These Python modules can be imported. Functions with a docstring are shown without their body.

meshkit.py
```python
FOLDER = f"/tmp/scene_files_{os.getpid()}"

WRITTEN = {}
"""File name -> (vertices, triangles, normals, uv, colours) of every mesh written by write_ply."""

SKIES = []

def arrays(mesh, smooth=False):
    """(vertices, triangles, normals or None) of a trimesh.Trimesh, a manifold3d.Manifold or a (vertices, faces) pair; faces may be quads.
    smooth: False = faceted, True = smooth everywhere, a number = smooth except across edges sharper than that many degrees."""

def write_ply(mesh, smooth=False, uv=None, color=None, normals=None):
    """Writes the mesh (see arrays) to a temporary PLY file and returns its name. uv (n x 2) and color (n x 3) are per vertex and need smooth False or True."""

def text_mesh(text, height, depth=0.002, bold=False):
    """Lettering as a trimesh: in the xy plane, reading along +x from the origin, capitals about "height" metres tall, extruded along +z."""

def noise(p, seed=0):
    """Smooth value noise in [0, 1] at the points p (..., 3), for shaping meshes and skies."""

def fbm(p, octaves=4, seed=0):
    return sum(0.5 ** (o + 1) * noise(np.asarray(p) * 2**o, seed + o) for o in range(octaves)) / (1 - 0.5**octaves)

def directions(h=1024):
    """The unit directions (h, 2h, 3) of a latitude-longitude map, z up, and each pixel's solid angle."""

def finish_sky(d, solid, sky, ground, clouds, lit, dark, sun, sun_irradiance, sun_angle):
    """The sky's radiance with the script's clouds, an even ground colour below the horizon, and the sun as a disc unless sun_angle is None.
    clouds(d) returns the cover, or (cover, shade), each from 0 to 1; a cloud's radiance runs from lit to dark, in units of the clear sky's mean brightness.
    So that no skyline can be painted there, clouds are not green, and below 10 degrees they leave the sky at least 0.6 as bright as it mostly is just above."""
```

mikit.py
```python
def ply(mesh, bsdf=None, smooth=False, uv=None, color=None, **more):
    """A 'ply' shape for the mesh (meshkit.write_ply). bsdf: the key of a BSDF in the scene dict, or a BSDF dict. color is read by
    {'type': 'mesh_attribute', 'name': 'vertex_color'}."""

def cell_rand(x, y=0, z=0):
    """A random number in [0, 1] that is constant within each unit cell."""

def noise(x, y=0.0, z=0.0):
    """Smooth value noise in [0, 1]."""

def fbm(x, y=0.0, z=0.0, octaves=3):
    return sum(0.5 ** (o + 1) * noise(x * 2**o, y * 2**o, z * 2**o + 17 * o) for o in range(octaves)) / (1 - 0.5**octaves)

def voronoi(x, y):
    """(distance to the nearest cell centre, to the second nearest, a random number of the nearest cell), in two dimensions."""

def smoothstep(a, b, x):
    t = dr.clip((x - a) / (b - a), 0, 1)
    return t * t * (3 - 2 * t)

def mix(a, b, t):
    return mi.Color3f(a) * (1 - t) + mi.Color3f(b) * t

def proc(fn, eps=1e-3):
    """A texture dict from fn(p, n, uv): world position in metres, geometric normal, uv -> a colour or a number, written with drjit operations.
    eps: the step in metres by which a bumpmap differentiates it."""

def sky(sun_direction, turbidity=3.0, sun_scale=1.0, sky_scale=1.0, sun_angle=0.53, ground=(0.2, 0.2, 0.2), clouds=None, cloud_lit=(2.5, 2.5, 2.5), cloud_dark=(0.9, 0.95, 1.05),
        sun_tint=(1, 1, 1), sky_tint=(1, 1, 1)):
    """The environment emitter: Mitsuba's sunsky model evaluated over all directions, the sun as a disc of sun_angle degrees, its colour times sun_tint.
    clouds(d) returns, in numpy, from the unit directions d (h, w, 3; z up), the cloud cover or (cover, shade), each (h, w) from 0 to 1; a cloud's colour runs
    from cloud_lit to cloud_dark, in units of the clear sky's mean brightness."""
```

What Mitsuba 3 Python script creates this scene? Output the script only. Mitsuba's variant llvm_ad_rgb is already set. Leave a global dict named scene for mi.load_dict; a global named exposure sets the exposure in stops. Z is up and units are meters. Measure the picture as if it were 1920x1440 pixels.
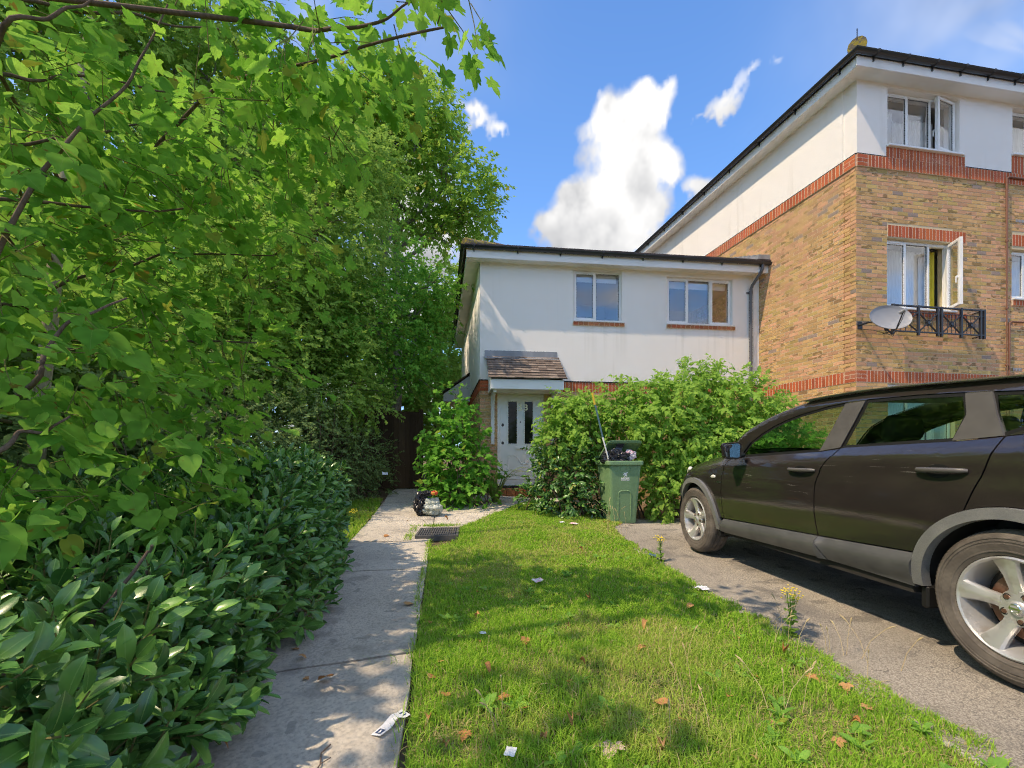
import math, random
import numpy as np, trimesh, shapely
from shapely.geometry import Polygon, Point, LineString, box as sbox
from shapely import affinity
from shapely.ops import unary_union
import manifold3d as m3
import mitsuba as mi, drjit as dr
import mikit, meshkit
from mikit import noise, fbm, voronoi, smoothstep, mix, proc

scene, labels = {}, {}
T = mi.ScalarTransform4f

# ---------------------------------------------------------------- camera, sky, exposure
CAM_H, YAW = 1.05, math.radians(6.8)
fwd = np.array([math.sin(YAW), math.cos(YAW), 0.0])
scene['camera'] = {'type': 'perspective', 'fov': 2 * math.degrees(math.atan(960 / 820)), 'fov_axis': 'x',
                   'to_world': T().look_at(origin=[0, 0, CAM_H], target=[float(fwd[0]), float(fwd[1]), CAM_H], up=[0, 0, 1]),
                   'principal_point_offset_y': -135 / 1440, 'near_clip': 0.05, 'far_clip': 2000.0}
exposure = 1.95


def clouds(d):
    az = np.degrees(np.arctan2(d[..., 0], d[..., 1]))
    el = np.degrees(np.arcsin(np.clip(d[..., 2], -1, 1)))
    p = np.stack([az * 0.16, el * 0.16, az * 0], -1)
    n1 = meshkit.fbm(p * 1.6 + 3.1, 6, 5)
    n2 = meshkit.fbm(p * 4.5 + 11.7, 5, 9)
    wz = az + (n1 - 0.5) * 5.0
    we = el + (n2 - 0.5) * 3.4 + (meshkit.fbm(p * 1.6 + 40, 5, 3) - 0.5) * 4
    f = np.zeros_like(az)
    core = np.zeros_like(az)
    # cumulus bank over the house: (azimuth, elevation, half width, half height, strength)
    for a, e, ra, re, s in ((25.2, 37.6, 1.6, 1.6, 1.0), (23.2, 37.0, 2.6, 2.0, 1.2), (19.2, 36.6, 3.2, 2.2, 1.2), (21.5, 33.8, 4.6, 3.6, 1.5), (24.8, 32.6, 2.6, 2.6, 1.2),
                            (20.0, 30.0, 4.6, 3.2, 1.5), (16.0, 29.0, 4.5, 3.0, 1.4), (12.0, 27.6, 2.4, 2.2, 1.1), (18.0, 26.0, 7.0, 3.2, 1.5), (24.2, 28.2, 2.6, 3.0, 1.0),
                            (2.6, 37.9, 1.7, 1.2, 0.85), (4.4, 37.0, 1.4, 1.0, 0.75), (0.8, 38.6, 1.5, 0.9, 0.6),
                            (33.2, 36.4, 2.0, 1.0, 0.85), (30.4, 36.2, 2.6, 0.45, 0.55), (37.2, 37.4, 1.8, 0.45, 0.6), (35.4, 36.8, 1.4, 0.5, 0.6),
                            (29.3, 29.6, 2.4, 1.8, 1.0), (31.0, 28.6, 2.2, 2.0, 0.8), (-7.0, 31.0, 6.0, 5.0, 1.2), (-4.0, 26.0, 8.0, 4.0, 1.2), (-18.0, 28.0, 7, 5, 1.1)):
        g = np.exp(-1.1 * (((wz - a) / ra) ** 2 + ((we - e) / re) ** 2)) * s
        f = np.maximum(f, g) + 0.25 * np.minimum(f, g)
    cover = meshkit.fbm(np.stack([d[..., 0], d[..., 1], d[..., 2]], -1) / np.maximum(d[..., 2:3] + 0.12, 0.05) * 1.3 + 7.3, 6, 21)
    inview = np.exp(-((az - 22) / 34.0) ** 4) * np.clip((el - 18) / 8, 0, 1) * np.clip((75 - el) / 20, 0, 1)
    rest = np.clip((cover - 0.455) / 0.12, 0, 1) * (1 - inview)
    wisp = np.clip((meshkit.fbm(np.stack([(az - el) * 0.05, (az + el) * 0.42, az * 0], -1), 5, 33) - 0.52) * 3.2, 0, 0.42) * np.exp(-((az - 57) / 9.0) ** 2 - ((el - 31) / 5.5) ** 2)
    c = np.clip((f + (n2 - 0.5) * 0.9 + (n1 - 0.5) * 0.5 - 0.36) / 0.46, 0, 1)
    shade = np.clip(0.55 - 0.5 * (f - 0.4) * 0.6 - 0.05 * (el - 30) + (n1 - 0.5) * 1.3 + (n2 - .5) * 0.7, 0, 1)
    total = np.maximum(np.maximum(c, rest * 0.95), wisp)
    return total, np.where(c > 0.02, shade, np.clip(0.4 + (n1 - 0.5) * 1.6, 0, 1))


SUN = (-0.68, -0.25, 1.0)
scene['sky'] = mikit.sky(SUN, turbidity=2.8, sun_scale=0.76, sky_scale=1.95, sun_angle=0.6, clouds=clouds, cloud_lit=(1.65, 1.63, 1.60), cloud_dark=(0.74, 0.755, 0.79), sky_tint=(0.80, 0.93, 1.05), sun_tint=(1.0, 0.96, 0.89))

# ---------------------------------------------------------------- helpers
def numbered(name):
    if name not in labels and name not in scene and name not in taken:
        taken.add(name)
        return name
    i = counters.get(name, 1)
    while f'{name}_{i:03d}' in taken or f'{name}_{i:03d}' in scene:
        i += 1
    counters[name] = i + 1
    key = f'{name}_{i:03d}'
    taken.add(key)
    return key


taken, counters = set(), {}


def thing(name, label, category, group=None):
    key = numbered(name)
    labels[key] = {'label': label, 'category': category}
    if group:
        labels[key]['group'] = group
    return key


def obj(name, mesh, bsdf, parent=None, smooth=False, uv=None, label=None, **more):
    if mesh is None:
        return None
    key = numbered(f'{parent}__{name}' if parent else name)
    scene[key] = mikit.ply(mesh, bsdf, smooth=smooth, uv=uv, **more)
    if label:
        labels[key] = {'label': label}
    return key


def whole(name, mesh, bsdf, label, category, group=None, smooth=False, uv=None):
    key = obj(name, mesh, bsdf, None, smooth, uv)
    labels[key] = {'label': label, 'category': category}
    if group:
        labels[key]['group'] = group
    return key


def setting(name, mesh, bsdf, smooth=False, kind='structure', parent=None, uv=None, label=None, category=None):
    key = obj(name, mesh, bsdf, parent, smooth, uv)
    labels[key] = {'kind': kind}
    if label:
        labels[key]['label'] = label
    if category:
        labels[key]['category'] = category
    return key


class Frame:
    """A local frame: a along, o outwards, z up."""
    def __init__(s, p, heading, flip=1):
        h = math.radians(heading)
        s.p = np.array([p[0], p[1], p[2] if len(p) > 2 else 0.0])
        s.d = np.array([math.sin(h), math.cos(h), 0.0])
        s.n = np.array([s.d[1], -s.d[0], 0.0]) * flip

    def __call__(s, v):
        v = np.asarray(v, float)
        return s.p + v[..., 0:1] * s.d + v[..., 1:2] * s.n + v[..., 2:3] * np.array([0, 0, 1.0])


WORLD = Frame((0, 0, 0), 90, -1)      # a = X, o = Y, z
BOXF = np.array([[0, 1, 3], [0, 3, 2], [4, 6, 7], [4, 7, 5], [0, 4, 5], [0, 5, 1], [2, 3, 7], [2, 7, 6], [0, 2, 6], [0, 6, 4], [1, 5, 7], [1, 7, 3]])


class MB:
    def __init__(s):
        s.v, s.f, s.u, s.n = [], [], [], 0

    def add(s, v, f, uv=None):
        v, f = np.asarray(v, float), np.asarray(f, int)
        if f.ndim == 2 and f.shape[1] == 4:
            f = np.vstack([f[:, [0, 1, 2]], f[:, [0, 2, 3]]])
        s.v.append(v); s.f.append(f + s.n); s.n += len(v)
        s.u.append(np.zeros((len(v), 2)) if uv is None else np.broadcast_to(np.asarray(uv, float), (len(v), 2)))
        return s

    def mesh(s, m, uv=None):
        return s.add(m[0] if isinstance(m, tuple) else m.vertices, m[1] if isinstance(m, tuple) else m.faces, uv)

    def box(s, fr, a0, a1, o0, o1, z0, z1, uv=None):
        v = np.array([[x, y, z] for x in (a0, a1) for y in (o0, o1) for z in (z0, z1)], float)
        return s.add(fr(v), BOXF, uv)

    def cbox(s, fr, a0, a1, o0, o1, z0, z1, c=0.006, uv=None):
        """Box with chamfered edges (hull)."""
        lo, hi = np.array([min(a0, a1), min(o0, o1), min(z0, z1)]), np.array([max(a0, a1), max(o0, o1), max(z0, z1)])
        c = min(c, *((hi - lo) * 0.45))
        pts = []
        for i in range(8):
            b = np.array([hi[k] if i >> k & 1 else lo[k] for k in range(3)])
            sg = np.array([-1 if i >> k & 1 else 1 for k in range(3)])
            for k in range(3):
                q = b + sg * c
                q[k] = b[k]
                pts.append(q)
        h = trimesh.convex.convex_hull(np.array(pts))
        return s.add(fr(np.array(h.vertices)), h.faces, uv)

    def tube(s, pts, r, sides=8, cap=True, uv=None):
        pts = np.asarray(pts, float)
        r = np.broadcast_to(np.asarray(r, float), (len(pts),))
        t = np.gradient(pts, axis=0)
        t /= np.linalg.norm(t, axis=1, keepdims=True) + 1e-12
        ref = np.array([0, 0, 1.0]) if abs(t[:, 2]).mean() < 0.8 else np.array([1.0, 0.1, 0])
        x = np.cross(t, ref); x /= np.linalg.norm(x, axis=1, keepdims=True) + 1e-12
        y = np.cross(t, x)
        ang = np.arange(sides) * 2 * np.pi / sides
        v = pts[:, None] + r[:, None, None] * (np.cos(ang)[None, :, None] * x[:, None] + np.sin(ang)[None, :, None] * y[:, None])
        i, j = np.meshgrid(np.arange(len(pts) - 1), np.arange(sides), indexing='ij')
        q = np.stack([i * sides + j, i * sides + (j + 1) % sides, (i + 1) * sides + (j + 1) % sides, (i + 1) * sides + j], -1).reshape(-1, 4)
        f = np.vstack([q[:, [0, 1, 2]], q[:, [0, 2, 3]]])
        if cap:
            k = np.arange(1, sides - 1)
            f = np.vstack([f, np.stack([k * 0, k, k + 1], 1), np.stack([k * 0, k + 1, k], 1) + (len(pts) - 1) * sides])
        return s.add(v.reshape(-1, 3), f, uv)

    def prism(s, fr, poly, o0, o1, uv=None):
        """A polygon in (a, z) extruded from o0 to o1."""
        for g in getattr(poly, 'geoms', [poly]):
            if g.is_empty or g.area < 1e-9:
                continue
            m = trimesh.creation.extrude_polygon(shapely.geometry.polygon.orient(g), 1.0, engine='earcut')
            v = np.array(m.vertices)
            s.add(fr(np.stack([v[:, 0], o0 + (o1 - o0) * v[:, 2], v[:, 1]], 1)), m.faces, uv)
        return s

    def quad(s, pts, uv=None):
        return s.add(pts, [[0, 1, 2, 3]], uv)

    def get(s):
        if not s.v:
            return None
        return trimesh.Trimesh(np.vstack(s.v), np.vstack(s.f), process=False)

    def uv(s):
        return np.vstack(s.u)


def hull_spheres(pts, seg=16):
    """Rounded convex body from spheres (x, y, z, r)."""
    out = []
    for x, y, z, r in pts:
        out.append(m3.Manifold.sphere(r, seg).translate((x, y, z)))
    m = m3.Manifold.batch_hull(out).to_mesh()
    return np.array(m.vert_properties[:, :3], float), np.array(m.tri_verts)


def rbox(x0, x1, y0, y1, z0, z1, r, seg=16):
    return hull_spheres([(x, y, z, r) for x in (x0 + r, x1 - r) for y in (y0 + r, y1 - r) for z in (z0 + r, z1 - r)], seg)


def lathe(profile, n=48, a0=0.0, a1=2 * math.pi):
    """profile of (radius, height); axis along +y of the result (x, y = height, z)."""
    pr = np.array(profile, float)
    full = abs(a1 - a0 - 2 * math.pi) < 1e-6
    ang = np.linspace(a0, a1, n, endpoint=not full)
    v = np.stack([np.cos(ang)[:, None] * pr[None, :, 0], np.broadcast_to(pr[None, :, 1], (n, len(pr))), np.sin(ang)[:, None] * pr[None, :, 0]], -1)
    m = len(pr)
    i, j = np.meshgrid(np.arange(n if full else n - 1), np.arange(m - 1), indexing='ij')
    i2 = (i + 1) % n
    q = np.stack([i * m + j, i2 * m + j, i2 * m + j + 1, i * m + j + 1], -1).reshape(-1, 4)
    return v.reshape(-1, 3), np.vstack([q[:, [0, 1, 2]], q[:, [0, 2, 3]]])


# ---------------------------------------------------------------- materials
def mat(key, fn=None, color=None, rough=0.9, spec=0.3, bump=None, bump_scale=1.0, eps=2e-3, **more):
    tex = proc(fn) if fn is not None else {'type': 'rgb', 'value': list(color)}
    b = {'type': 'principled', 'base_color': tex, 'roughness': rough, 'specular': spec, **more}
    if bump is not None:
        b = {'type': 'bumpmap', 'arbitrary': proc(bump, eps), 'scale': bump_scale, 'bsdf': b}
    scene[key] = {'type': 'twosided', 'bsdf': b}
    return key


C3 = mi.Color3f
def buff_fn(p, n, uv):
    r = uv.x
    base = mix(mix((0.525, 0.330, 0.145), (0.56, 0.315, 0.180), smoothstep(0.45, 0.75, r)), (0.47, 0.335, 0.125), smoothstep(0.25, 0.05, r))
    base = base * (0.82 + 0.36 * uv.y)
    spot = fbm(p.x * 9 + r * 31, p.y * 9 + uv.y * 17, p.z * 16, 3)
    flash = smoothstep(0.58, 0.70, spot + 0.25 * (uv.y - 0.5)) * smoothstep(0.15, 0.5, cell(uv.x, uv.y))
    grain = noise(p.x * 210, p.y * 210, p.z * 210)
    c = mix(base, (0.17, 0.112, 0.045), flash * 0.78)
    c = mix(c, (0.24, 0.21, 0.19), smoothstep(0.965, 0.975, uv.x) * 0.8)
    return c * (0.84 + 0.3 * grain)


def cell(u, v):
    h = u * 91.7 + v * 37.3
    return h - dr.floor(h)


def red_fn(p, n, uv):
    base = mix((0.46, 0.125, 0.045), (0.40, 0.095, 0.045), uv.x) * (0.8 + 0.35 * uv.y)
    g = noise(p.x * 180, p.y * 180, p.z * 180)
    pale = smoothstep(0.62, 0.8, fbm(p.x * 5, p.y * 5, p.z * 5, 3))
    return mix(base, (0.50, 0.27, 0.18), pale * 0.35) * (0.85 + 0.28 * g)


def dred_fn(p, n, uv):
    base = mix((0.34, 0.085, 0.04), (0.40, 0.17, 0.07), uv.x) * (0.75 + 0.4 * uv.y)
    return base * (0.85 + 0.3 * noise(p.x * 160, p.y * 160, p.z * 160))


def mortar_fn(p, n, uv):
    g = noise(p.x * 150, p.y * 150, p.z * 150)
    return C3(0.56, 0.465, 0.30) * (0.85 + 0.3 * g)


def render_fn(p, n, uv):
    g = noise(p.x * 120, p.y * 120, p.z * 120)
    big = fbm(p.x * 0.8, p.y * 0.8, p.z * 0.5, 4)
    streak = fbm(p.x * 7, p.y * 7, p.z * 0.45, 4)
    c = C3(0.835, 0.800, 0.750) * (0.955 + 0.05 * g)
    c = mix(c, (0.75, 0.72, 0.665), smoothstep(0.45, 0.75, big) * 0.45)
    run = fbm(p.x * 13, 3.0, p.z * 0.35, 3)
    under = smoothstep(2.45, 2.55, p.x) * smoothstep(3.8, 3.7, p.x) + smoothstep(4.65, 4.75, p.x) * smoothstep(6.5, 6.4, p.x)
    fall = smoothstep(2.9, 3.95, p.z) * smoothstep(4.06, 4.0, p.z) * smoothstep(8.5, 9.0, p.y) * smoothstep(10.0, 9.6, p.y)
    c = mix(c, (0.52, 0.495, 0.43), under * fall * smoothstep(0.45, 0.72, run) * 0.28)
    foot = smoothstep(3.05, 2.70, p.z + 0.3 * big) * smoothstep(0.4, 0.7, run)
    c = mix(c, (0.50, 0.50, 0.40), foot * 0.35)
    return mix(c, (0.55, 0.52, 0.46), smoothstep(0.58, 0.80, streak) * 0.26)


mat('m_buff', buff_fn, rough=0.9)
mat('m_red', red_fn, rough=0.85)
mat('m_dred', dred_fn, rough=0.85)
mat('m_mortar', mortar_fn, rough=0.95)
mat('m_mortarlight', lambda p, n, uv: C3(0.62, 0.50, 0.36) * (0.85 + 0.3 * noise(p.x * 150, p.y * 150, p.z * 150)), rough=0.95)
mat('m_render', render_fn, rough=0.95, bump=lambda p, n, uv: fbm(p.x * 140, p.y * 140, p.z * 140, 2) * 0.0016, bump_scale=1.0)
def upvc_fn(p, n, uv):
    d = fbm(p.x * 3, p.y * 3, p.z * 3, 3)
    return mix((0.76, 0.755, 0.73), (0.62, 0.61, 0.55), smoothstep(0.5, 0.8, d) * 0.5)
mat('m_upvc', upvc_fn, rough=0.35, spec=0.5)
mat('m_gutter', lambda p, n, uv: C3(0.030, 0.032, 0.036) * (0.8 + 0.6 * fbm(p.x * 8, p.y * 8, p.z * 8, 3)), rough=0.32, spec=0.5)
mat('m_seal', color=(0.03, 0.03, 0.03), rough=0.6)
mat('m_tile', lambda p, n, uv: mix((0.125, 0.095, 0.078), (0.24, 0.19, 0.155), uv.x) * (0.7 + 0.6 * fbm(p.x * 14, p.y * 14, p.z * 14, 3)), rough=0.9)
mat('m_rooftile', lambda p, n, uv: mix((0.13, 0.105, 0.095), (0.20, 0.15, 0.125), uv.x) * (0.7 + 0.6 * fbm(p.x * 14, p.y * 14, p.z * 14, 3)), rough=0.9)
mat('m_moss', lambda p, n, uv: mix((0.16, 0.14, 0.10), (0.33, 0.27, 0.05), smoothstep(0.4, 0.62, fbm(p.x * 26, p.y * 26, p.z * 26, 3))), rough=0.95)
mat('m_lead', lambda p, n, uv: mix((0.16, 0.17, 0.185), (0.33, 0.34, 0.36), fbm(p.x * 9, p.y * 9, p.z * 3, 4)), rough=0.5, spec=0.5)
mat('m_room', color=(0.42, 0.40, 0.37), rough=0.95)
mat('m_net', lambda p, n, uv: C3(0.62, 0.62, 0.60) * (0.86 + 0.2 * noise(p.x * 90, p.y * 90, p.z * 5)), rough=0.95)
mat('m_blind', color=(0.62, 0.62, 0.60), rough=0.9)
mat('m_yellow', lambda p, n, uv: mix((0.62, 0.55, 0.04), (0.75, 0.66, 0.10), fbm(p.x * 12, p.y * 12, p.z * 2, 3)), rough=0.9)
mat('m_iron', color=(0.022, 0.025, 0.032), rough=0.42, spec=0.5)
mat('m_doorwhite', lambda p, n, uv: mix((0.84, 0.835, 0.80), (0.74, 0.74, 0.67), smoothstep(0.5, 0.8, fbm(p.x * 4, p.y * 4, p.z * 4, 3)) * 0.5), rough=0.4, spec=0.5)
mat('m_brass', color=(0.50, 0.42, 0.22), rough=0.35, metallic=1.0)
mat('m_darkmetal', color=(0.05, 0.05, 0.05), rough=0.4, metallic=0.6)
mat('m_pipebrown', color=(0.20, 0.095, 0.06), rough=0.5)
mat('m_pipegrey', color=(0.10, 0.10, 0.108), rough=0.35, spec=0.5)
mat('m_dish', lambda p, n, uv: C3(0.27, 0.275, 0.29) * (0.9 + 0.2 * fbm(p.x * 6, p.y * 6, p.z * 6, 3)), rough=0.45, spec=0.5)
scene['m_glass'] = {'type': 'thindielectric', 'int_ior': 2.15}
scene['m_doorglass'] = {'type': 'twosided', 'bsdf': {'type': 'principled', 'base_color': {'type': 'rgb', 'value': [0.012, 0.016, 0.012]}, 'roughness': 0.08, 'specular': 0.25}}

rs = np.random.RandomState


def brick_layout(a0, a1, z0, z1, holes=(), L=0.2125, Hh=0.0625, j=0.0125, seed=0, start=0):
    """Stretcher bond with the openings cut out -> (a_lo, a_hi, z_lo, z_hi)."""
    out, n = [], int(round((z1 - z0) / (Hh + j)))
    step = (z1 - z0) / n
    for k in range(n):
        zl, zh = z0 + k * step + j / 2, z0 + (k + 1) * step - j / 2
        a = a0 - ((k + start) % 2) * (L + j) / 2
        while a < a1:
            segs = [(max(a, a0), min(a + L, a1))]
            for ha0, ha1, hz0, hz1 in holes:
                if zl < hz1 - 0.01 and zh > hz0 + 0.01:
                    nxt = []
                    for s, e in segs:
                        if e <= ha0 or s >= ha1:
                            nxt.append((s, e))
                        else:
                            if s < ha0 - 0.012: nxt.append((s, ha0 - 0.004))
                            if e > ha1 + 0.012: nxt.append((ha1 + 0.004, e))
                    segs = nxt
            out += [(s, e, zl, zh) for s, e in segs if e - s > 0.015]
            a += L + j
    return out


def lay_bricks(parent, name, fr, layout, bsdf, seed, keep, depth=0.02, proud=0.0045, stuff_name=None):
    """Individual bricks: the KEEP nearest the camera as parts, the rest joined as one part."""
    r = rs(seed)
    info = []
    for (s, e, zl, zh) in layout:
        c = fr(np.array([[(s + e) / 2, 0, (zl + zh) / 2]]))[0]
        info.append((np.linalg.norm(c - [0, 0, CAM_H]) + (50 if c[2] > 6.6 or (c[:2] @ fwd[:2]) < 0.5 or abs((c[0] * fwd[1] - c[1] * fwd[0]) / (c[:2] @ fwd[:2])) > 1.19 else 0), (s, e, zl, zh), (r.rand(), r.rand(), r.uniform(-0.0015, 0.002))))
    info.sort(key=lambda x: x[0])
    rest = MB()
    for k, (_, (s, e, zl, zh), (u, v, dp)) in enumerate(info):
        m = MB() if k < keep else rest
        m.box(fr, s, e, -depth, proud + dp, zl, zh, (u, v))
        if k < keep:
            obj(name, m.get(), bsdf, parent, uv=m.uv())
    if rest.v:
        key = obj(stuff_name or f'far_{name}work', rest.get(), bsdf, parent, uv=rest.uv())
        labels[key] = {'kind': 'stuff'}


def soldier(parent, name, fr, a0, a1, z0, z1, bsdf, seed, o=0.009, w=0.064, j=0.012):
    obj('mortar_bed', MB().box(fr, a0, a1, -0.02, o - 0.0025, z0 + 0.001, z1 - 0.001).get(), 'm_mortarlight', parent)
    r = rs(seed)
    n = max(1, int(round((a1 - a0) / (w + j))))
    st = (a1 - a0) / n
    for k in range(n):
        m = MB().box(fr, a0 + k * st + j / 2, a0 + (k + 1) * st - j / 2, -0.02, o + r.uniform(-0.001, 0.0015), z0 + 0.004, z1 - 0.004, (r.rand(), r.rand()))
        obj(name, m.get(), bsdf, parent, uv=m.uv())


def wall_poly(a0, a1, z0, z1, holes=()):
    p = sbox(a0, z0, a1, z1)
    for h in holes:
        p = p.difference(sbox(h[0], h[2], h[1], h[3]))
    return p


def sash_mesh(fr, a0, a1, z0, z1, o0, o1, w):
    m = MB()
    m.cbox(fr, a0, a0 + w, o0, o1, z0, z1, 0.005)
    m.cbox(fr, a1 - w, a1, o0, o1, z0, z1, 0.005)
    m.cbox(fr, a0 + w - 0.001, a1 - w + 0.001, o0 + 0.001, o1 - 0.001, z1 - w, z1 - 0.0005, 0.005)
    m.cbox(fr, a0 + w - 0.001, a1 - w + 0.001, o0 + 0.001, o1 - 0.001, z0 + 0.0005, z0 + w, 0.005)
    return m


def window(parent, fr, a0, a1, z0, z1, lights, rec=0.07, sill=True, fw=0.05, vents=True, sill_over=0.06):
    """lights: list of (width fraction, kind, angle): kind fixed / sash / open with the hinge side."""
    w = obj('window', sash_mesh(fr, a0, a1, z0, z1, -rec - 0.06, -rec, fw).get(), 'm_upvc', parent)
    x, tot = a0 + fw, sum(l[0] for l in lights)
    inner = a1 - a0 - 2 * fw - 0.045 * (len(lights) - 1)
    for i, (fr_w, kind, ang) in enumerate(lights):
        ww = inner * fr_w / tot
        if i:
            obj('mullion', MB().cbox(fr, x, x + 0.045, -rec - 0.058, -rec - 0.002, z0 + fw, z1 - fw, 0.004).get(), 'm_upvc', w)
            x += 0.045
        b0, b1, c0, c1 = x, x + ww, z0 + fw, z1 - fw
        if kind == 'fixed':
            obj('pane', MB().quad(fr(np.array([[b0, -rec - 0.03, c0], [b1, -rec - 0.03, c0], [b1, -rec - 0.03, c1], [b0, -rec - 0.03, c1]]))).get(), 'm_glass', w)
            g = sash_mesh(fr, b0, b1, c0, c1, -rec - 0.028, -rec - 0.018, 0.008)
            obj('seal', g.get(), 'm_seal', w)
        else:
            f2 = fr
            e0, e1 = b0 - 0.02, b1 + 0.02
            if ang:
                hinge = e1 if ang > 0 else e0
                base = fr(np.array([[hinge, -rec + 0.02, 0]]))[0]
                f2 = Frame(base, 0, 1)
                t = math.radians(abs(ang))
                sgn = -1 if ang > 0 else 1
                along = (fr.d * sgn) * math.cos(t) + fr.n * math.sin(t)      # from hinge to free edge
                f2.d = along
                f2.n = fr.n * math.cos(t) - (fr.d * sgn) * math.sin(t)
                q0, q1, o0, o1 = 0.0, e1 - e0, -0.035, 0.02
            else:
                q0, q1, o0, o1 = e0, e1, -rec - 0.02, -rec + 0.018
            s = obj('sash', sash_mesh(f2, q0, q1, c0 - 0.02, c1 + 0.02, o0, o1, 0.055).get(), 'm_upvc', w)
            om = (o0 + o1) / 2
            obj('pane', MB().quad(f2(np.array([[q0 + 0.05, om, c0 + 0.03], [q1 - 0.05, om, c0 + 0.03], [q1 - 0.05, om, c1 - 0.03], [q0 + 0.05, om, c1 - 0.03]]))).get(), 'm_glass', w)
            g = sash_mesh(f2, q0 + 0.053, q1 - 0.053, c0 + 0.033, c1 - 0.033, om + 0.002, om + 0.01, 0.007)
            obj('seal', g.get(), 'm_seal', w)
            hh = MB()
            ha = q1 - 0.03 if ang else q0 + 0.03
            hz = (c0 + c1) / 2 - 0.1
            hh.cbox(f2, ha - 0.012, ha + 0.012, o0 - 0.03, o0, hz - 0.02, hz + 0.02, 0.004)
            hh.cbox(f2, ha - 0.009, ha + 0.009, o0 - 0.045, o0 - 0.028, hz - 0.11, hz + 0.012, 0.004)
            obj('handle', hh.get(), 'm_upvc', w)
            if vents and not ang:
                v = MB().cbox(f2, q0 + 0.10, q1 - 0.10, o1, o1 + 0.012, c1 - 0.016, c1 + 0.006, 0.003)
                obj('vent', v.get(), 'm_upvc', w)
        x += ww
    if sill:
        s = MB().cbox(fr, a0 - 0.015, a1 + 0.045, -rec - 0.03, sill_over, z0 - 0.035, z0 + 0.002, 0.006)
        obj('sill', s.get(), 'm_upvc', w)
    return w


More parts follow.
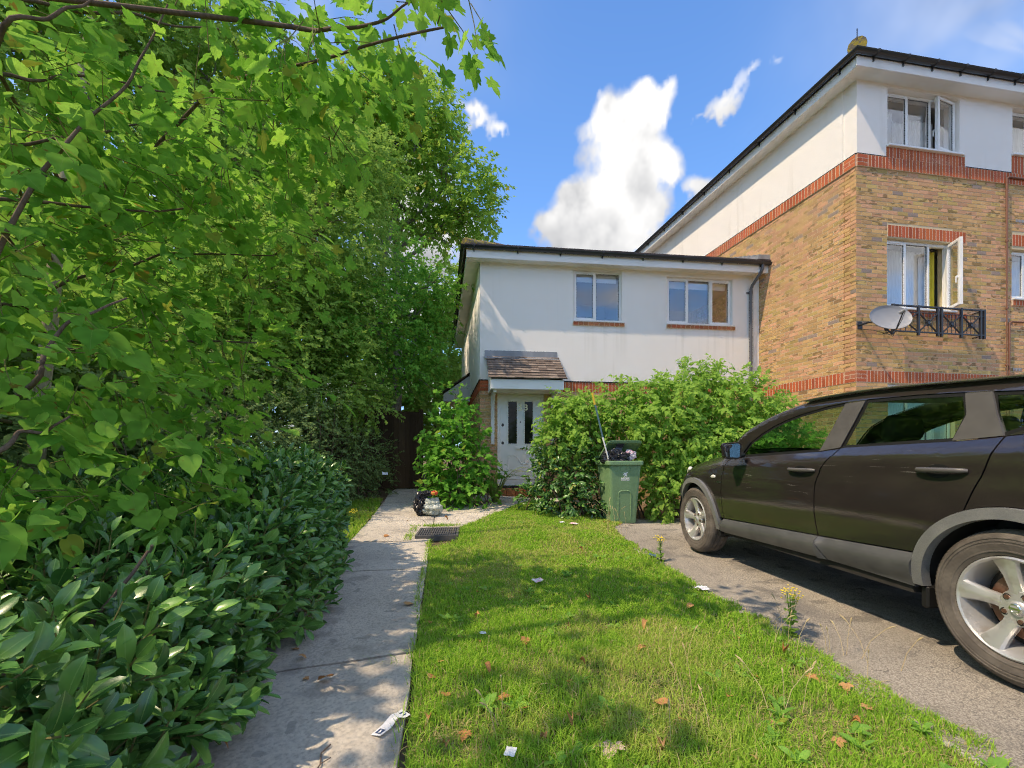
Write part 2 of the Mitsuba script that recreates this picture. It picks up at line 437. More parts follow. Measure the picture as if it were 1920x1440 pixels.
def room(parent, fr, a0, a1, z0, z1, depth=2.4, back=0.28):
    """The plain room behind an opening."""
    m = MB()
    A0, A1, Z0, Z1, O0, O1 = a0 - 0.6, a1 + 0.6, z0 - 0.85, z1 + 0.08, -back, -back - depth
    c = lambda a, o, z: fr(np.array([[a, o, z]]))[0]
    m.quad([c(A0, O1, Z0), c(A1, O1, Z0), c(A1, O1, Z1), c(A0, O1, Z1)])
    m.quad([c(A0, O0, Z0), c(A0, O1, Z0), c(A0, O1, Z1), c(A0, O0, Z1)])
    m.quad([c(A1, O0, Z0), c(A1, O1, Z0), c(A1, O1, Z1), c(A1, O0, Z1)])
    m.quad([c(A0, O0, Z0), c(A1, O0, Z0), c(A1, O1, Z0), c(A0, O1, Z0)])
    m.quad([c(A0, O0, Z1), c(A1, O0, Z1), c(A1, O1, Z1), c(A0, O1, Z1)])
    obj('room', m.get(), 'm_room', parent)


def curtain(parent, fr, a0, a1, z0, z1, o, bsdf, amp=0.022, wave=0.085, seed=0, name='curtain'):
    n = max(8, int((a1 - a0) / 0.011))
    a = np.linspace(a0, a1, n)
    r = rs(seed)
    ph = np.cumsum(r.uniform(0.6, 1.4, n)) * (a[1] - a[0]) * 2 * np.pi / wave
    oo = o + amp * np.sin(ph) + 0.5 * amp * np.sin(ph * 0.37 + 1)
    zz = np.linspace(z0, z1, 6)
    V = np.array([[a[i], oo[i] * 1 + (zz[k] - z0) * 0.0, zz[k]] for k in range(6) for i in range(n)])
    i, k = np.meshgrid(np.arange(n - 1), np.arange(5))
    q = np.stack([k * n + i, k * n + i + 1, (k + 1) * n + i + 1, (k + 1) * n + i], -1).reshape(-1, 4)
    m = MB().add(fr(V), q)
    obj(name, m.get(), bsdf, parent, smooth=True)


def half_round(fr, pts, r=0.058, sides=9):
    """Open half-round gutter through (a, o, z) points (top rim at z)."""
    pts = np.array(pts, float)
    ang = np.linspace(-np.pi, 0, sides)
    P = fr(pts)
    t = np.gradient(P, axis=0); t /= np.linalg.norm(t, axis=1, keepdims=True)
    side = np.cross(t, [0, 0, 1.0])
    prof = [(math.cos(x) * r, math.sin(x) * r) for x in ang] + [(r - 0.005, 0.004)] + [(math.cos(x) * (r - 0.006), math.sin(x) * (r - 0.006)) for x in ang[::-1]] + [(-r + 0.003, 0.004)]
    k = len(prof)
    if len(P) > 2:      # mitre inner points
        for i in range(1, len(P) - 1):
            d0 = (P[i] - P[i - 1]) / np.linalg.norm(P[i] - P[i - 1]); d1 = (P[i + 1] - P[i]) / np.linalg.norm(P[i + 1] - P[i])
            b = np.cross(d0, [0, 0, 1.0]) + np.cross(d1, [0, 0, 1.0])
            b /= np.linalg.norm(b)
            side[i] = b / max(0.3, b @ np.cross(d0, [0, 0, 1.0]))
        side[0] = np.cross((P[1] - P[0]) / np.linalg.norm(P[1] - P[0]), [0, 0, 1.0])
        side[-1] = np.cross((P[-1] - P[-2]) / np.linalg.norm(P[-1] - P[-2]), [0, 0, 1.0])
    V = np.concatenate([P[i] + np.array([[x] for x, _ in prof]) * side[i] + np.array([[0, 0, z] for _, z in prof]) for i in range(len(P))])
    i, j = np.meshgrid(np.arange(len(P) - 1), np.arange(k), indexing='ij')
    q = np.stack([i * k + j, i * k + (j + 1) % k, (i + 1) * k + (j + 1) % k, (i + 1) * k + j], -1).reshape(-1, 4)
    m = MB().add(V, q)
    for e in (0, len(P) - 1):    # end caps
        c = [e * k + x for x in range(sides)]
        m.f[0] = np.vstack([m.f[0], [[c[0], c[x], c[x + 1]] for x in range(1, sides - 1)]])
    return m.get()


def G(x, y):
    """Ground height: level near the camera, rising gently to the front door."""
    x, y = np.asarray(x, float), np.asarray(y, float)
    t = np.clip((x - 1.0) / 2.2, 0, 1)
    t = t * t * (3 - 2 * t)
    yy = np.clip(y - 4.6, 0, 4.7)
    return 0.056 * yy * yy / (yy + 0.5) * (1 - t)

# ---------------------------------------------------------------- the white house
house = thing('house', 'white rendered two-storey house with grey gutter, front door and brick base', 'house')
FH = Frame((0.434, 9.5), 90)
FL = Frame((0.434, 9.5), -2.6, -1)
HW, HL = 6.53, 7.7
WIN1 = (2.073, 3.194, 4.07, 5.20)
WIN2 = (4.256, 5.862, 4.08, 5.15)
DOOR = (0.377, 1.41, 0.385, 2.462)
m = MB().prism(FH, wall_poly(0, HW, 2.70, 5.30, [WIN1, WIN2]), -0.25, 0.012)
m.prism(FL, wall_poly(0.25, HL, 2.70, 5.30), -0.25, 0.012)
obj('rendered_wall', m.get(), 'm_render', house)
m = MB()
m.box(FH, -0.010, HW, -0.02, 0.022, 2.692, 2.712)
m.box(FL, -0.005, HL, -0.02, 0.022, 2.692, 2.712)
obj('render_bead', m.get(), 'm_seal', house)
bw = obj('brick_wall', MB().prism(FH, wall_poly(0.0, HW, -0.2, 2.70, [DOOR]), -0.25, 0.0).prism(FL, wall_poly(0.25, HL, -0.2, 2.70), -0.25, 0.0).get(), 'm_mortar', house)
lay = brick_layout(0.0, HW, 0.06, 2.46, [(DOOR[0], DOOR[1], 0.2, 2.462)], seed=1)
lay_bricks(bw, 'brick', FH, lay, 'm_buff', 2, 170)
lay = brick_layout(0.0, HL, 0.06, 2.46, [], seed=3, start=1)
lay_bricks(bw, 'side_brick', FL, lay, 'm_buff', 4, 90)
soldier(house, 'soldier_brick', FH, 0.225, HW, 2.462, 2.692, 'm_red', 5)
soldier(house, 'soldier_brick', FL, 0.225, HL * 0.6, 2.462, 2.692, 'm_red', 6)
for fr_, s_ in ((FH, 1), (FL, 2)):
    for k in range(3):
        u = rs(40 + k + s_).rand(2)
        m = MB().box(fr_, 0.0 if s_ == 1 else 0.0, 0.215, -0.02, 0.012, 2.466 + 0.0757 * k, 2.466 + 0.0757 * k + 0.066, u)
        obj('corner_brick', m.get(), 'm_red', house, uv=m.uv())
w1 = window(house, FH, *WIN1, [(0.44, 'sash', 0), (0.52, 'fixed', 0)], rec=0.06, fw=0.045)
w2 = window(house, FH, *WIN2, [(0.49, 'sash', 0), (0.53, 'fixed', 0), (0.48, 'sash', 0)], rec=0.06, fw=0.045)
for w_, (a0, a1, z0, z1) in ((w1, WIN1), (w2, WIN2)):
    soldier(w_, 'sill_brick', FH, a0 - 0.015, a1 + 0.045, z0 - 0.115, z0 - 0.037, 'm_dred', 8 + int(a0), o=0.05, w=0.1025)
    room(house, FH, a0, a1, z0, z1, 2.2)
    obj('blind', MB().box(FH, a0 + 0.07, a1 - 0.07, -0.19, -0.175, z1 - 0.20, z1 - 0.04).get(), 'm_blind', w_)
# door
door = obj('door', MB().cbox(FH, DOOR[0] + 0.062, DOOR[1] - 0.062, -0.10, -0.055, 0.40, 2.39, 0.004).get(), 'm_doorwhite', house, label='white front door with two narrow glazed panels')
fmb = MB()
for a0, a1, z0, z1 in ((DOOR[0], DOOR[0] + 0.06, 0.385, 2.462), (DOOR[1] - 0.06, DOOR[1], 0.385, 2.462), (DOOR[0] + 0.058, DOOR[1] - 0.058, 2.395, 2.460)):
    fmb.cbox(FH, a0, a1, -0.12, -0.035, z0, z1, 0.005)
obj('frame', fmb.get(), 'm_doorwhite', door)
for a0, a1 in ((0.622, 0.811), (0.989, 1.166)):
    obj('glazed_panel', MB().box(FH, a0, a1, -0.06, -0.050, 1.32, 2.245).get(), 'm_doorglass', door)
    obj('bead', sash_mesh(FH, a0 - 0.022, a1 + 0.022, 1.298, 2.267, -0.056, -0.040, 0.022).get(), 'm_doorwhite', door)
arch = [(0.61 + 0.56 * t, 1.06 - 0.20 * (0.5 - 0.5 * math.cos(2 * math.pi * min(1, max(0, (t - 0.25) / 0.75)))) ) for t in np.linspace(0, 1, 24)]
obj('moulding', MB().tube(FH(np.array([[a, -0.053, z] for a, z in [(0.61, 0.55)] + arch + [(1.17, 0.55), (0.61, 0.55)]])), 0.012, 6).get(), 'm_doorwhite', door)
lb = MB().cbox(FH, 0.76, 1.04, -0.056, -0.035, 1.185, 1.265, 0.006)
lb.cbox(FH, 0.785, 1.015, -0.036, -0.022, 1.20, 1.25, 0.006)
obj('letterbox', lb.get(), 'm_doorwhite', door)
num = meshkit.text_mesh('18', 0.125, 0.006, bold=True)
nv = np.array(num.vertices)
obj('house_number', MB().add(FH(np.stack([nv[:, 0] + 0.838, nv[:, 2] - 0.055, nv[:, 1] + 2.06], 1)), num.faces).get(), 'm_brass', door)
v, f = lathe([(0.001, 0.012), (0.012, 0.010), (0.016, 0.0)], 14)
obj('spyhole', MB().add(FH(np.stack([v[:, 0] + 0.895, v[:, 1] - 0.055, v[:, 2] + 1.80], 1)), f).get(), 'm_darkmetal', door)
for z_, n_ in ((1.335, 'keyhole'), (1.73, 'lock')):
    obj(n_, MB().add(FH(np.stack([v[:, 0] * 1.7 + 0.50, v[:, 1] - 0.055, v[:, 2] * 2.2 + z_], 1)), f).get(), 'm_darkmetal', door)
th = MB().cbox(FH, DOOR[0], DOOR[1], -0.2, 0.03, 0.36, 0.40, 0.004)
obj('threshold', th.get(), 'm_darkmetal', door)
# brick doorstep
r = rs(17)
for k in range(6):
    for q in range(2):
        a0 = 0.36 + k * 0.18
        m = MB().cbox(FH, a0 + 0.005, a0 + 0.175, 0.02 + 0.2 * q, 0.21 + 0.2 * q, 0.12, 0.352 + r.uniform(-.003, .003), 0.006, r.rand(2))
        obj('doorstep_brick', m.get(), 'm_dred', house, uv=m.uv())
# canopy over the door
can = obj('canopy', MB().box(FH, 0.20, 1.66, 0.0, 0.735, 2.415, 2.44).get(), 'm_upvc', house)
c = MB().cbox(FH, 0.175, 1.68, 0.735, 0.757, 2.40, 2.60, 0.004)
obj('fascia_board', c.get(), 'm_upvc', can)
c = MB().prism(Frame(FH(np.array([[0.0, 0, 0]]))[0], 180, 1), Polygon([(0.0, 2.40), (0.735, 2.40), (0.735, 2.59), (0.0, 3.12)]), -0.20, -0.18)
c.prism(Frame(FH(np.array([[0.0, 0, 0]]))[0], 180, 1), Polygon([(0.0, 2.40), (0.735, 2.40), (0.735, 2.59), (0.0, 3.12)]), -1.675, -1.655)
obj('cheek', c.get(), 'm_render', can)
slope = math.atan2(0.60, 0.80)
def tile_row(parent, name, fr, a0, a1, n, o, z, pitch, length, seed, bsdf, thick=0.016, taper=0.0):
    r = rs(seed)
    st = (a1 - a0) / n
    for k in range(n):
        lift = r.uniform(0.0, 0.006)
        zz = r.uniform(-0.004, 0.004)
        x0, x1 = a0 + k * st + 0.0015, a0 + (k + 1) * st - 0.0015
        pts = []
        for dz in (0, thick):
            for (aa, t) in ((x0, 0), (x1, 0), (x1, 1), (x0, 1)):
                oo = o - t * length * math.cos(pitch)
                zt = z + zz + t * (length * math.sin(pitch) - thick * 1.25) + dz * math.cos(pitch) + (lift if t == 0 else 0)
                pts.append([aa, oo + dz * math.sin(pitch) * 1.0, zt])
        F = [[0, 1, 2, 3], [4, 5, 6, 7], [0, 1, 5, 4], [1, 2, 6, 5], [2, 3, 7, 6], [3, 0, 4, 7]]
        m = MB().add(fr(np.array(pts)), F, (r.rand(), r.rand()))
        obj(name, m.get(), bsdf, parent, uv=m.uv())
for k in range(9):
    t = k / 8.6
    tile_row(can, 'roof_tile', FH, 0.13 + 0.02 * (k % 2) * 0, 1.735, 9 if k % 2 else 9, 0.80 * (1 - t) + 0.02, 2.61 + 0.60 * t, slope, 0.16, 60 + k, 'm_tile', 0.02)
fl = MB().prism(FH, sbox(0.10, 3.19, 1.70, 3.345), 0.0, 0.022)
fv = [[0.09, 0.02, 3.22], [1.71, 0.02, 3.22], [1.71, 0.13, 3.155], [0.09, 0.13, 3.155]]
fl.quad(FH(np.array(fv)))
obj('lead_flashing', fl.get(), 'm_lead', can)
for a in (0.235, 1.56):
    b = MB().cbox(FH, a, a + 0.075, 0.0, 0.075, 1.30, 2.40, 0.006)
    b.cbox(FH, a + 0.002, a + 0.073, 0.07, 0.68, 2.345, 2.412, 0.006)
    F2 = Frame(FH(np.array([[a + 0.01, 0, 0]]))[0], 180, -1)
    cur = [(0.05 + 0.58 * math.sin(t) ** 1.0, 2.36 - 0.60 * (1 - 0) * math.cos(t)) for t in np.linspace(0, math.pi / 2, 10)]
    up = LineString([(0.05 + 0.52 * (1 - math.cos(t)), 1.72 + 0.64 * math.sin(t)) for t in np.linspace(0.0, math.pi / 2, 10)]).buffer(0.028)
    b.prism(F2, up, 0.0, 0.055)
    obj('bracket', b.get(), 'm_upvc', can)
# eaves
EX0, EX1, EY = -0.30, 6.55, 0.30
so = MB()
so.box(FH, EX0 + 0.02, EX1 - 0.03, 0.0, EY - 0.005, 5.25, 5.262)
so.box(FL, 0.0, HL, 0.0, 0.30, 5.25, 5.262)
obj('soffit', so.get(), 'm_upvc', house)
fa = MB().cbox(FH, EX0, EX1, EY - 0.02, EY, 5.215, 5.40, 0.004)
fa.cbox(FL, -EY + 0.02, HL, 0.285, 0.302, 5.215, 5.40, 0.004)
fa.cbox(FH, EX1 - 0.02, EX1, 0.0, EY - 0.018, 5.215, 5.40, 0.004)
obj('fascia', fa.get(), 'm_upvc', house)
lc = FL(np.array([[HL, 0.365, 5.43]]))[0]
g = half_round(WORLD, [(lc[0], lc[1], lc[2] + 0.0), (0.434 + EX0 - 0.062, 9.5 - EY - 0.06, 5.435), (0.434 + EX1 + 0.02, 9.5 - EY - 0.06, 5.425)], 0.058)
gut = obj('gutter', g, 'm_gutter', house, smooth=35)
for k in range(8):
    a = EX0 + 0.16 + k * 0.925
    b = MB().prism(Frame(FH(np.array([[a, 0, 0]]))[0], 180, 1), LineString([(EY + 0.06 + 0.064 * math.cos(t), 5.432 + 0.064 * math.sin(t)) for t in np.linspace(-math.pi, 0, 10)]).buffer(0.006), -0.014, 0.014)
    b.box(FH, a - 0.012, a + 0.012, EY, EY + 0.02, 5.335, 5.42)
    obj('bracket', b.get(), 'm_gutter', gut)
# hipped roof
zr0 = 5.455
p0 = [(0.434 + EX0 - 0.05, 9.5 - EY - 0.05), (0.434 + EX1, 9.5 - EY - 0.05)]
pl = FL(np.array([[HL, 0.34, 0]]))[0]
rt = math.tan(math.radians(21))
yb = 9.5 + HL
ridge = [(3.7, 9.5 - EY + 3.35), (3.7, yb - 3.3)]
zr1 = zr0 + 3.4 * rt
V = np.array([[*p0[0], zr0], [*p0[1], zr0], [p0[1][0], yb, zr0], [pl[0], pl[1], zr0], [*ridge[0], zr1], [*ridge[1], zr1]])
obj('roof', MB().add(V, [[0, 1, 4], [1, 2, 5], [1, 5, 4], [2, 3, 5], [3, 0, 4], [3, 4, 5]]).get(), 'm_rooftile', house)
ro = house + '__roof'
tile_row(ro, 'roof_tile', FH, EX0 - 0.04, EX1 + 0.01, 28, EY + 0.075, 5.452, math.radians(21), 0.32, 90, 'm_rooftile', 0.024)
tile_row(ro, 'roof_tile', FH, EX0 + 0.2, EX1 + 0.01, 27, EY + 0.075 - 0.26, 5.452 + 0.118, math.radians(21), 0.32, 92, 'm_rooftile', 0.024)
tile_row(ro, 'side_tile', FL, 0.1, HL, 26, 0.38, 5.452, math.radians(21), 0.32, 91, 'm_rooftile', 0.024)
v0, v1 = V[0] + [0.03, 0.03, 0.03], V[4]
for k in range(7):
    q0, q1 = v0 + (v1 - v0) * (k / 11.0), v0 + (v1 - v0) * ((k + 1.06) / 11.0)
    obj('hip_tile', MB().tube([q0, q1], [0.12, 0.10], 10).get(), 'm_moss' if k < 2 else 'm_rooftile', ro, smooth=40)
for k in range(10):
    a = EX1 - 0.03 - k * 0.0
    o0, z0 = EY + 0.06 - 0.17 * k, 5.50 + 0.065 * k
    m = MB().cbox(FH, EX1 - 0.30, EX1 + 0.012, o0 - 0.20, o0, z0, z0 + 0.045 + 0.06, 0.004)
    obj('lead_soaker', m.get(), 'm_lead', ro)
# rainwater pipe
zc = lambda a, o, z: FH(np.array([[a, o, z]]))[0]
pipe = [zc(6.36, EY + 0.06, 5.38), zc(6.36, EY + 0.06, 5.29), zc(6.345, EY + 0.03, 5.22), zc(6.29, 0.11, 5.00), zc(6.28, 0.075, 4.93), zc(6.28, 0.065, 4.80), zc(6.28, 0.065, 0.3)]
dp = obj('downpipe', MB().tube(pipe, 0.034, 12).get(), 'm_pipegrey', house, smooth=50)
for z in (4.83, 2.82, 1.2):
    obj('clip', MB().tube([zc(6.28, 0.065, z), zc(6.28, 0.065, z + 0.045)], 0.043, 12).cbox(FH, 6.20, 6.36, 0.0, 0.04, z + 0.004, z + 0.04).get(), 'm_pipegrey', dp, smooth=40)
obj('corner_strip', MB().cbox(FH, 6.37, 6.52, 0.012, 0.028, 2.72, 5.21, 0.006).get(), 'm_upvc', house)
# small tiled canopy on the far side wall
sc = obj('side_canopy', MB().prism(FL, sbox(3.1, 2.62, 4.5, 2.70), 0.0, 0.70).get(), 'm_upvc', house)
F3 = Frame(FL(np.array([[3.08, 0, 0]]))[0], -92.6, 1)
pc = MB().prism(F3, Polygon([(0, 2.60), (0.76, 2.60), (0.76, 2.80), (0, 3.36)]), -0.02, 0.0)
obj('cheek', pc.get(), 'm_upvc', sc)
for k in range(7):
    t = k / 6.6
    tile_row(sc, 'roof_tile', FL, 3.0, 4.6, 6, 0.80 * (1 - t) + 0.02, 2.83 + 0.58 * t, math.atan2(.58, .80), 0.17, 70 + k, 'm_rooftile', 0.022)

# ---------------------------------------------------------------- the brick block on the right
block = thing('apartment_block', 'three-storey yellow brick block with white rendered top storey and red brick bands', 'building')
BC = (7.19, 7.19)
FB = Frame(BC, 87.6)
FK = Frame(BC, -6.0, -1)
BL, KL = 5.2, 8.0
U2 = (0.655, 2.275, 6.80, 7.86)
U3 = (3.53, 5.1, 6.95, 7.86)
M1 = (0.66, 2.125, 3.80, 5.10)
M3 = (3.53, 4.9, 4.13, 5.10)
G1 = (0.685, 2.19, 1.05, 2.40)
holesB = [U2, U3, M1, M3, G1]
m = MB().prism(FB, wall_poly(0.0, BL, 6.56, 7.95, [U2, U3, (0.625, 2.405, 6.5, 6.80), (3.50, BL + 1, 6.5, 6.95)]), -0.25, 0.014)
m.prism(FK, wall_poly(0.25, KL, 6.56, 7.95), -0.25, 0.014)
obj('rendered_wall', m.get(), 'm_render', block)
m = MB().box(FK, -0.004, KL, -0.02, 0.026, 6.566, 6.582)
for a0, a1 in ((-0.004, 0.62), (2.41, 3.49)):
    m.box(FB, a0, a1, -0.02, 0.026, 6.566, 6.582)
obj('render_bead', m.get(), 'm_seal', block)
bw = obj('brick_wall', MB().prism(FB, wall_poly(0.0, BL, -0.3, 6.60, holesB).union(wall_poly(0.62, 2.41, 6.55, 6.80)).union(wall_poly(3.5, BL, 6.55, 6.95)), -0.25, 0.0).prism(FK, wall_poly(0.25, KL, -0.3, 6.56), -0.25, 0.0).get(), 'm_mortar', block)
layB = [x for z0, z1, st in ((-0.075, 2.40, 0), (2.625, 6.342, 1)) for x in brick_layout(0.0, BL, z0, z1, [(h[0], h[1], h[2] - 0.08, h[3] + (0.235 if h in (M1,) else 0.30 if h is M3 else 0)) for h in holesB[2:]] , seed=7, start=st)]
lay_bricks(bw, 'brick', FB, layB, 'm_buff', 21, 180)
layK = [x for z0, z1, st in ((-0.075, 2.40, 1), (2.625, 6.342, 0)) for x in brick_layout(0.0, 4.6, z0, z1, [], start=st)]
layK = [x for x in layK if x[0] < 2.6 or x[2] > 4.6]
lay_bricks(bw, 'side_brick', FK, layK, 'm_buff', 22, 110)
# red bands
sb = [0]
def band(fr, a0, a1, z0, z1, quoin, seed, parent=block, o=0.010):
    a0q = a0
    if quoin:
        zz = np.linspace(z0, z1, 4)
        for k in range(3):
            r = rs(seed * 10 + k)
            w_ = 0.215 if k != 1 else 0.215
            cuts = [(0.0, 0.215)] if k % 2 == 0 else [(0.0, 0.1025), (0.1125, 0.215)]
            for c0, c1 in cuts:
                m = MB().box(fr, a0 + c0, a0 + c1, -0.02, o, zz[k] + 0.006, zz[k + 1] - 0.005, r.rand(2))
                obj('band_brick', m.get(), 'm_red', parent, uv=m.uv())
        a0 += 0.225
    obj('band_mortar', MB().box(fr, a0q, a1, -0.02, o - 0.0025, z0, z1).get(), 'm_mortarlight', parent)
    r = rs(seed)
    n = int(round((a1 - a0) / 0.075))
    st = (a1 - a0) / n
    for k in range(n):
        m = MB().box(fr, a0 + k * st + 0.0075, a0 + (k + 1) * st - 0.0075, -0.02, o + r.uniform(-.001, .0015), z0 + 0.004, z1 - 0.004, r.rand(2))
        obj('band_brick', m.get(), 'm_red', parent, uv=m.uv())
band(FB, 0.0, 4.4, 2.405, 2.622, True, 31)
band(FK, 0.0, 2.5, 2.405, 2.622, True, 32)
band(FB, 0.0, 4.4, 6.345, 6.563, True, 33, o=0.03)
band(FK, 0.0, 4.35, 6.345, 6.563, True, 34, o=0.03)
band(FB, 0.63, 2.40, 6.568, 6.765, False, 35, o=0.016)
band(FB, 3.51, 4.6, 6.568, 6.915, False, 36, o=0.016)
band(FB, 0.672, 2.43, 5.115, 5.33, False, 37)
band(FB, 3.535, 4.6, 5.16, 5.385, False, 38)
band(FB, 0.645, 2.42, 3.655, 3.762, False, 39, o=0.03)
band(FB, 3.52, 4.6, 3.99, 4.092, False, 40, o=0.03)
w = window(block, FB, *U2, [(0.5, 'sash', 0), (0.5, 'fixed', 0), (0.5, 'open', 10)], rec=0.08, sill_over=0.07)
room(block, FB, *U2)
curtain(w, FB, 0.70, 1.20, 6.83, 7.72, -0.36, 'm_net', seed=1)
curtain(w, FB, 1.22, 1.55, 6.83, 7.60, -0.40, 'm_net', seed=2)
curtain(w, FB, 1.60, 2.22, 6.83, 7.70, -0.42, 'm_net', seed=3)
w = window(block, FB, *M1, [(0.5, 'sash', 0), (0.56, 'fixed', 0), (0.42, 'open', 64)], rec=0.08, sill_over=0.06)
room(block, FB, *M1)
curtain(w, FB, 0.68, 1.72, 3.82, 5.04, -0.33, 'm_net', seed=4, amp=0.015, wave=0.06)
curtain(w, FB, 1.70, 1.95, 3.82, 5.06, -0.40, 'm_net', seed=5, wave=0.06)
curtain(w, FB, 1.90, 2.12, 3.82, 5.06, -0.30, 'm_yellow', seed=6, amp=0.03, name='yellow_curtain')
w = window(block, FB, *U3, [(0.5, 'sash', 0), (0.5, 'fixed', 0), (0.5, 'sash', 0)], rec=0.08)
room(block, FB, *U3)
curtain(w, FB, 3.56, 5.0, 6.98, 7.80, -0.36, 'm_net', seed=7)
w = window(block, FB, *M3, [(0.4, 'sash', 0), (0.5, 'fixed', 0), (0.5, 'sash', 0)], rec=0.08)
room(block, FB, *M3)
curtain(w, FB, 3.56, 4.8, 4.15, 5.05, -0.36, 'm_net', seed=8)
w = window(block, FB, *G1, [(0.5, 'sash', 0), (0.5, 'fixed', 0), (0.5, 'sash', 0)], rec=0.08)
room(block, FB, *G1)
curtain(w, FB, 0.72, 2.15, 1.08, 2.36, -0.33, 'm_net', seed=9)
# eaves and roof
OV, OW = 0.30, 0.29
so = MB().box(FB, -OV + 0.01, BL, 0.0, OW - 0.005, 7.92, 7.935)
so.box(FK, 0.0, KL, 0.0, OV - 0.005, 7.921, 7.934)
obj('soffit', so.get(), 'm_upvc', block)
fa = MB().cbox(FB, -OV, BL, OW - 0.02, OW, 7.895, 8.07, 0.004).cbox(FK, -OW + 0.02, KL, OV - 0.02, OV, 7.895, 8.07, 0.004)
obj('fascia', fa.get(), 'm_upvc', block)
gc = FB(np.array([[BL, OW + 0.06, 8.12]]))[0]
gk = FK(np.array([[KL, OV + 0.06, 8.12]]))[0]
gx = FB(np.array([[-OV - 0.065, OW + 0.06, 8.12]]))[0]
gut = obj('gutter', half_round(WORLD, [gk, gx, gc], 0.06), 'm_gutter', block, smooth=35)
for fr_, o_, rng_ in ((FB, OW, [0.03 + 0.62 * k for k in range(8)]), (FK, OV, [0.05 + 0.95 * k for k in range(9)])):
    for a in rng_:
        F2 = Frame(fr_(np.array([[a, 0, 0]]))[0], 0, 1)
        F2.d, F2.n = fr_.n, fr_.d
        b = MB().prism(F2, LineString([(o_ + 0.06 + 0.066 * math.cos(t), 8.117 + 0.066 * math.sin(t)) for t in np.linspace(-math.pi, 0, 10)]).buffer(0.006), -0.016, 0.016)
        b.box(fr_, a - 0.012, a + 0.012, o_, o_ + 0.02, 8.0, 8.1)
        obj('bracket', b.get(), 'm_gutter', gut)
rc, rk, rx = FB(np.array([[BL, OW + 0.05, 8.13]]))[0], FK(np.array([[KL, OV + 0.05, 8.13]]))[0], FB(np.array([[-OV - 0.05, OW + 0.05, 8.13]]))[0]
apex = rx + np.array([4.2, 4.2, 1.35])
ridx = apex + np.array([0.5, 4.5, 0])
rd = obj('roof', MB().add(np.array([rx, rc, rk, apex, [rc[0], apex[1], apex[2]], [rk[0] + 4.6, rk[1], apex[2]]]), [[0, 1, 4], [0, 4, 3], [2, 0, 3], [2, 3, 5]]).get(), 'm_rooftile', block)
tile_row(rd, 'roof_tile', FB, -OV, BL, 18, OW + 0.07, 8.125, math.radians(18), 0.32, 101, 'm_rooftile', 0.022)
tile_row(rd, 'side_tile', FK, 0.0, KL, 26, OV + 0.07, 8.125, math.radians(18), 0.32, 102, 'm_rooftile', 0.022)
v0 = rx + [0.05, 0.05, 0.10]
for k in range(5):
    d = (apex - rx) / np.linalg.norm(apex - rx)
    obj('hip_tile', MB().tube([v0 + d * 0.4 * k, v0 + d * (0.4 * k + 0.43)], [0.14, 0.115], 12).get(), 'm_moss' if k < 2 else 'm_rooftile', rd, smooth=40)
obj('hip_iron', MB().tube([v0 + [-.10, -.10, .0], v0 + [-.12, -.12, 0.10], v0 + [-.14, -.14, 0.15]], 0.008, 6).get(), 'm_iron', rd)
# brown pipes
bp = lambda a, o, z: FB(np.array([[a, o, z]]))[0]
obj('waste_pipe', MB().tube([bp(4.2, 0.05, 6.46), bp(3.38, 0.05, 6.46), bp(3.335, 0.05, 6.42), bp(3.335, 0.05, 0.2)], 0.020, 10).get(), 'm_pipebrown', block, smooth=50, label='brown waste pipe down the brick wall')
obj('waste_pipe', MB().tube([bp(4.3, 0.045, 3.66), bp(3.45, 0.045, 3.66), bp(3.405, 0.045, 3.62), bp(3.395, 0.05, 3.2), bp(3.395, 0.05, 0.2)], 0.018, 10).get(), 'm_pipebrown', block, smooth=50)
for z in (5.2, 3.9, 2.8):
    obj('pipe_clip', MB().tube([bp(3.335, 0.05, z), bp(3.335, 0.05, z + 0.03)], 0.027, 10).get(), 'm_pipebrown', block)
for z, a in ((5.63, 3.62), (2.72, 3.55)):
    m = MB()
    for k in range(6):
        m.box(FB, a + 0.036 * k, a + 0.036 * k + 0.02, 0.006, 0.013, z, z + 0.055)
    obj('air_brick', m.get(), 'm_dish', block)
obj('weep_vent', MB().box(FK, 0.30, 0.308, 0.0, 0.012, 3.60, 3.67).get(), 'm_iron', block)
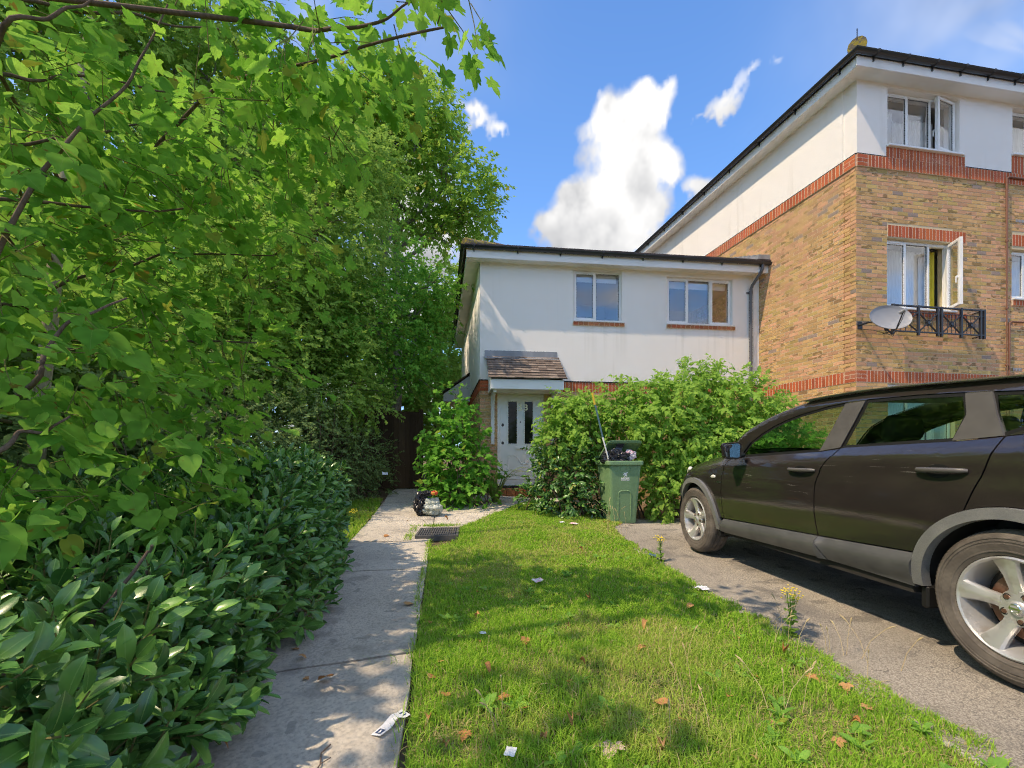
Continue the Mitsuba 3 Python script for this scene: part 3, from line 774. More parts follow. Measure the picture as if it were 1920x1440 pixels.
# black balconet railing under the first-floor window
rail = obj('railing', MB().cbox(FB, 0.55, 2.61, 0.17, 0.20, 3.765, 3.795, 0.004).cbox(FB, 0.55, 2.61, 0.17, 0.20, 3.30, 3.325, 0.004).cbox(FB, 0.55, 2.61, 0.176, 0.194, 3.66, 3.675, 0.003).get(), 'm_iron', block, label='black iron railing with crossed panels under the window')
posts = [0.55, 1.10, 1.525, 1.61, 2.05, 2.49, 2.575]
for a in posts:
    obj('post', MB().cbox(FB, a, a + 0.035, 0.165, 0.205, 3.25, 3.80, 0.004).get(), 'm_iron', rail)
for a0, a1 in ((0.585, 1.10), (1.135, 1.525), (1.645, 2.05), (2.085, 2.49)):
    c, zc_ = (a0 + a1) / 2, 3.49
    for (x0, z0), (x1, z1) in (((a0, 3.66), (a1, 3.325)), ((a0, 3.325), (a1, 3.66))):
        obj('diagonal_bar', MB().tube([bp(x0, 0.185, z0), bp(x1, 0.185, z1)], 0.013, 6).get(), 'm_iron', rail)
    ring = [bp(c + 0.05 * math.cos(t), 0.185, zc_ + 0.05 * math.sin(t)) for t in np.linspace(0, 2 * math.pi, 18)]
    obj('ring', MB().tube(ring, 0.012, 6).get(), 'm_iron', rail)
    obj('boss', MB().tube([bp(c, 0.165, zc_), bp(c, 0.205, zc_)], 0.028, 10).get(), 'm_iron', rail)
    for x in (a0 + (c - a0) * 0.55, c, c + (a1 - c) * 0.45):
        obj('baluster', MB().tube([bp(x, 0.185, 3.325), bp(x, 0.185, 3.66)], 0.006, 6).get(), 'm_iron', rail)
for a in (0.57, 2.59):
    for z in (3.31, 3.775):
        obj('fixing', MB().tube([bp(a, 0.0, z), bp(a, 0.18, z)], 0.011, 6).get(), 'm_iron', rail)
# satellite dish
dish = thing('satellite_dish', 'grey satellite dish on a wall arm at the corner of the brick block', 'satellite dish')
ctr = bp(0.20, 0.40, 3.42)
look = np.array([-0.22, -0.88, 0.36]); look /= np.linalg.norm(look)
sx = np.cross(look, [0, 0, 1.0]); sx /= np.linalg.norm(sx)
sy = np.cross(sx, look)
n, kk = 40, 10
V, F = [], []
for side, off in ((0, 0.0), (1, -0.012)):
    for k in range(kk + 1):
        t = k / kk
        for i in range(n):
            an = 2 * math.pi * i / n
            u_, v_ = 0.33 * t * math.cos(an), 0.25 * t * math.sin(an)
            V.append(ctr + sx * u_ + sy * v_ + look * (0.075 * t * t + off + (0.012 if k == kk else 0)))
nn = (kk + 1) * n
for side in (0, 1):
    for k in range(kk):
        for i in range(n):
            a_, b_ = side * nn + k * n + i, side * nn + k * n + (i + 1) % n
            F.append([a_, b_, b_ + n, a_ + n])
for i in range(n):
    a_, b_ = kk * n + i, kk * n + (i + 1) % n
    F.append([a_, b_, b_ + nn, a_ + nn])
obj('reflector', MB().add(V, F).get(), 'm_dish', dish, smooth=40)
lnb = ctr + look * 0.36 - sy * 0.10
obj('feed_arm', MB().tube([ctr - sy * 0.26 + look * 0.05, ctr - sy * 0.27 + look * 0.12, lnb], 0.010, 8).get(), 'm_iron', dish)
d_ = (ctr - lnb) / np.linalg.norm(ctr - lnb)
obj('receiver', MB().tube([lnb - d_ * 0.05, lnb + d_ * 0.01, lnb + d_ * 0.012, lnb + d_ * 0.06, lnb + d_ * 0.062, lnb + d_ * 0.075], [0.022, 0.022, 0.028, 0.03, 0.034, 0.03], 12).get(), 'm_dish', dish, smooth=40)
back = ctr - look * 0.06
obj('wall_arm', MB().tube([bp(0.06, 0.0, 3.44), bp(0.06, 0.20, 3.44), bp(0.10, 0.24, 3.44), back - sy * 0.05, back], 0.019, 8).get(), 'm_iron', dish)
obj('wall_plate', MB().cbox(FB, 0.02, 0.12, 0.0, 0.012, 3.37, 3.51, 0.003).get(), 'm_iron', dish)
obj('bracket', MB().tube([back - look * 0.02 - sy * 0.16, back - look * 0.02 + sy * 0.1], 0.03, 8).tube([ctr - sy * 0.3, back - sy * 0.16], 0.012, 6).get(), 'm_iron', dish)
obj('cable', MB().tube([lnb - d_ * .05, lnb - sy * 0.12 - look * .1, ctr - sy * 0.34, back - sy * 0.25, bp(0.12, 0.2, 3.30), bp(0.07, 0.02, 3.36)], 0.005, 5).get(), 'm_seal', dish)

# ---------------------------------------------------------------- ground, path, driveway
def speckle(p, k):
    return noise(p.x * k, p.y * k, p.z * k)


def soil_fn(p, n, uv):
    f = fbm(p.x * 6, p.y * 6, 0.0, 4)
    c = mix((0.085, 0.062, 0.040), (0.15, 0.115, 0.075), f) * (0.7 + 0.6 * speckle(p, 90))
    return mix(c, (0.17, 0.085, 0.035), smoothstep(0.6, 0.75, fbm(p.x * 23, p.y * 23, 3.0, 3)) * 0.6)


def turf_fn(p, n, uv):
    f = fbm(p.x * 3.2, p.y * 3.2, 0.0, 4)
    c = mix((0.085, 0.125, 0.028), (0.20, 0.20, 0.075), smoothstep(0.35, 0.7, f))
    return c * (0.55 + 0.8 * speckle(p, 130))


def concrete_fn(p, n, uv):
    f = fbm(p.x * 2.2, p.y * 2.2, 0.0, 5)
    g1, g2 = speckle(p, 95), speckle(p, 260)
    c = mix((0.38, 0.340, 0.282), (0.53, 0.480, 0.405), f) * (0.62 + 0.5 * g1 + 0.28 * g2)
    c = mix(c, (0.17, 0.155, 0.135), smoothstep(0.70, 0.86, g1 * 0.6 + g2 * 0.4) * 0.55)
    c = mix(c, (0.21, 0.19, 0.165), smoothstep(0.57, 0.74, fbm(p.x * 5 + 9, p.y * 5, 2.0, 4)) * 0.5)
    return mix(c, (0.16, 0.15, 0.14), smoothstep(0.86, 0.93, noise(p.x * 17 + 3 * f, p.y * 17, 5.0)) * 0.45)


def asphalt_fn(p, n, uv):
    f = fbm(p.x * 1.3, p.y * 1.3, 0.0, 4)
    d, d2, r = voronoi(p.x * 150, p.y * 150)
    c = mix((0.25, 0.222, 0.185), (0.42, 0.375, 0.310), f)
    c = c * (0.62 + 0.65 * r) * (1.0 - 0.30 * smoothstep(0.30, 0.62, d))
    c = mix(c, (0.10, 0.095, 0.09), smoothstep(0.56, 0.72, fbm(p.x * 3 + 4, p.y * 2, 7.0, 4)) * 0.5)
    oil = smoothstep(0.60, 0.70, fbm(p.x * 6, p.y * 6, 21.0, 4)) * smoothstep(1.9, 2.6, p.x)
    c = mix(c, (0.055, 0.052, 0.05), oil * 0.45)
    crk = dr.abs(fbm(p.x * 2.3, p.y * 2.3, 31.0, 4) - 0.5)
    c = mix(c, (0.06, 0.055, 0.05), smoothstep(0.006, 0.002, crk) * 0.6)
    verge = smoothstep(2.05, 1.80, p.x + 0.25 * (f - 0.5))
    return mix(c, (0.15, 0.135, 0.09), verge * smoothstep(0.35, 0.65, fbm(p.x * 17, p.y * 17, 3.0, 3)) * 0.6)


def asphalt_h(p, n, uv):
    d, d2, r = voronoi(p.x * 150, p.y * 150)
    return (1 - d) * 0.0016 * (0.5 + r)


mat('m_soil', soil_fn, rough=1.0, spec=0.1)
mat('m_turf', turf_fn, rough=1.0, spec=0.1)
mat('m_concrete', concrete_fn, rough=0.95, spec=0.2, bump=lambda p, n, uv: fbm(p.x * 110, p.y * 110, p.z * 110, 3) * 0.006)
mat('m_asphalt', asphalt_fn, rough=0.9, spec=0.3, bump=asphalt_h)
mat('m_kerb', lambda p, n, uv: mix((0.34, 0.31, 0.27), (0.46, 0.43, 0.38), fbm(p.x * 7, p.y * 7, p.z * 7, 3)) * (0.7 + 0.5 * speckle(p, 160)), rough=0.95)


def sheet(xs, ys, dz, clip=None):
    X, Y = np.meshgrid(xs, ys, indexing='ij')
    V = np.stack([X, Y, G(X, Y) + dz], -1).reshape(-1, 3)
    n = len(ys)
    i, j = np.meshgrid(np.arange(len(xs) - 1), np.arange(n - 1), indexing='ij')
    q = np.stack([i * n + j, (i + 1) * n + j, (i + 1) * n + j + 1, i * n + j + 1], -1).reshape(-1, 4)
    return V, q


def tri_poly(poly, h, edge=None, jit=0.0):
    """Delaunay triangulation of a polygon with an interior grid of spacing h."""
    from scipy.spatial import Delaunay
    edge = edge or h * 0.7
    P = []
    for g in getattr(poly, 'geoms', [poly]):
        for ring in [g.exterior, *g.interiors]:
            L = ring.length
            cs = np.array(ring.coords)[:-1]
            for i in range(len(cs)):
                p, q = cs[i], cs[(i + 1) % len(cs)]
                n = max(1, int(np.hypot(*(q - p)) / edge))
                P += [p + (q - p) * k / n for k in range(n)]
    x0, y0, x1, y1 = poly.bounds
    gx, gy = np.meshgrid(np.arange(x0, x1, h), np.arange(y0, y1, h))
    pts = np.stack([gx.ravel(), gy.ravel()], 1)
    inner = poly.buffer(-edge * 0.55)
    P = np.array(P)
    if not inner.is_empty:
        pts = pts[shapely.contains_xy(inner, pts[:, 0], pts[:, 1])]
        P = np.vstack([P, pts])
    t = Delaunay(P).simplices
    c = P[t].mean(1)
    ok = shapely.contains_xy(poly, c[:, 0], c[:, 1])
    a, b, c2 = P[t[:, 0]], P[t[:, 1]], P[t[:, 2]]
    area = np.abs((b[:, 0] - a[:, 0]) * (c2[:, 1] - a[:, 1]) - (b[:, 1] - a[:, 1]) * (c2[:, 0] - a[:, 0]))
    return P, t[ok & (area > 1e-10)]


gx = np.concatenate([[-220, -90, -40, -20], np.arange(-12, 12.1, 0.5), [20, 40, 90, 220]])
gy = np.concatenate([[-200, -80, -30, -15], np.arange(-8, 22.1, 0.5), [35, 60, 110, 240]])
V, q = sheet(gx, gy, -0.012)
setting('ground', MB().add(V, q).get(), 'm_soil', smooth=True)
LAWN = Polygon([(-0.13, -2.0), (-0.18, 1.5), (-0.225, 2.3), (-0.262, 3.3), (-0.30, 4.3), (-0.33, 4.9), (-0.02, 5.25), (0.02, 6.02), (0.45, 6.75), (0.90, 7.62), (1.35, 8.3), (2.9, 7.0), (2.15, 5.95),
                (2.02, 5.2), (1.95, 4.45), (1.90, 3.4), (1.80, 2.5), (1.765, 1.9), (1.78, 1.3), (1.80, -2.0)])
P_, t_ = tri_poly(LAWN, 0.22)
setting('lawn_soil', MB().add(np.column_stack([P_, G(P_[:, 0], P_[:, 1]) + 0.0]), t_).get(), 'm_turf', smooth=True)
DRIVE = Polygon([(1.80, -3.0), (1.775, 1.3), (1.76, 1.9), (1.79, 2.5), (1.895, 3.4), (1.94, 4.45), (2.01, 5.2), (2.14, 5.95), (2.05, 6.30), (2.3, 6.9), (7.0, 6.95), (7.6, 7.0), (12, 7.1), (12, -3)])
P_, t_ = tri_poly(DRIVE, 0.4)
setting('driveway', MB().add(np.column_stack([P_, G(P_[:, 0], P_[:, 1]) + 0.012]), t_).get(), 'm_asphalt', smooth=True)
edge = [(1.775, 0.2), (1.772, 1.3), (1.757, 1.9), (1.787, 2.5), (1.892, 3.4), (1.937, 4.45), (2.007, 5.2)]
ln = LineString(edge)
n_ = int(ln.length / 0.915)
for k in range(n_):
    p, q = np.array(ln.interpolate(k * 0.915 + 0.006).coords[0]), np.array(ln.interpolate((k + 1) * 0.915 - 0.006).coords[0])
    d = q - p
    fr = Frame((p[0], p[1], 0), math.degrees(math.atan2(d[0], d[1])))
    m = MB().cbox(fr, 0, np.hypot(*d), -0.03, 0.03, -0.10, 0.010, 0.006)
    key = obj('edging_stone', m.get(), 'm_kerb', 'driveway')
# concrete path: slabs with open joints
def slab(c4, top=0.03, r=None, thick=0.12):
    P = np.array(c4, float)
    ctr = P.mean(0)
    z = G(P[:, 0], P[:, 1]) + top + (r.uniform(-0.004, 0.004, 4) if r is not None else 0)
    n = 14
    uu, vv = np.meshgrid(np.linspace(0, 1, n), np.linspace(0, 1, n), indexing='ij')
    w = [(1 - uu) * (1 - vv), uu * (1 - vv), uu * vv, (1 - uu) * vv]
    X = sum(w[k][..., None] * P[k] for k in range(4))
    Z = sum(w[k] * z[k] for k in range(4))
    edge_d = np.minimum(np.minimum(uu, 1 - uu), np.minimum(vv, 1 - vv))
    Z = Z - 0.006 * (edge_d < 1e-6) + (meshkit.fbm(np.stack([X[..., 0] * 3, X[..., 1] * 3, Z * 0], -1), 3) - 0.5) * 0.006
    jx = (meshkit.noise(np.stack([X[..., 0] * 9, X[..., 1] * 9, Z * 0 + 4], -1)) - 0.5) * 0.016 * (edge_d < 1e-6)
    V = np.concatenate([X + jx[..., None], Z[..., None]], -1).reshape(-1, 3)
    i, j = np.meshgrid(np.arange(n - 1), np.arange(n - 1), indexing='ij')
    q = np.stack([i * n + j, (i + 1) * n + j, (i + 1) * n + j + 1, i * n + j + 1], -1).reshape(-1, 4)
    m = MB().add(V, q)
    ring = [i * n for i in range(n)] + [(n - 1) * n + j for j in range(1, n)] + [i * n + n - 1 for i in range(n - 2, -1, -1)] + [j for j in range(n - 2, 0, -1)]
    B = V[ring]
    lo = B - [0, 0, thick]
    k = len(ring)
    m.add(np.vstack([B, lo]), [[i, (i + 1) % k, k + (i + 1) % k, k + i] for i in range(k)])
    return m.get()
def px_(y): return float(np.interp(y, [-2, 1.5, 2.3, 3.3, 4.9, 12], [-0.14, -0.19, -0.235, -0.272, -0.345, -0.50]))
def pl_(y): return float(np.interp(y, [-2, 1.5, 4.8, 7, 9, 12], [-1.10, -1.16, -1.27, -1.32, -1.45, -1.6]))
pathk = numbered('path')
labels[pathk] = {'kind': 'structure'}
rr = rs(77)
js = [(-2.0, -2.0), (0.15, 0.1), (2.12, 2.34), (4.02, 4.06), (5.28, 5.28), (6.55, 6.55), (8.0, 8.0), (9.6, 9.6), (11.5, 11.5)]
for k in range(len(js) - 1):
    a, b = js[k], js[k + 1]
    g_ = 0.011
    obj('slab', slab([(pl_(a[0]), a[0] + g_), (px_(a[1]), a[1] + g_), (px_(b[1]), b[1] - g_), (pl_(b[0]), b[0] - g_)], 0.03, rr), 'm_concrete', 'path', smooth=40)
obj('slab', slab([(px_(6.03) + 0.012, 6.03), (0.02, 6.03), (0.60, 7.02), (px_(7.25) + 0.012, 7.25)], 0.028, rr), 'm_concrete', 'path', smooth=40)
obj('slab', slab([(px_(7.27) + 0.012, 7.27), (0.612, 7.04), (1.36, 8.30), (0.30, 9.05)], 0.028, rr), 'm_concrete', 'path', smooth=40)
obj('slab', slab([(0.31, 9.07), (1.375, 8.33), (2.2, 8.7), (2.2, 9.45)], 0.03, rr), 'm_concrete', 'path', smooth=40)
# ribbed drain cover beside the path
gr = thing('drain_cover', 'dark ribbed metal drain cover between the path and the lawn', 'drain cover')
fg = Frame((-0.315, 5.35, float(G(-0.3, 5.6)) + 0.012), 93)
gfr = MB()
W_, D_ = 0.52, 0.58
gg = Frame((-0.54, 5.36, float(G(-0.3, 5.6)) + 0.034), 91.5, -1)
for a0, a1, o0, o1 in ((0, W_, 0, 0.03), (0, W_, D_ - 0.03, D_), (0, 0.03, 0.03, D_ - 0.03), (W_ - 0.03, W_, 0.03, D_ - 0.03)):
    gfr.cbox(gg, a0, a1, o0, o1, -0.05, 0.022, 0.004)
mat('m_castiron', lambda p, n, uv: mix((0.055, 0.058, 0.066), (0.115, 0.11, 0.105), fbm(p.x * 20, p.y * 20, p.z * 20, 3)), rough=0.7, spec=0.4)
obj('frame', gfr.get(), 'm_castiron', gr)
obj('base_plate', MB().box(gg, 0.025, W_ - 0.025, 0.025, D_ - 0.025, -0.05, 0.004).get(), 'm_castiron', gr)
for k in range(16):
    a = 0.042 + k * 0.0282
    obj('rib', MB().cbox(gg, a, a + 0.014, 0.035, D_ - 0.035, 0.0, 0.020, 0.003).get(), 'm_castiron', gr)
for k in range(3):
    obj('cross_rib', MB().cbox(gg, 0.032, W_ - 0.032, 0.14 + 0.14 * k, 0.155 + 0.14 * k, 0.0, 0.016, 0.003).get(), 'm_castiron', gr)
# dark close-boarded fence between hedge and side path
fence = thing('fence', 'dark brown close-boarded wooden fence panel at the end of the hedge', 'fence')
mat('m_fence', lambda p, n, uv: mix((0.060, 0.036, 0.020), (0.11, 0.068, 0.036), uv.x) * (0.7 + 0.6 * fbm(p.x * 40, p.y * 40, p.z * 2.2, 3)), rough=0.9)
ff = Frame((-3.3, 10.55, float(G(-1.5, 10.6))), 90)
r = rs(5)
for k in range(19):
    m = MB().cbox(ff, k * 0.125, k * 0.125 + 0.135, 0.0 + 0.008 * (k % 2), 0.014 + 0.008 * (k % 2), 0.05, 1.86 + r.uniform(-.01, .01), 0.003, r.rand(2))
    obj('board', m.get(), 'm_fence', fence, uv=m.uv())
for a in (0.0, 2.38):
    obj('post', MB().cbox(ff, a - 0.05, a + 0.05, -0.10, -0.002, -0.3, 1.92, 0.006, (0.3, .5)).get(), 'm_fence', fence)
for z in (0.3, 1.5):
    obj('rail', MB().cbox(ff, 0.0, 2.38, -0.05, -0.004, z, z + 0.09, 0.006, (0.3, .5)).get(), 'm_fence', fence)

# ---------------------------------------------------------------- the car
def paint_fn(p, n, uv):
    dust = fbm(p.x * 5, p.y * 5, p.z * 9, 4)
    flake = noise(p.x * 900, p.y * 900, p.z * 900)
    c = C3(0.0270, 0.0218, 0.0210) * (0.75 + 0.5 * flake)
    low = smoothstep(0.75, 0.40, p.z)
    c = mix(c, (0.12, 0.10, 0.085), smoothstep(0.35, 0.85, dust) * 0.07 + low * 0.05)
    scr = smoothstep(0.86, 0.90, noise(p.x * 2.0, p.y * 6, p.z * 210)) * smoothstep(0.62, 0.74, fbm(p.x * 3, p.y * 3.4, p.z * 5, 3))
    return mix(c, (0.30, 0.29, 0.28), scr * 0.7)
scene['m_paint'] = {'type': 'twosided', 'bsdf': {'type': 'roughplastic', 'diffuse_reflectance': proc(paint_fn), 'alpha': 0.010, 'int_ior': 1.8, 'distribution': 'ggx'}}
mat('m_cladding', lambda p, n, uv: mix((0.135, 0.140, 0.146), (0.225, 0.225, 0.222), fbm(p.x * 9, p.y * 9, p.z * 9, 4)) * (0.85 + 0.3 * noise(p.x * 300, p.y * 300, p.z * 300)), rough=0.42, spec=0.5)
mat('m_sill', lambda p, n, uv: mix((0.062, 0.064, 0.068), (0.112, 0.113, 0.115), fbm(p.x * 9, p.y * 9, p.z * 9, 4)), rough=0.38, spec=0.5)
mat('m_trim', lambda p, n, uv: mix((0.085, 0.079, 0.077), (0.125, 0.119, 0.116), fbm(p.x * 12, p.y * 12, p.z * 12, 3)), rough=0.40, spec=0.5)
mat('m_black', color=(0.012, 0.012, 0.012), rough=0.55)
mat('m_liner', lambda p, n, uv: mix((0.018, 0.017, 0.016), (0.05, 0.045, 0.04), fbm(p.x * 15, p.y * 15, p.z * 15, 3)), rough=0.85)
mat('m_seat', color=(0.035, 0.035, 0.038), rough=0.95)
mat('m_dash', color=(0.045, 0.045, 0.048), rough=0.7)
def tyre_fn(p, n, uv):
    return mix((0.100, 0.087, 0.077), (0.165, 0.145, 0.125), smoothstep(0.3, 0.8, fbm(p.x * 11, p.y * 11, p.z * 11, 4))) * (0.85 + 0.25 * noise(p.x * 90, p.y * 90, p.z * 90))
mat('m_tyre', tyre_fn, rough=0.85, spec=0.3)
mat('m_alloy', lambda p, n, uv: mix((0.60, 0.60, 0.60), (0.38, 0.335, 0.28), smoothstep(0.50, 0.78, fbm(p.x * 14, p.y * 14, p.z * 14, 4)) * 0.65), rough=0.32, metallic=0.55, spec=0.5)
mat('m_disc', lambda p, n, uv: mix((0.20, 0.15, 0.12), (0.26, 0.10, 0.05), fbm(p.x * 20, p.y * 20, p.z * 20, 3)), rough=0.5, metallic=0.7)
mat('m_chrome', color=(0.75, 0.75, 0.75), rough=0.15, metallic=1.0)
mat('m_lamp', color=(0.72, 0.70, 0.66), rough=0.15, spec=0.6, clearcoat=1.0)
scene['m_mirror'] = {'type': 'twosided', 'bsdf': {'type': 'conductor', 'specular_reflectance': {'type': 'rgb', 'value': [0.36, 0.42, 0.38]}}}
scene['m_carglass'] = {'type': 'thindielectric', 'int_ior': 1.55, 'specular_transmittance': {'type': 'rgb', 'value': [0.62, 0.80, 0.66]}}
scene['m_tintglass'] = {'type': 'thindielectric', 'int_ior': 1.55, 'specular_transmittance': {'type': 'rgb', 'value': [0.50, 0.66, 0.54]}}
scene['m_darkglass'] = {'type': 'twosided', 'bsdf': {'type': 'principled', 'base_color': {'type': 'rgb', 'value': [0.010, 0.012, 0.012]}, 'roughness': 0.05, 'specular': 0.75}}

car = thing('car', 'dark brown-black crossover car with grey plastic sills parked on the driveway', 'car')
CD = np.array([0.075, 2.765, 0.0]); CD /= np.linalg.norm(CD)
CN = np.array([CD[1], -CD[0], 0.0])
CP = np.array([2.40, 1.655, 0.0])
CARW = 1.78
def CF(v, mirror=False):
    """car space (along, inboard from the left side, up) -> world"""
    v = np.asarray(v, float)
    w = CARW - v[..., 1:2] if mirror else v[..., 1:2]
    return CP + v[..., 0:1] * CD + w * CN + v[..., 2:3] * np.array([0, 0, 1.0])
I = np.interp
def zbelt(a): return I(a, [-.9, -.3, 0, .15, .33, 1.0, 1.18, 2.06, 2.3, 2.5, 3.0, 3.5], [1.20, 1.17, 1.15, 1.14, 1.125, 1.105, 1.08, 1.04, 1.03, 1.00, 0.93, 0.75])
from scipy.interpolate import PchipInterpolator
_zt = PchipInterpolator([-.95, -.75, -.4, .157, .334, .633, 1.018, 1.402, 1.755, 2.107, 2.433, 2.816, 3.117, 3.309, 3.42, 3.55], [1.18, 1.32, 1.41, 1.452, 1.464, 1.487, 1.506, 1.504, 1.452, 1.337, 1.095, 1.017, 0.962, 0.868, 0.69, 0.50])
def ztop(a): return _zt(np.clip(a, -.95, 3.55))
def S(a, z):
    a, z = np.asarray(a, float), np.asarray(z, float)
    zb, zt = zbelt(a), ztop(a)
    o = 0.012 + 0.05 * ((z - 0.70) / 0.36) ** 2 * (z < zb)
    o = np.where(z >= zb, 0.012 + 0.05 * ((zb - 0.70) / 0.36) ** 2, o)
    t = np.clip((z - (zb - 0.080)) / 0.080, 0, 1)
    o = o + 0.052 * t ** 1.25 + 0.22 * np.maximum(z - zb, 0)
    # a soft crease line along the door handles
    o = o + 0.006 * np.exp(-((z - 0.905 - 0.02 * (2.5 - a)) / 0.03) ** 2)
    e = np.clip((z - (zt - 0.095)) / 0.095, 0, 1)
    o = o + 0.15 * e ** 2.2
    o = o + 0.42 * np.clip(a - 2.72, 0, None) ** 2 + 0.6 * np.clip(-0.35 - a, 0, None) ** 2
    return o
def panel(name, poly, bsdf, parent=None, off=0.0, depth=0.022, h=0.035, both=True, label=None, back=False, smooth=38):
    """A piece of the car's side: polygon in (along, up), laid on the side surface, edges turned inwards."""
    P, t = tri_poly(poly, h, edge=0.02)
    keys = []
    for mir in ((False, True) if both else (False,)):
        m = MB()
        of = off if not callable(off) else off(P[:, 0], P[:, 1])
        v = np.column_stack([P[:, 0], S(P[:, 0], P[:, 1]) + of, P[:, 1]])
        m.add(CF(v, mir), t)
        for g in getattr(poly, 'geoms', [poly]):
            for ring in [g.exterior, *g.interiors]:
                R = np.array(ring.segmentize(0.02).coords)
                o = S(R[:, 0], R[:, 1]) + (off if not callable(off) else off(R[:, 0], R[:, 1]))
                a_, b_ = np.column_stack([R[:, 0], o, R[:, 1]]), np.column_stack([R[:, 0], o + depth, R[:, 1]])
                k = len(R)
                if depth:
                    m.add(CF(np.vstack([a_, b_]), mir), [[i, i + 1, k + i + 1, k + i] for i in range(k - 1)])
        keys.append(obj(name, m.get(), bsdf, parent or car, smooth=smooth, label=label))
    return keys
WZ, WR = 0.375, 0.345
FWA = 2.766
arch = lambda a, r: Point(a, WZ - 0.0).buffer(r, quad_segs=24)
RO, RI = 0.445, 0.392
gap = 0.005
belt_pts = [(a, float(zbelt(a))) for a in np.linspace(2.22, -0.9, 40)]
front_door = Polygon([(2.235, 0.462), (1.10, 0.505), (1.118, 0.66), (1.122, 0.85), (1.10, 0.955), (1.035, 1.06), (1.025, float(zbelt(1.025)))] + [(a, float(zbelt(a))) for a in np.linspace(1.1, 2.18, 12)] + [(2.225, 1.02), (2.25, 0.90), (2.25, 0.70)])
rear_door = Polygon([(1.09, 0.506), (0.40, 0.536), (0.19, 0.79), (0.155, 0.90), (0.126, 0.995), (0.112, 1.08), (0.117, float(zbelt(.117)))] + [(a, float(zbelt(a))) for a in np.linspace(0.2, 0.98, 10)] + [(1.015, float(zbelt(1.015))), (1.025, 1.06), (1.09, 0.955), (1.112, 0.85), (1.108, 0.66)]).difference(arch(0, RO + 0.004))
quarter = Polygon([(0.30, 0.50), (0.183, 0.79), (0.147, 0.90), (0.118, 0.995), (0.104, 1.08), (0.109, float(zbelt(.109)))] + [(a, float(zbelt(a))) for a in np.linspace(0.05, -0.9, 20)] + [(-0.93, 0.9), (-0.9, 0.46), (0.2, 0.46)]).difference(arch(0, RO + 0.004))
fender = Polygon([(2.243, 0.462), (2.258, 0.70), (2.258, 0.90), (2.233, 1.02)] + [(a, float(ztop(a))) for a in np.linspace(2.44, 3.40, 24)] + [(3.46, 0.66), (3.47, 0.5), (3.3, 0.46)]).difference(arch(FWA, RO + 0.004))
panel('front_door', front_door, 'm_paint')
panel('rear_door', rear_door, 'm_paint')
panel('rear_wing', quarter, 'm_paint')
panel('front_wing', fender, 'm_paint')
def clad(a, z):
    zt = np.interp(a, [0.4, 1.09, 2.3], [0.53, 0.498, 0.45])
    t = np.clip((zt - z) / 0.055, 0, 1)
    return -0.006 - 0.034 * t ** 0.8 + 0.022 * np.clip((zt - 0.07 - z) / 0.09, 0, 1) ** 2 - 0.03 * np.exp(-((a - 1.075) / 0.035) ** 2) * np.clip((zt - z) / 0.03, 0, 1) * (a < 1.09)
panel('sill_trim', Polygon([(2.24, 0.452), (1.097, 0.497), (1.06, 0.43), (1.03, 0.352), (2.2, 0.325), (2.30, 0.33)]).difference(arch(FWA, RO)), 'm_sill', off=clad, depth=0.06, h=0.018)
panel('sill_trim', Polygon([(1.086, 0.497), (0.40, 0.528), (0.42, 0.342), (1.018, 0.352), (1.05, 0.43)]).difference(arch(0, RO)), 'm_sill', off=clad, depth=0.06, h=0.018)
for c_ in (0.0, FWA):
    panel('arch_trim', arch(c_, RO).difference(arch(c_, RI)).intersection(sbox(c_ - 0.6, 0.335 if c_ else 0.36, c_ + (0.6 if c_ < 1 else 0.475), 2)), 'm_cladding', off=-0.026, depth=0.05, h=0.03)
# greenhouse: window openings cut from the painted upper side
fwin = Polygon([(2.075, 1.053), (1.975, 1.165), (1.85, 1.235), (1.717, 1.29), (1.58, 1.33), (1.45, 1.358), (1.2, 1.393), (1.04, 1.402), (1.10, 1.25), (1.175, 1.092)])
rwin = Polygon([(0.885, 1.403), (0.563, 1.388), (0.328, 1.368), (0.298, 1.262), (0.335, 1.136), (0.6, 1.128), (1.0, 1.113), (0.93, 1.28)])
qwin = Polygon([(0.19, 1.355), (0.0, 1.335), (-0.35, 1.29), (-0.62, 1.23), (-0.35, 1.205), (0.01, 1.195), (0.132, 1.150), (0.165, 1.25)])
top_pts = [(a, float(ztop(a))) for a in np.linspace(-0.9, 2.46, 80)]
upper = Polygon([(a, float(zbelt(a)) + 0.003) for a in np.linspace(2.42, -0.9, 60)] + top_pts)
upper = upper.difference(unary_union([fwin.buffer(0.014, join_style=1), rwin.buffer(0.014, join_style=1), qwin.buffer(0.012)])).buffer(0)
bpil = Polygon([(1.192, 1.085), (1.115, 1.25), (1.052, 1.408), (0.90, 1.409), (0.95, 1.28), (1.022, 1.108)])
cpil = Polygon([(0.318, 1.375), (0.20, 1.368), (0.165, 1.26), (0.118, 1.146), (0.335, 1.130), (0.292, 1.262)])
panel('upper_side', upper.difference(bpil.buffer(0.003)).difference(cpil.buffer(0.004)), 'm_paint', h=0.03)
panel('door_pillar', bpil, 'm_trim', off=-0.003, label='dull grey pillar trim between the side windows')
panel('rear_pillar', cpil, 'm_trim', off=-0.004)
def glassp(name, poly, bsdf, seal=0.014):
    for mir in (False, True):
        P, t = tri_poly(poly, 0.05, edge=0.03)
        k = obj(name, MB().add(CF(np.column_stack([P[:, 0], S(P[:, 0], P[:, 1]) + 0.010, P[:, 1]]), mir), t).get(), bsdf, car, smooth=True)
        ringp = poly.buffer(seal, join_style=1).difference(poly.buffer(-0.008))
        P, t = tri_poly(ringp, 0.02, edge=0.015)
        obj('seal', MB().add(CF(np.column_stack([P[:, 0], S(P[:, 0], P[:, 1]) + 0.006, P[:, 1]]), mir), t).get(), 'm_black', k)
glassp('front_window', fwin, 'm_carglass')
glassp('rear_window', rwin, 'm_tintglass')
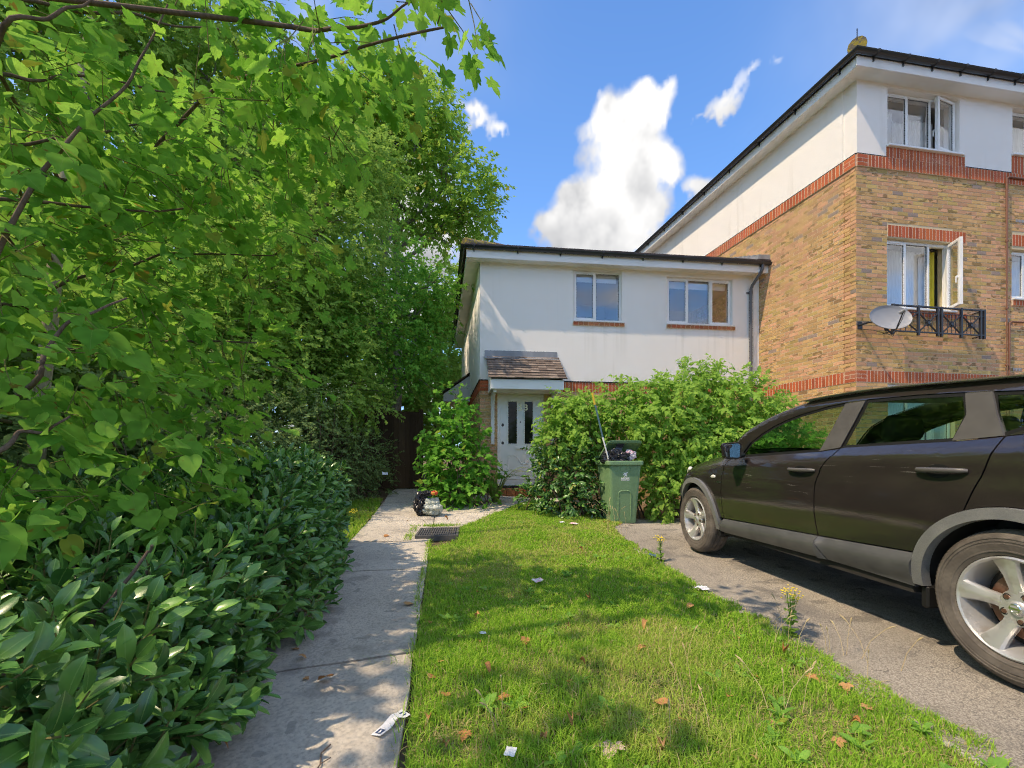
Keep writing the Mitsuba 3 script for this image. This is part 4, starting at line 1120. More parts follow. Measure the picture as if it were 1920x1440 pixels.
glassp('quarter_window', qwin, 'm_tintglass', 0.012)
panel('mirror_base', Polygon([(2.13, 1.055), (2.085, 1.055), (1.985, 1.172), (2.01, 1.185)]), 'm_black', off=-0.006)
# top surfaces
def loft(name, a_list, crown, bsdf, off=0.0, n=18, edge=None):
    V = []
    for a in a_list:
        zt = float(ztop(a)) + off
        o = float(S(a, zt)) if edge is None else edge
        w = np.linspace(o, CARW - o, n)
        t = (w - o) / (CARW - 2 * o)
        z = zt + crown * np.maximum(1 - (2 * t - 1) ** 2, 0) ** 0.75
        V.append(np.column_stack([np.full(n, a), w, z]))
    V = np.array(V).reshape(-1, 3)
    i, j = np.meshgrid(np.arange(len(a_list) - 1), np.arange(n - 1), indexing='ij')
    q = np.stack([i * n + j, (i + 1) * n + j, (i + 1) * n + j + 1, i * n + j + 1], -1).reshape(-1, 4)
    return obj(name, MB().add(CF(V), q).get(), bsdf, car, smooth=True)
loft('roof', np.linspace(-0.62, 1.50, 30), 0.03, 'm_paint', off=-0.001)
loft('windscreen', np.linspace(1.515, 2.43, 20), 0.04, 'm_carglass', off=-0.001)
loft('bonnet', np.linspace(2.46, 3.42, 26), 0.05, 'm_paint', off=-0.001)
loft('tailgate', np.linspace(-0.95, -0.63, 8), 0.03, 'm_darkglass', off=-0.001)
# bumpers and floor
v, f = rbox(3.28, 3.60, 0.24, CARW - 0.24, 0.30, 0.74, 0.09)
obj('front_bumper', MB().add(CF(v), f).get(), 'm_paint', car, smooth=40)
v, f = rbox(-0.93, -0.62, 0.14, CARW - 0.14, 0.36, 0.90, 0.08)
obj('rear_bumper', MB().add(CF(v), f).get(), 'm_cladding', car, smooth=40)
v, f = rbox(-0.93, -0.80, 0.15, CARW - 0.15, 0.7, 1.2, 0.05)
obj('boot_door', MB().add(CF(v), f).get(), 'm_paint', car, smooth=40)
m = MB()
CFR = Frame((CP[0], CP[1], 0), math.degrees(math.atan2(CD[0], CD[1])))
m.box(CFR, 0.47, 2.28, 0.06, CARW - 0.06, 0.30, 0.36)
m.box(CFR, 2.28, 3.45, 0.32, CARW - 0.32, 0.30, 0.40)
m.box(CFR, -0.8, 0.47, 0.32, CARW - 0.32, 0.36, 0.45)
m.box(CFR, 2.30, 2.34, 0.08, CARW - 0.08, 0.32, 0.98)
obj('floor', m.get(), 'm_liner', car)
m = MB()
for c_ in (0.0, FWA):
    for mir in (False, True):
        v, f = lathe([(RI + 0.02, 0.02), (RI + 0.02, 0.30), (0.02, 0.31)], 30, -0.25, math.pi + 0.25)
        vv = np.column_stack([v[:, 0] + c_, v[:, 1] + 0.03, v[:, 2] + WZ])
        m2 = MB().add(CF(vv, mir), f)
        obj('wheel_arch_liner', m2.get(), 'm_liner', car, smooth=40)
mf = MB().cbox(CFR, 0.385, 0.425, 0.05, 0.22, 0.24, 0.36, 0.01)
obj('mud_flap', mf.get(), 'm_black', car)
mf = MB().cbox(CFR, 2.335, 2.37, 0.05, 0.22, 0.26, 0.42, 0.01)
obj('mud_flap', mf.get(), 'm_black', car)
# wheels
def wheel(a, w_in, mirror):
    wk = numbered(car + '__wheel')
    def add(name, v, f, bsdf, smooth=35):
        v = np.asarray(v, float)
        vv = np.column_stack([v[:, 0] + a, v[:, 1] + w_in, v[:, 2] + WZ - 0.0])
        obj(name, MB().add(CF(vv, mirror), f).get(), bsdf, wk, smooth=smooth)
    flat = lambda v: np.column_stack([v[:, 0], v[:, 1], np.maximum(v[:, 2], -(WR - 0.008))])
    v, f = lathe([(0.226, 0.035), (0.232, 0.012), (0.246, 0.005), (0.248, 0.002), (0.253, 0.002), (0.255, 0.004), (0.275, 0.001), (0.283, 0.0), (0.285, 0.003), (0.291, 0.003), (0.293, 0.0005), (0.305, 0.004), (0.3065, 0.001), (0.311, 0.002), (0.3125, 0.006), (0.326, 0.013), (0.337, 0.026), (0.3445, 0.045), (0.345, 0.062), (0.337, 0.064), (0.337, 0.071), (0.345, 0.073), (0.345, 0.105), (0.336, 0.107), (0.336, 0.116), (0.345, 0.118), (0.345, 0.152), (0.337, 0.154), (0.337, 0.161), (0.345, 0.163), (0.3445, 0.18), (0.33, 0.205), (0.26, 0.222), (0.226, 0.205)], 72)
    add('tyre', flat(v), f, 'm_tyre', 25)
    m = MB()
    for k in range(96):      # shoulder blocks
        t = 2 * math.pi * k / 96
        if math.sin(t) < -0.93: continue
        p = np.array([[r * math.cos(t + d), y, r * math.sin(t + d)] for d in (0, 0.034) for r, y in ((0.333, 0.018), (0.3415, 0.028), (0.3475, 0.046), (0.3485, 0.062))])
        m.add(p, [[0, 4, 5, 1], [1, 5, 6, 2], [2, 6, 7, 3], [0, 1, 2, 3], [4, 7, 6, 5]])
    add('tread_blocks', m.get().vertices, m.get().faces, 'm_tyre', False)
    labels[[k for k in scene if k.startswith(wk + '__tread_blocks')][-1]] = {'kind': 'stuff'}
    v, f = lathe([(0.2285, 0.028), (0.2275, 0.010), (0.220, 0.004), (0.212, 0.010), (0.206, 0.030), (0.202, 0.045), (0.196, 0.075), (0.19, 0.12), (0.205, 0.19), (0.226, 0.20)], 72)
    add('rim', v, f, 'm_alloy', 30)
    m = MB()
    for k in range(5):
        t0 = math.radians(90 + 72 * k - 10)
        # spoke: ridge in the middle, wide at the rim, narrow at the hub, dished towards the hub
        prof = []
        for r_, wd, y_, hgt in ((0.050, 0.034, 0.045, 0.010), (0.09, 0.029, 0.042, 0.016), (0.14, 0.033, 0.032, 0.018), (0.185, 0.043, 0.020, 0.014), (0.214, 0.054, 0.011, 0.006)):
            prof.append([(r_, -wd, y_ + 0.012), (r_, -wd * 0.82, y_), (r_, -wd * 0.22, y_ - hgt * 0.45), (r_, wd * 0.22, y_ - hgt * 0.45), (r_, wd * 0.82, y_), (r_, wd, y_ + 0.012), (r_, wd * 0.8, y_ + 0.045), (r_, -wd * 0.8, y_ + 0.045)])
        V = []
        for st in prof:
            for (r_, x_, y_) in st:
                V.append([r_ * math.cos(t0) - x_ * math.sin(t0), y_, r_ * math.sin(t0) + x_ * math.cos(t0)])
        n = 8
        F = [[i * n + j, (i + 1) * n + j, (i + 1) * n + (j + 1) % n, i * n + (j + 1) % n] for i in range(4) for j in range(n)]
        add('spoke', np.array(V), np.vstack([np.array(F)[:, [0, 1, 2]], np.array(F)[:, [0, 2, 3]]]), 'm_alloy', 28)
    v, f = lathe([(0.001, 0.030), (0.028, 0.031), (0.034, 0.036), (0.075, 0.040), (0.082, 0.052), (0.08, 0.09)], 40)
    add('hub', v, f, 'm_alloy', 30)
    v, f = lathe([(0.001, 0.020), (0.020, 0.0205), (0.026, 0.023), (0.029, 0.032)], 28)
    add('centre_cap', v, f, 'm_alloy', 30)
    v, f = lathe([(0.0235, 0.0225), (0.0195, 0.0185), (0.0165, 0.0185), (0.0155, 0.0215)], 28)
    add('cap_ring', v, f, 'm_chrome', 30)
    bar = MB().box(WORLD, -0.021, 0.021, 0.0175, 0.0205, -0.0035, 0.0035).get()
    add('cap_bar', bar.vertices, bar.faces, 'm_chrome', False)
    for k in range(5):
        t = math.radians(90 + 72 * k - 10 + 36)
        v, f = lathe([(0.001, 0.033), (0.010, 0.033), (0.0105, 0.043)], 6)
        add('wheel_nut', np.column_stack([v[:, 0] + 0.057 * math.cos(t), v[:, 1], v[:, 2] + 0.057 * math.sin(t)]), f, 'm_disc', False)
        v, f = lathe([(0.0105, 0.0385), (0.0165, 0.0375)], 14)
        add('nut_recess', np.column_stack([v[:, 0] + 0.057 * math.cos(t), v[:, 1], v[:, 2] + 0.057 * math.sin(t)]), f, 'm_liner', 30)
    v, f = lathe([(0.06, 0.10), (0.15, 0.10), (0.152, 0.125), (0.06, 0.125)], 48)
    add('brake_disc', v, f, 'm_disc', 30)
    t_ = np.linspace(0.25, 1.25, 9)
    m = MB()
    v, f = lathe([(0.10, 0.085), (0.165, 0.085), (0.17, 0.14), (0.10, 0.14)], 10, 2.4, 3.5)
    add('brake_caliper', v, f, 'm_liner', 30)
    v, f = lathe([(0.001, 0.15), (0.20, 0.15)], 30)
    add('backing_plate', v, f, 'm_liner', 30)
for a_ in (0.0, FWA):
    for mir in (False, True):
        wheel(a_, 0.012, mir)
# handles, mirror, lamps, badge
for a0, a1, z0 in ((1.385, 1.135, 0.948), (0.435, 0.19, 0.976)):
    for mir in (False, True):
        am = (a0 + a1) / 2 + 0.015
        cup = MB()
        n = 28
        ringv = []
        for rr2, dep in ((1.0, -0.0015), (0.9, 0.0), (0.78, 0.0), (0.0, 0.0)):
            for i in range(n):
                an = 2 * math.pi * i / n
                a_, z_ = am + 0.062 * rr2 * math.cos(an), z0 - 0.004 + 0.036 * rr2 * math.sin(an)
                ringv.append([a_, float(S(a_, z_)) - 0.0025 + 0.0005 * (rr2 < .8), z_])
        q = [[k * n + i, k * n + (i + 1) % n, (k + 1) * n + (i + 1) % n, (k + 1) * n + i] for k in range(3) for i in range(n)]
        kh = obj('handle_recess', MB().add(CF(np.array(ringv), mir), q).get(), 'm_black', car, smooth=40)
        pts = []
        for t in np.linspace(0, 1, 13):
            a_ = a0 + (a1 - a0) * t
            bow = 0.030 * math.sin(math.pi * t) ** 0.5
            pts.append([a_, float(S(a_, z0)) - 0.004 - bow, z0 + 0.002])
        rad = [0.008] + [0.0135] * 11 + [0.009]
        obj('handle', MB().tube(CF(np.array(pts), mir), rad, 10).get(), 'm_trim', car, smooth=50)
for mir in (False, True):
    v, f = hull_spheres([(1.93, -0.150, 1.135, 0.03), (1.93, -0.03, 1.145, 0.028), (1.93, -0.138, 1.055, 0.03), (1.93, -0.04, 1.045, 0.026), (2.01, -0.10, 1.12, 0.03), (2.00, -0.06, 1.065, 0.03)], 14)
    mk = obj('wing_mirror', MB().add(CF(v, mir), f).get(), 'm_paint', car, smooth=45)
    ring = [(-0.148, 1.130, .020), (-0.045, 1.138, .020), (-0.052, 1.055, .018), (-0.132, 1.060, .020)]
    poly = unary_union([Point(x, z).buffer(r_) for x, z, r_ in ring]).convex_hull
    P, t = tri_poly(poly, 0.05, edge=0.02)
    obj('glass', MB().add(CF(np.column_stack([np.full(len(P), 1.897) - 0.10 * (P[:, 0] + 0.1) + 0.10 * (P[:, 1] - 1.09), P[:, 0], P[:, 1]]), mir), t).get(), 'm_mirror', mk)
    pr = poly.buffer(0.012).difference(poly)
    P, t = tri_poly(pr, 0.02, edge=0.015)
    obj('surround', MB().add(CF(np.column_stack([np.full(len(P), 1.896) - 0.10 * (P[:, 0] + 0.1) + 0.10 * (P[:, 1] - 1.09), P[:, 0], P[:, 1]]), mir), t).get(), 'm_black', mk)
    obj('arm', MB().tube(CF(np.array([[1.97, -0.03, 1.045], [2.0, 0.03, 1.05], [2.03, 0.09, 1.06]]), mir), [0.026, 0.024, 0.022], 8).get(), 'm_black', mk, smooth=50)
    lp = MB()
    v, f = hull_spheres([(2.375, 0.0, 0.848, 0.015), (2.425, 0.0, 0.846, 0.015), (2.40, 0.0, 0.852, 0.015)], 12)
    v = v * [1, 0.6, 1] + [0, float(S(2.4, 0.846)) - 0.001, 0]
    obj('side_indicator', MB().add(CF(v, mir), f).get(), 'm_lamp', car, smooth=60)
    bd = MB()
    for k in range(6):
        bd.box(Frame(CF(np.array([[2.33, float(S(2.33, .80)) - 0.004, 0]]), mir)[0], math.degrees(math.atan2(CD[0], CD[1]))), -0.012 * k - 0.008, -0.012 * k, 0.0, 0.006, 0.795, 0.806)
    obj('wing_badge', bd.get(), 'm_chrome', car)
    v, f = hull_spheres([(3.12, 0.16, 0.90, 0.03), (3.36, 0.32, 0.80, 0.03), (3.38, 0.36, 0.74, 0.03), (3.28, 0.22, 0.76, 0.03)], 12)
    obj('headlight', MB().add(CF(v, mir), f).get(), 'm_lamp', car, smooth=50)
# cabin
v, f = rbox(2.05, 2.32, 0.16, CARW - 0.16, 0.72, 0.985, 0.05)
obj('dashboard', MB().add(CF(v), f).get(), 'm_dash', car, smooth=45)
st_c = np.array([1.86, 1.28, 0.93])
ang = np.linspace(0, 2 * np.pi, 30)
st_p = st_c + np.stack([0.19 * np.sin(ang) * -0.35, 0.19 * np.cos(ang), 0.19 * np.sin(ang) * 0.93], 1)
obj('steering_wheel', MB().tube(CF(st_p), 0.014, 8).tube(CF(np.array([st_c, st_c + [0.2, 0, -0.07]])), 0.03, 8).get(), 'm_black', car, smooth=50)
for y0 in (0.26, 0.98):
    v, f = rbox(1.12, 1.62, y0, y0 + 0.52, 0.50, 0.66, 0.06)
    sk = obj('front_seat', MB().add(CF(v), f).get(), 'm_seat', car, smooth=50)
    v, f = hull_spheres([(1.16, y0 + 0.08, 0.60, 0.07), (1.16, y0 + 0.44, 0.60, 0.07), (0.98, y0 + 0.10, 1.10, 0.06), (0.98, y0 + 0.42, 1.10, 0.06)], 14)
    obj('backrest', MB().add(CF(v), f).get(), 'm_seat', sk, smooth=50)
    v, f = hull_spheres([(0.965, y0 + 0.17, 1.20, 0.05), (0.965, y0 + 0.35, 1.20, 0.05), (0.955, y0 + 0.18, 1.28, 0.045), (0.955, y0 + 0.34, 1.28, 0.045)], 14)
    obj('headrest', MB().add(CF(v), f).get(), 'm_seat', sk, smooth=50)
v, f = rbox(0.15, 0.66, 0.22, CARW - 0.22, 0.52, 0.70, 0.06)
sk = obj('rear_seat', MB().add(CF(v), f).get(), 'm_seat', car, smooth=50)
v, f = hull_spheres([(0.20, 0.30, 0.66, 0.07), (0.20, CARW - 0.30, 0.66, 0.07), (0.04, 0.32, 1.10, 0.06), (0.04, CARW - 0.32, 1.10, 0.06)], 14)
obj('backrest', MB().add(CF(v), f).get(), 'm_seat', sk, smooth=50)
for y0 in (0.36, CARW - 0.60):
    v, f = hull_spheres([(0.02, y0, 1.17, 0.05), (0.02, y0 + 0.24, 1.17, 0.05), (0.02, y0 + 0.03, 1.25, 0.04), (0.02, y0 + 0.21, 1.25, 0.04)], 12)
    obj('headrest', MB().add(CF(v), f).get(), 'm_seat', sk, smooth=50)
# headlining under the roof
Vh = []
al = np.linspace(-0.6, 1.5, 12)
for a in al:
    for w_ in np.linspace(0.2, CARW - 0.2, 8):
        Vh.append([a, w_, float(ztop(a)) - 0.02])
i, j = np.meshgrid(np.arange(11), np.arange(7), indexing='ij')
obj('headlining', MB().add(CF(np.array(Vh)), np.stack([i * 8 + j, (i + 1) * 8 + j, (i + 1) * 8 + j + 1, i * 8 + j + 1], -1).reshape(-1, 4)).get(), 'm_blind', car, smooth=True)

# ---------------------------------------------------------------- leaves
def leafmat(key, a, b, glow, rough=0.45, blotch=0.0, mid=(0.35, 0.45, 0.15), midw=0.06, eta=1.45, old=(0.32, 0.30, 0.04), oldp=0.95):
    def fn(p, n, uv):
        r = uv.x
        c = mix(a, b, r) * (0.82 + 0.36 * noise(p.x * 40, p.y * 40, p.z * 40))
        c = mix(c, old, smoothstep(oldp, oldp + 0.03, r) * 0.75)
        c = mix(c, mid, smoothstep(midw, midw * 0.3, uv.y) * 0.45)
        if blotch:
            sp = smoothstep(0.66, 0.74, fbm(p.x * 34, p.y * 34, p.z * 34, 3)) * smoothstep(0.45, 0.75, cell(r, r))
            c = mix(c, (0.30, 0.16, 0.035), sp * blotch)
        return c
    if glow:
        scene[key] = {'type': 'principledthin', 'base_color': proc(fn), 'roughness': rough, 'eta': eta, 'diff_trans': glow}
    else:      # thick glossy leaves
        scene[key] = {'type': 'twosided', 'bsdf': {'type': 'principled', 'base_color': proc(fn), 'roughness': rough, 'specular': 0.46, 'clearcoat': 0.5, 'clearcoat_gloss': 0.95}}
    return key


leafmat('l_lime', (0.140, 0.340, 0.045), (0.400, 0.680, 0.105), 1.05, 0.42, 0.8)
leafmat('l_maple', (0.145, 0.370, 0.038), (0.385, 0.670, 0.085), 1.10, 0.45, 0.3, midw=0.10)
leafmat('l_laurel', (0.036, 0.118, 0.024), (0.150, 0.310, 0.052), 0, 0.30, 0.0, mid=(0.24, 0.38, 0.10), midw=0.09, oldp=0.992)
leafmat('l_haw', (0.220, 0.447, 0.042), (0.407, 0.666, 0.078), 0.95, 0.5, 0.0, midw=-1)
leafmat('l_syc', (0.232, 0.437, 0.057), (0.441, 0.645, 0.104), 0.95, 0.42, 0.3, old=(0.34, 0.26, 0.05), oldp=0.93)
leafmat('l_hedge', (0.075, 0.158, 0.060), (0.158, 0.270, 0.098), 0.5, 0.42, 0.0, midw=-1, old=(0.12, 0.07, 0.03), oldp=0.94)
leafmat('l_privet', (0.260, 0.551, 0.042), (0.418, 0.718, 0.078), 1.05, 0.42, 0.0, midw=-1, oldp=0.985)
leafmat('l_shrub', (0.04, 0.118, 0.026), (0.12, 0.26, 0.045), 0, 0.33, 0.0, midw=0.08)
leafmat('l_sapling', (0.135, 0.370, 0.045), (0.270, 0.560, 0.080), 1.0, 0.45, 0.0, midw=0.09)
leafmat('l_strap', (0.22, 0.32, 0.06), (0.36, 0.40, 0.12), 0.7, 0.4, 0.0, midw=-1, old=(0.45, 0.33, 0.13), oldp=0.7)
def grass_fn(p, n, uv):
    dry = smoothstep(0.50, 0.72, fbm(p.x * 2.4 + 3, p.y * 2.4, 0.0, 4))
    c = mix((0.260, 0.480, 0.045), (0.470, 0.700, 0.090), uv.x)
    c = mix(c, (0.56, 0.62, 0.15), dry * 0.5)
    c = mix(c, (0.66, 0.55, 0.27), smoothstep(0.90 - 0.10 * dry, 0.93 - 0.10 * dry, uv.x))
    return c
scene['l_grass'] = {'type': 'principledthin', 'base_color': proc(grass_fn), 'roughness': 0.5, 'eta': 1.4, 'diff_trans': 0.9}
mat('m_bark_pale', lambda p, n, uv: mix((0.26, 0.235, 0.15), (0.38, 0.33, 0.21), fbm(p.x * 14, p.y * 14, p.z * 5, 4)) * (0.75 + 0.4 * noise(p.x * 60, p.y * 60, p.z * 20)), rough=0.95)
mat('m_bark', lambda p, n, uv: mix((0.085, 0.055, 0.042), (0.20, 0.145, 0.105), fbm(p.x * 22, p.y * 22, p.z * 12, 4)) * (0.7 + 0.5 * noise(p.x * 90, p.y * 90, p.z * 40)), rough=0.9)
mat('m_bark_grey', lambda p, n, uv: mix((0.13, 0.12, 0.10), (0.30, 0.28, 0.235), fbm(p.x * 9, p.y * 9, p.z * 5, 4)), rough=0.95)
mat('m_twig', color=(0.16, 0.15, 0.05), rough=0.8)


def T_oval(width=0.40, curl=0.10, fold=0.10, st=(0.0, 0.16, 0.38, 0.62, 0.84, 1.0), wd=(0, 0.62, 1.0, 0.92, 0.52, 0)):
    v, f, sv = [], [], []
    for y, w in zip(st, wd):
        zc = -curl * (y - 0.25) ** 2 * 2.0
        if w == 0:
            v.append([0, y, zc]); sv.append(0.0)
        else:
            v += [[-w * width / 2, y, zc + fold * w], [0, y, zc], [w * width / 2, y, zc + fold * w]]
            sv += [1.0, 0.0, 1.0]
    n = len(st) - 2
    f += [[0, 2, 1], [0, 3, 2]]
    for k in range(n - 1):
        b = 1 + 3 * k
        f += [[b, b + 1, b + 4], [b, b + 4, b + 3], [b + 1, b + 2, b + 5], [b + 1, b + 5, b + 4]]
    b, t = 1 + 3 * (n - 1), 1 + 3 * n
    f += [[b, b + 1, t], [b + 1, b + 2, t]]
    return np.array(v), np.array(f), np.array(sv)


def T_outline(pts, centre, zfun, tips=None):
    """A fan from the centre; s = 0 at the centre and along the veins (tips)."""
    pts = np.array(pts, float)
    V = np.vstack([[[*centre, 0]], np.column_stack([pts, np.zeros(len(pts))])])
    V[:, 2] = [zfun(x, y) for x, y, _ in V]
    k = len(pts)
    sv = np.ones(k + 1)
    sv[0] = 0
    for t in (tips or []):
        sv[1 + t] = 0
    return V, np.array([[0, 1 + i, 1 + (i + 1) % k] for i in range(k)]), sv


HEART = [(0, 0.10), (0.16, 0.0), (0.36, 0.08), (0.47, 0.28), (0.45, 0.50), (0.32, 0.72), (0.14, 0.89), (0.0, 1.08), (-0.14, 0.89), (-0.32, 0.72), (-0.45, 0.50), (-0.47, 0.28), (-0.36, 0.08), (-0.16, 0.0)]
T_heart = T_outline(HEART, (0, 0.38), lambda x, y: 0.16 * abs(x) - 0.20 * (y - 0.3) ** 2 - 0.10 * x * x, [0, 7])
MAP_R = [(-90, 0.10), (-62, 0.34), (-38, 0.52), (-22, 0.36), (-8, 0.44), (8, 0.66), (14, 0.58), (24, 0.74), (34, 0.60), (46, 0.42), (58, 0.62), (70, 0.72), (76, 0.80), (82, 0.76), (90, 1.0), (98, 0.76), (104, 0.80), (110, 0.72), (122, 0.62), (134, 0.42), (146, 0.60), (156, 0.74), (166, 0.58), (172, 0.66), (188, 0.44), (202, 0.36), (218, 0.52), (242, 0.34)]
MAPLE = [(0.62 * r * math.cos(math.radians(a)), 0.30 + 0.70 * r * math.sin(math.radians(a))) for a, r in MAP_R]
T_maple = T_outline(MAPLE, (0, 0.30), lambda x, y: 0.10 * abs(x) - 0.22 * x * x - 0.22 * (y - 0.4) ** 2, [2, 7, 14, 21, 26])
MAP_S = [(-90, 0.15), (-35, 0.5), (-5, 0.4), (22, 0.72), (50, 0.42), (90, 1.0), (130, 0.42), (158, 0.72), (185, 0.4), (215, 0.5)]
MAPLS = [(0.62 * r * math.cos(math.radians(a)), 0.30 + 0.70 * r * math.sin(math.radians(a))) for a, r in MAP_S]
T_maple_small = T_outline(MAPLS, (0, 0.30), lambda x, y: 0.12 * abs(x) - 0.25 * (y - 0.4) ** 2, [1, 3, 5, 7, 9])
T_laurel = T_oval(0.40, 0.12, 0.07, wd=(0, 0.50, 0.90, 1.0, 0.72, 0))
T_privet = T_oval(0.66, 0.30, 0.10, st=(0, 0.28, 0.66, 1.0), wd=(0, 0.95, 0.80, 0))
T_rhomb = (np.array([[0, 0, 0], [0.34, 0.45, 0.06], [0, 1.0, -0.08], [-0.34, 0.45, 0.06]]), np.array([[0, 1, 2], [0, 2, 3]]), np.array([0, 1, 0, 1.0]))
T_lobed = (np.array([[0, 0, 0], [0.42, 0.22, 0.03], [0.22, 0.48, 0.02], [0.46, 0.72, -0.03], [0.0, 1.0, -0.10], [-0.46, 0.72, -0.03], [-0.22, 0.48, 0.02], [-0.42, 0.22, 0.03]]),
           np.array([[0, 1, 2], [0, 2, 6], [0, 6, 7], [2, 3, 4], [2, 4, 6], [6, 4, 5]]), np.ones(8))


def unit(v):
    return v / np.maximum(np.linalg.norm(v, axis=-1, keepdims=True), 1e-9)


class Leaves:
    def __init__(s):
        s.p, s.a, s.n, s.z = [], [], [], []

    def add(s, pos, axis, normal, size):
        s.p.append(pos); s.a.append(axis); s.n.append(normal); s.z.append(size)

    def pack(s):
        s.P, s.A, s.N, s.Z = np.vstack(s.p), unit(np.vstack(s.a)), np.vstack(s.n), np.concatenate(s.z)
        s.N = unit(s.N - (s.N * s.A).sum(1, keepdims=True) * s.A)
        return s


def bake(L, idx, tmpl, rng, curl=(0.5, 1.6)):
    tv, tf, ts = tmpl
    side = np.cross(L.A[idx], L.N[idx])
    cz = rng.uniform(*curl, len(idx))
    wv = rng.uniform(0.82, 1.15, len(idx))
    V = L.P[idx][:, None] + L.Z[idx][:, None, None] * (tv[None, :, 0:1] * wv[:, None, None] * side[:, None] + tv[None, :, 1:2] * L.A[idx][:, None] + tv[None, :, 2:3] * cz[:, None, None] * L.N[idx][:, None])
    F = (tf[None] + (np.arange(len(idx)) * len(tv))[:, None, None]).reshape(-1, 3)
    uv = np.stack([np.broadcast_to(rng.rand(len(idx))[:, None], (len(idx), len(tv))), np.broadcast_to(ts[None], (len(idx), len(tv)))], -1).reshape(-1, 2)
    return trimesh.Trimesh(V.reshape(-1, 3), F, process=False), uv


def in_view(P, pad=0.0):
    d = P[:, :2] @ fwd[:2]
    r = P[:, 0] * fwd[1] - P[:, 1] * fwd[0]
    dd = np.maximum(d, 1e-3)
    x, y = 960 + 820 * r / dd, 855 - 820 * (P[:, 2] - CAM_H) / dd
    return (d > 0.25) & (x > -pad) & (x < 1920 + pad) & (y > -pad) & (y < 1440 + pad)


def foliage(parent, L, tmpl, bsdf, seed, nparts, name='leaf', rest='foliage', smooth=True, thin=None):
    """The NPARTS leaves that show largest as parts of their own; the others as one part."""
    L.pack()
    rng = rs(seed)
    if nparts:
        dist = np.linalg.norm(L.P - [0, 0, CAM_H], axis=1)
        score = np.where(in_view(L.P), L.Z / dist, 0)
        order = np.argsort(-score)
        for i in order[:nparts]:
            m, uv = bake(L, np.array([i]), tmpl, rng)
            obj(name, m, bsdf, parent, smooth=smooth, uv=uv)
        left = np.sort(order[nparts:])
    else:
        left = np.arange(len(L.P))
    m, uv = bake(L, left, tmpl, rng)
    key = obj(rest, m, bsdf, parent, smooth=smooth, uv=uv)
    labels[key] = {'kind': 'stuff'}


def sprays(L, tw, blobs, k, leaves, length, size, seed, drift=(0, 0, 0), droop=0.35, up=0.8, out=0.4, spread=0.9, pw=0.5, twr=0.0, petiole=0.0, jit=0.5, keep=None):
    """Leafy shoots spread through the blobs (x, y, z, r); k shoots per square metre of r*r."""
    rng = rs(seed)
    drift = np.array(drift)
    for (x, y, z, r) in blobs:
        n = max(3, int(k * r * r))
        d = unit(rng.normal(size=(n, 3)))
        rad = r * rng.rand(n) ** pw
        lump = 0.75 + 0.5 * meshkit.noise(d * 2.2 + x * 3 + z, seed)
        st = np.array([x, y, z]) + d * (rad * lump)[:, None] * np.array([1, 1, 0.9])
        if keep is not None:
            ok = keep(st)
            st, d = st[ok], d[ok]
            n = len(st)
            if not n: continue
        td = unit(d * 0.7 + rng.normal(size=(n, 3)) * 0.45 + drift)
        ln = length * rng.uniform(0.6, 1.3, n)
        side0 = unit(np.cross(td, rng.normal(size=(n, 3)) * 0.3 + [0, 0, 1.0]))
        for q in range(leaves):
            t = (q + 0.6) / leaves
            base = st + td * (ln * t)[:, None] - np.array([0, 0, 1.0]) * (0.25 * ln * t * t)[:, None]
            sg = 1 if q % 2 else -1
            if q == leaves - 1: sg = 0
            ax = unit(td * 0.75 + side0 * sg * spread + rng.normal(size=(n, 3)) * 0.22 + [0, 0, -droop])
            nm = unit(np.array([0, 0, up]) + d * out + rng.normal(size=(n, 3)) * jit)
            pos = base + ax * petiole
            L.add(pos, ax, nm, size * rng.uniform(0.65, 1.25, n))
            if tw is not None and petiole > 0.02:
                pass
        if tw is not None:
            for i in range(0, n, 2):
                c = np.array([x, y, z])
                p0 = st[i] - td[i] * ln[i] * 0.3 + (c - st[i]) * 0.2
                e = st[i] + td[i] * ln[i] * 0.8 - np.array([0, 0, 0.16 * ln[i]])
                mid = st[i] + td[i] * ln[i] * 0.35 - np.array([0, 0, 0.03 * ln[i]])
                tw.tube([p0, mid, e], [twr, twr * 0.75, twr * 0.3], 4, cap=False)


def limb(m, pts, r0, r1, seed=0, wob=0.03, sides=8, n=10):
    pts = np.array(pts, float)
    t = np.linspace(0, 1, len(pts))
    tt = np.linspace(0, 1, n * (len(pts) - 1) // 2 + 2)
    from scipy.interpolate import PchipInterpolator as PI
    P = np.column_stack([PI(t, pts[:, k])(tt) for k in range(3)])
    w = np.stack([meshkit.noise(np.stack([tt * 6 + seed * 3.1, tt * 0 + k, tt * 0], -1), seed + k) - 0.5 for k in range(3)], -1)
    P = P + w * wob * 2 * np.sin(np.pi * np.clip(tt, 0, 1))[:, None] ** 0.5
    m.tube(P, r0 + (r1 - r0) * tt ** 0.8, sides)


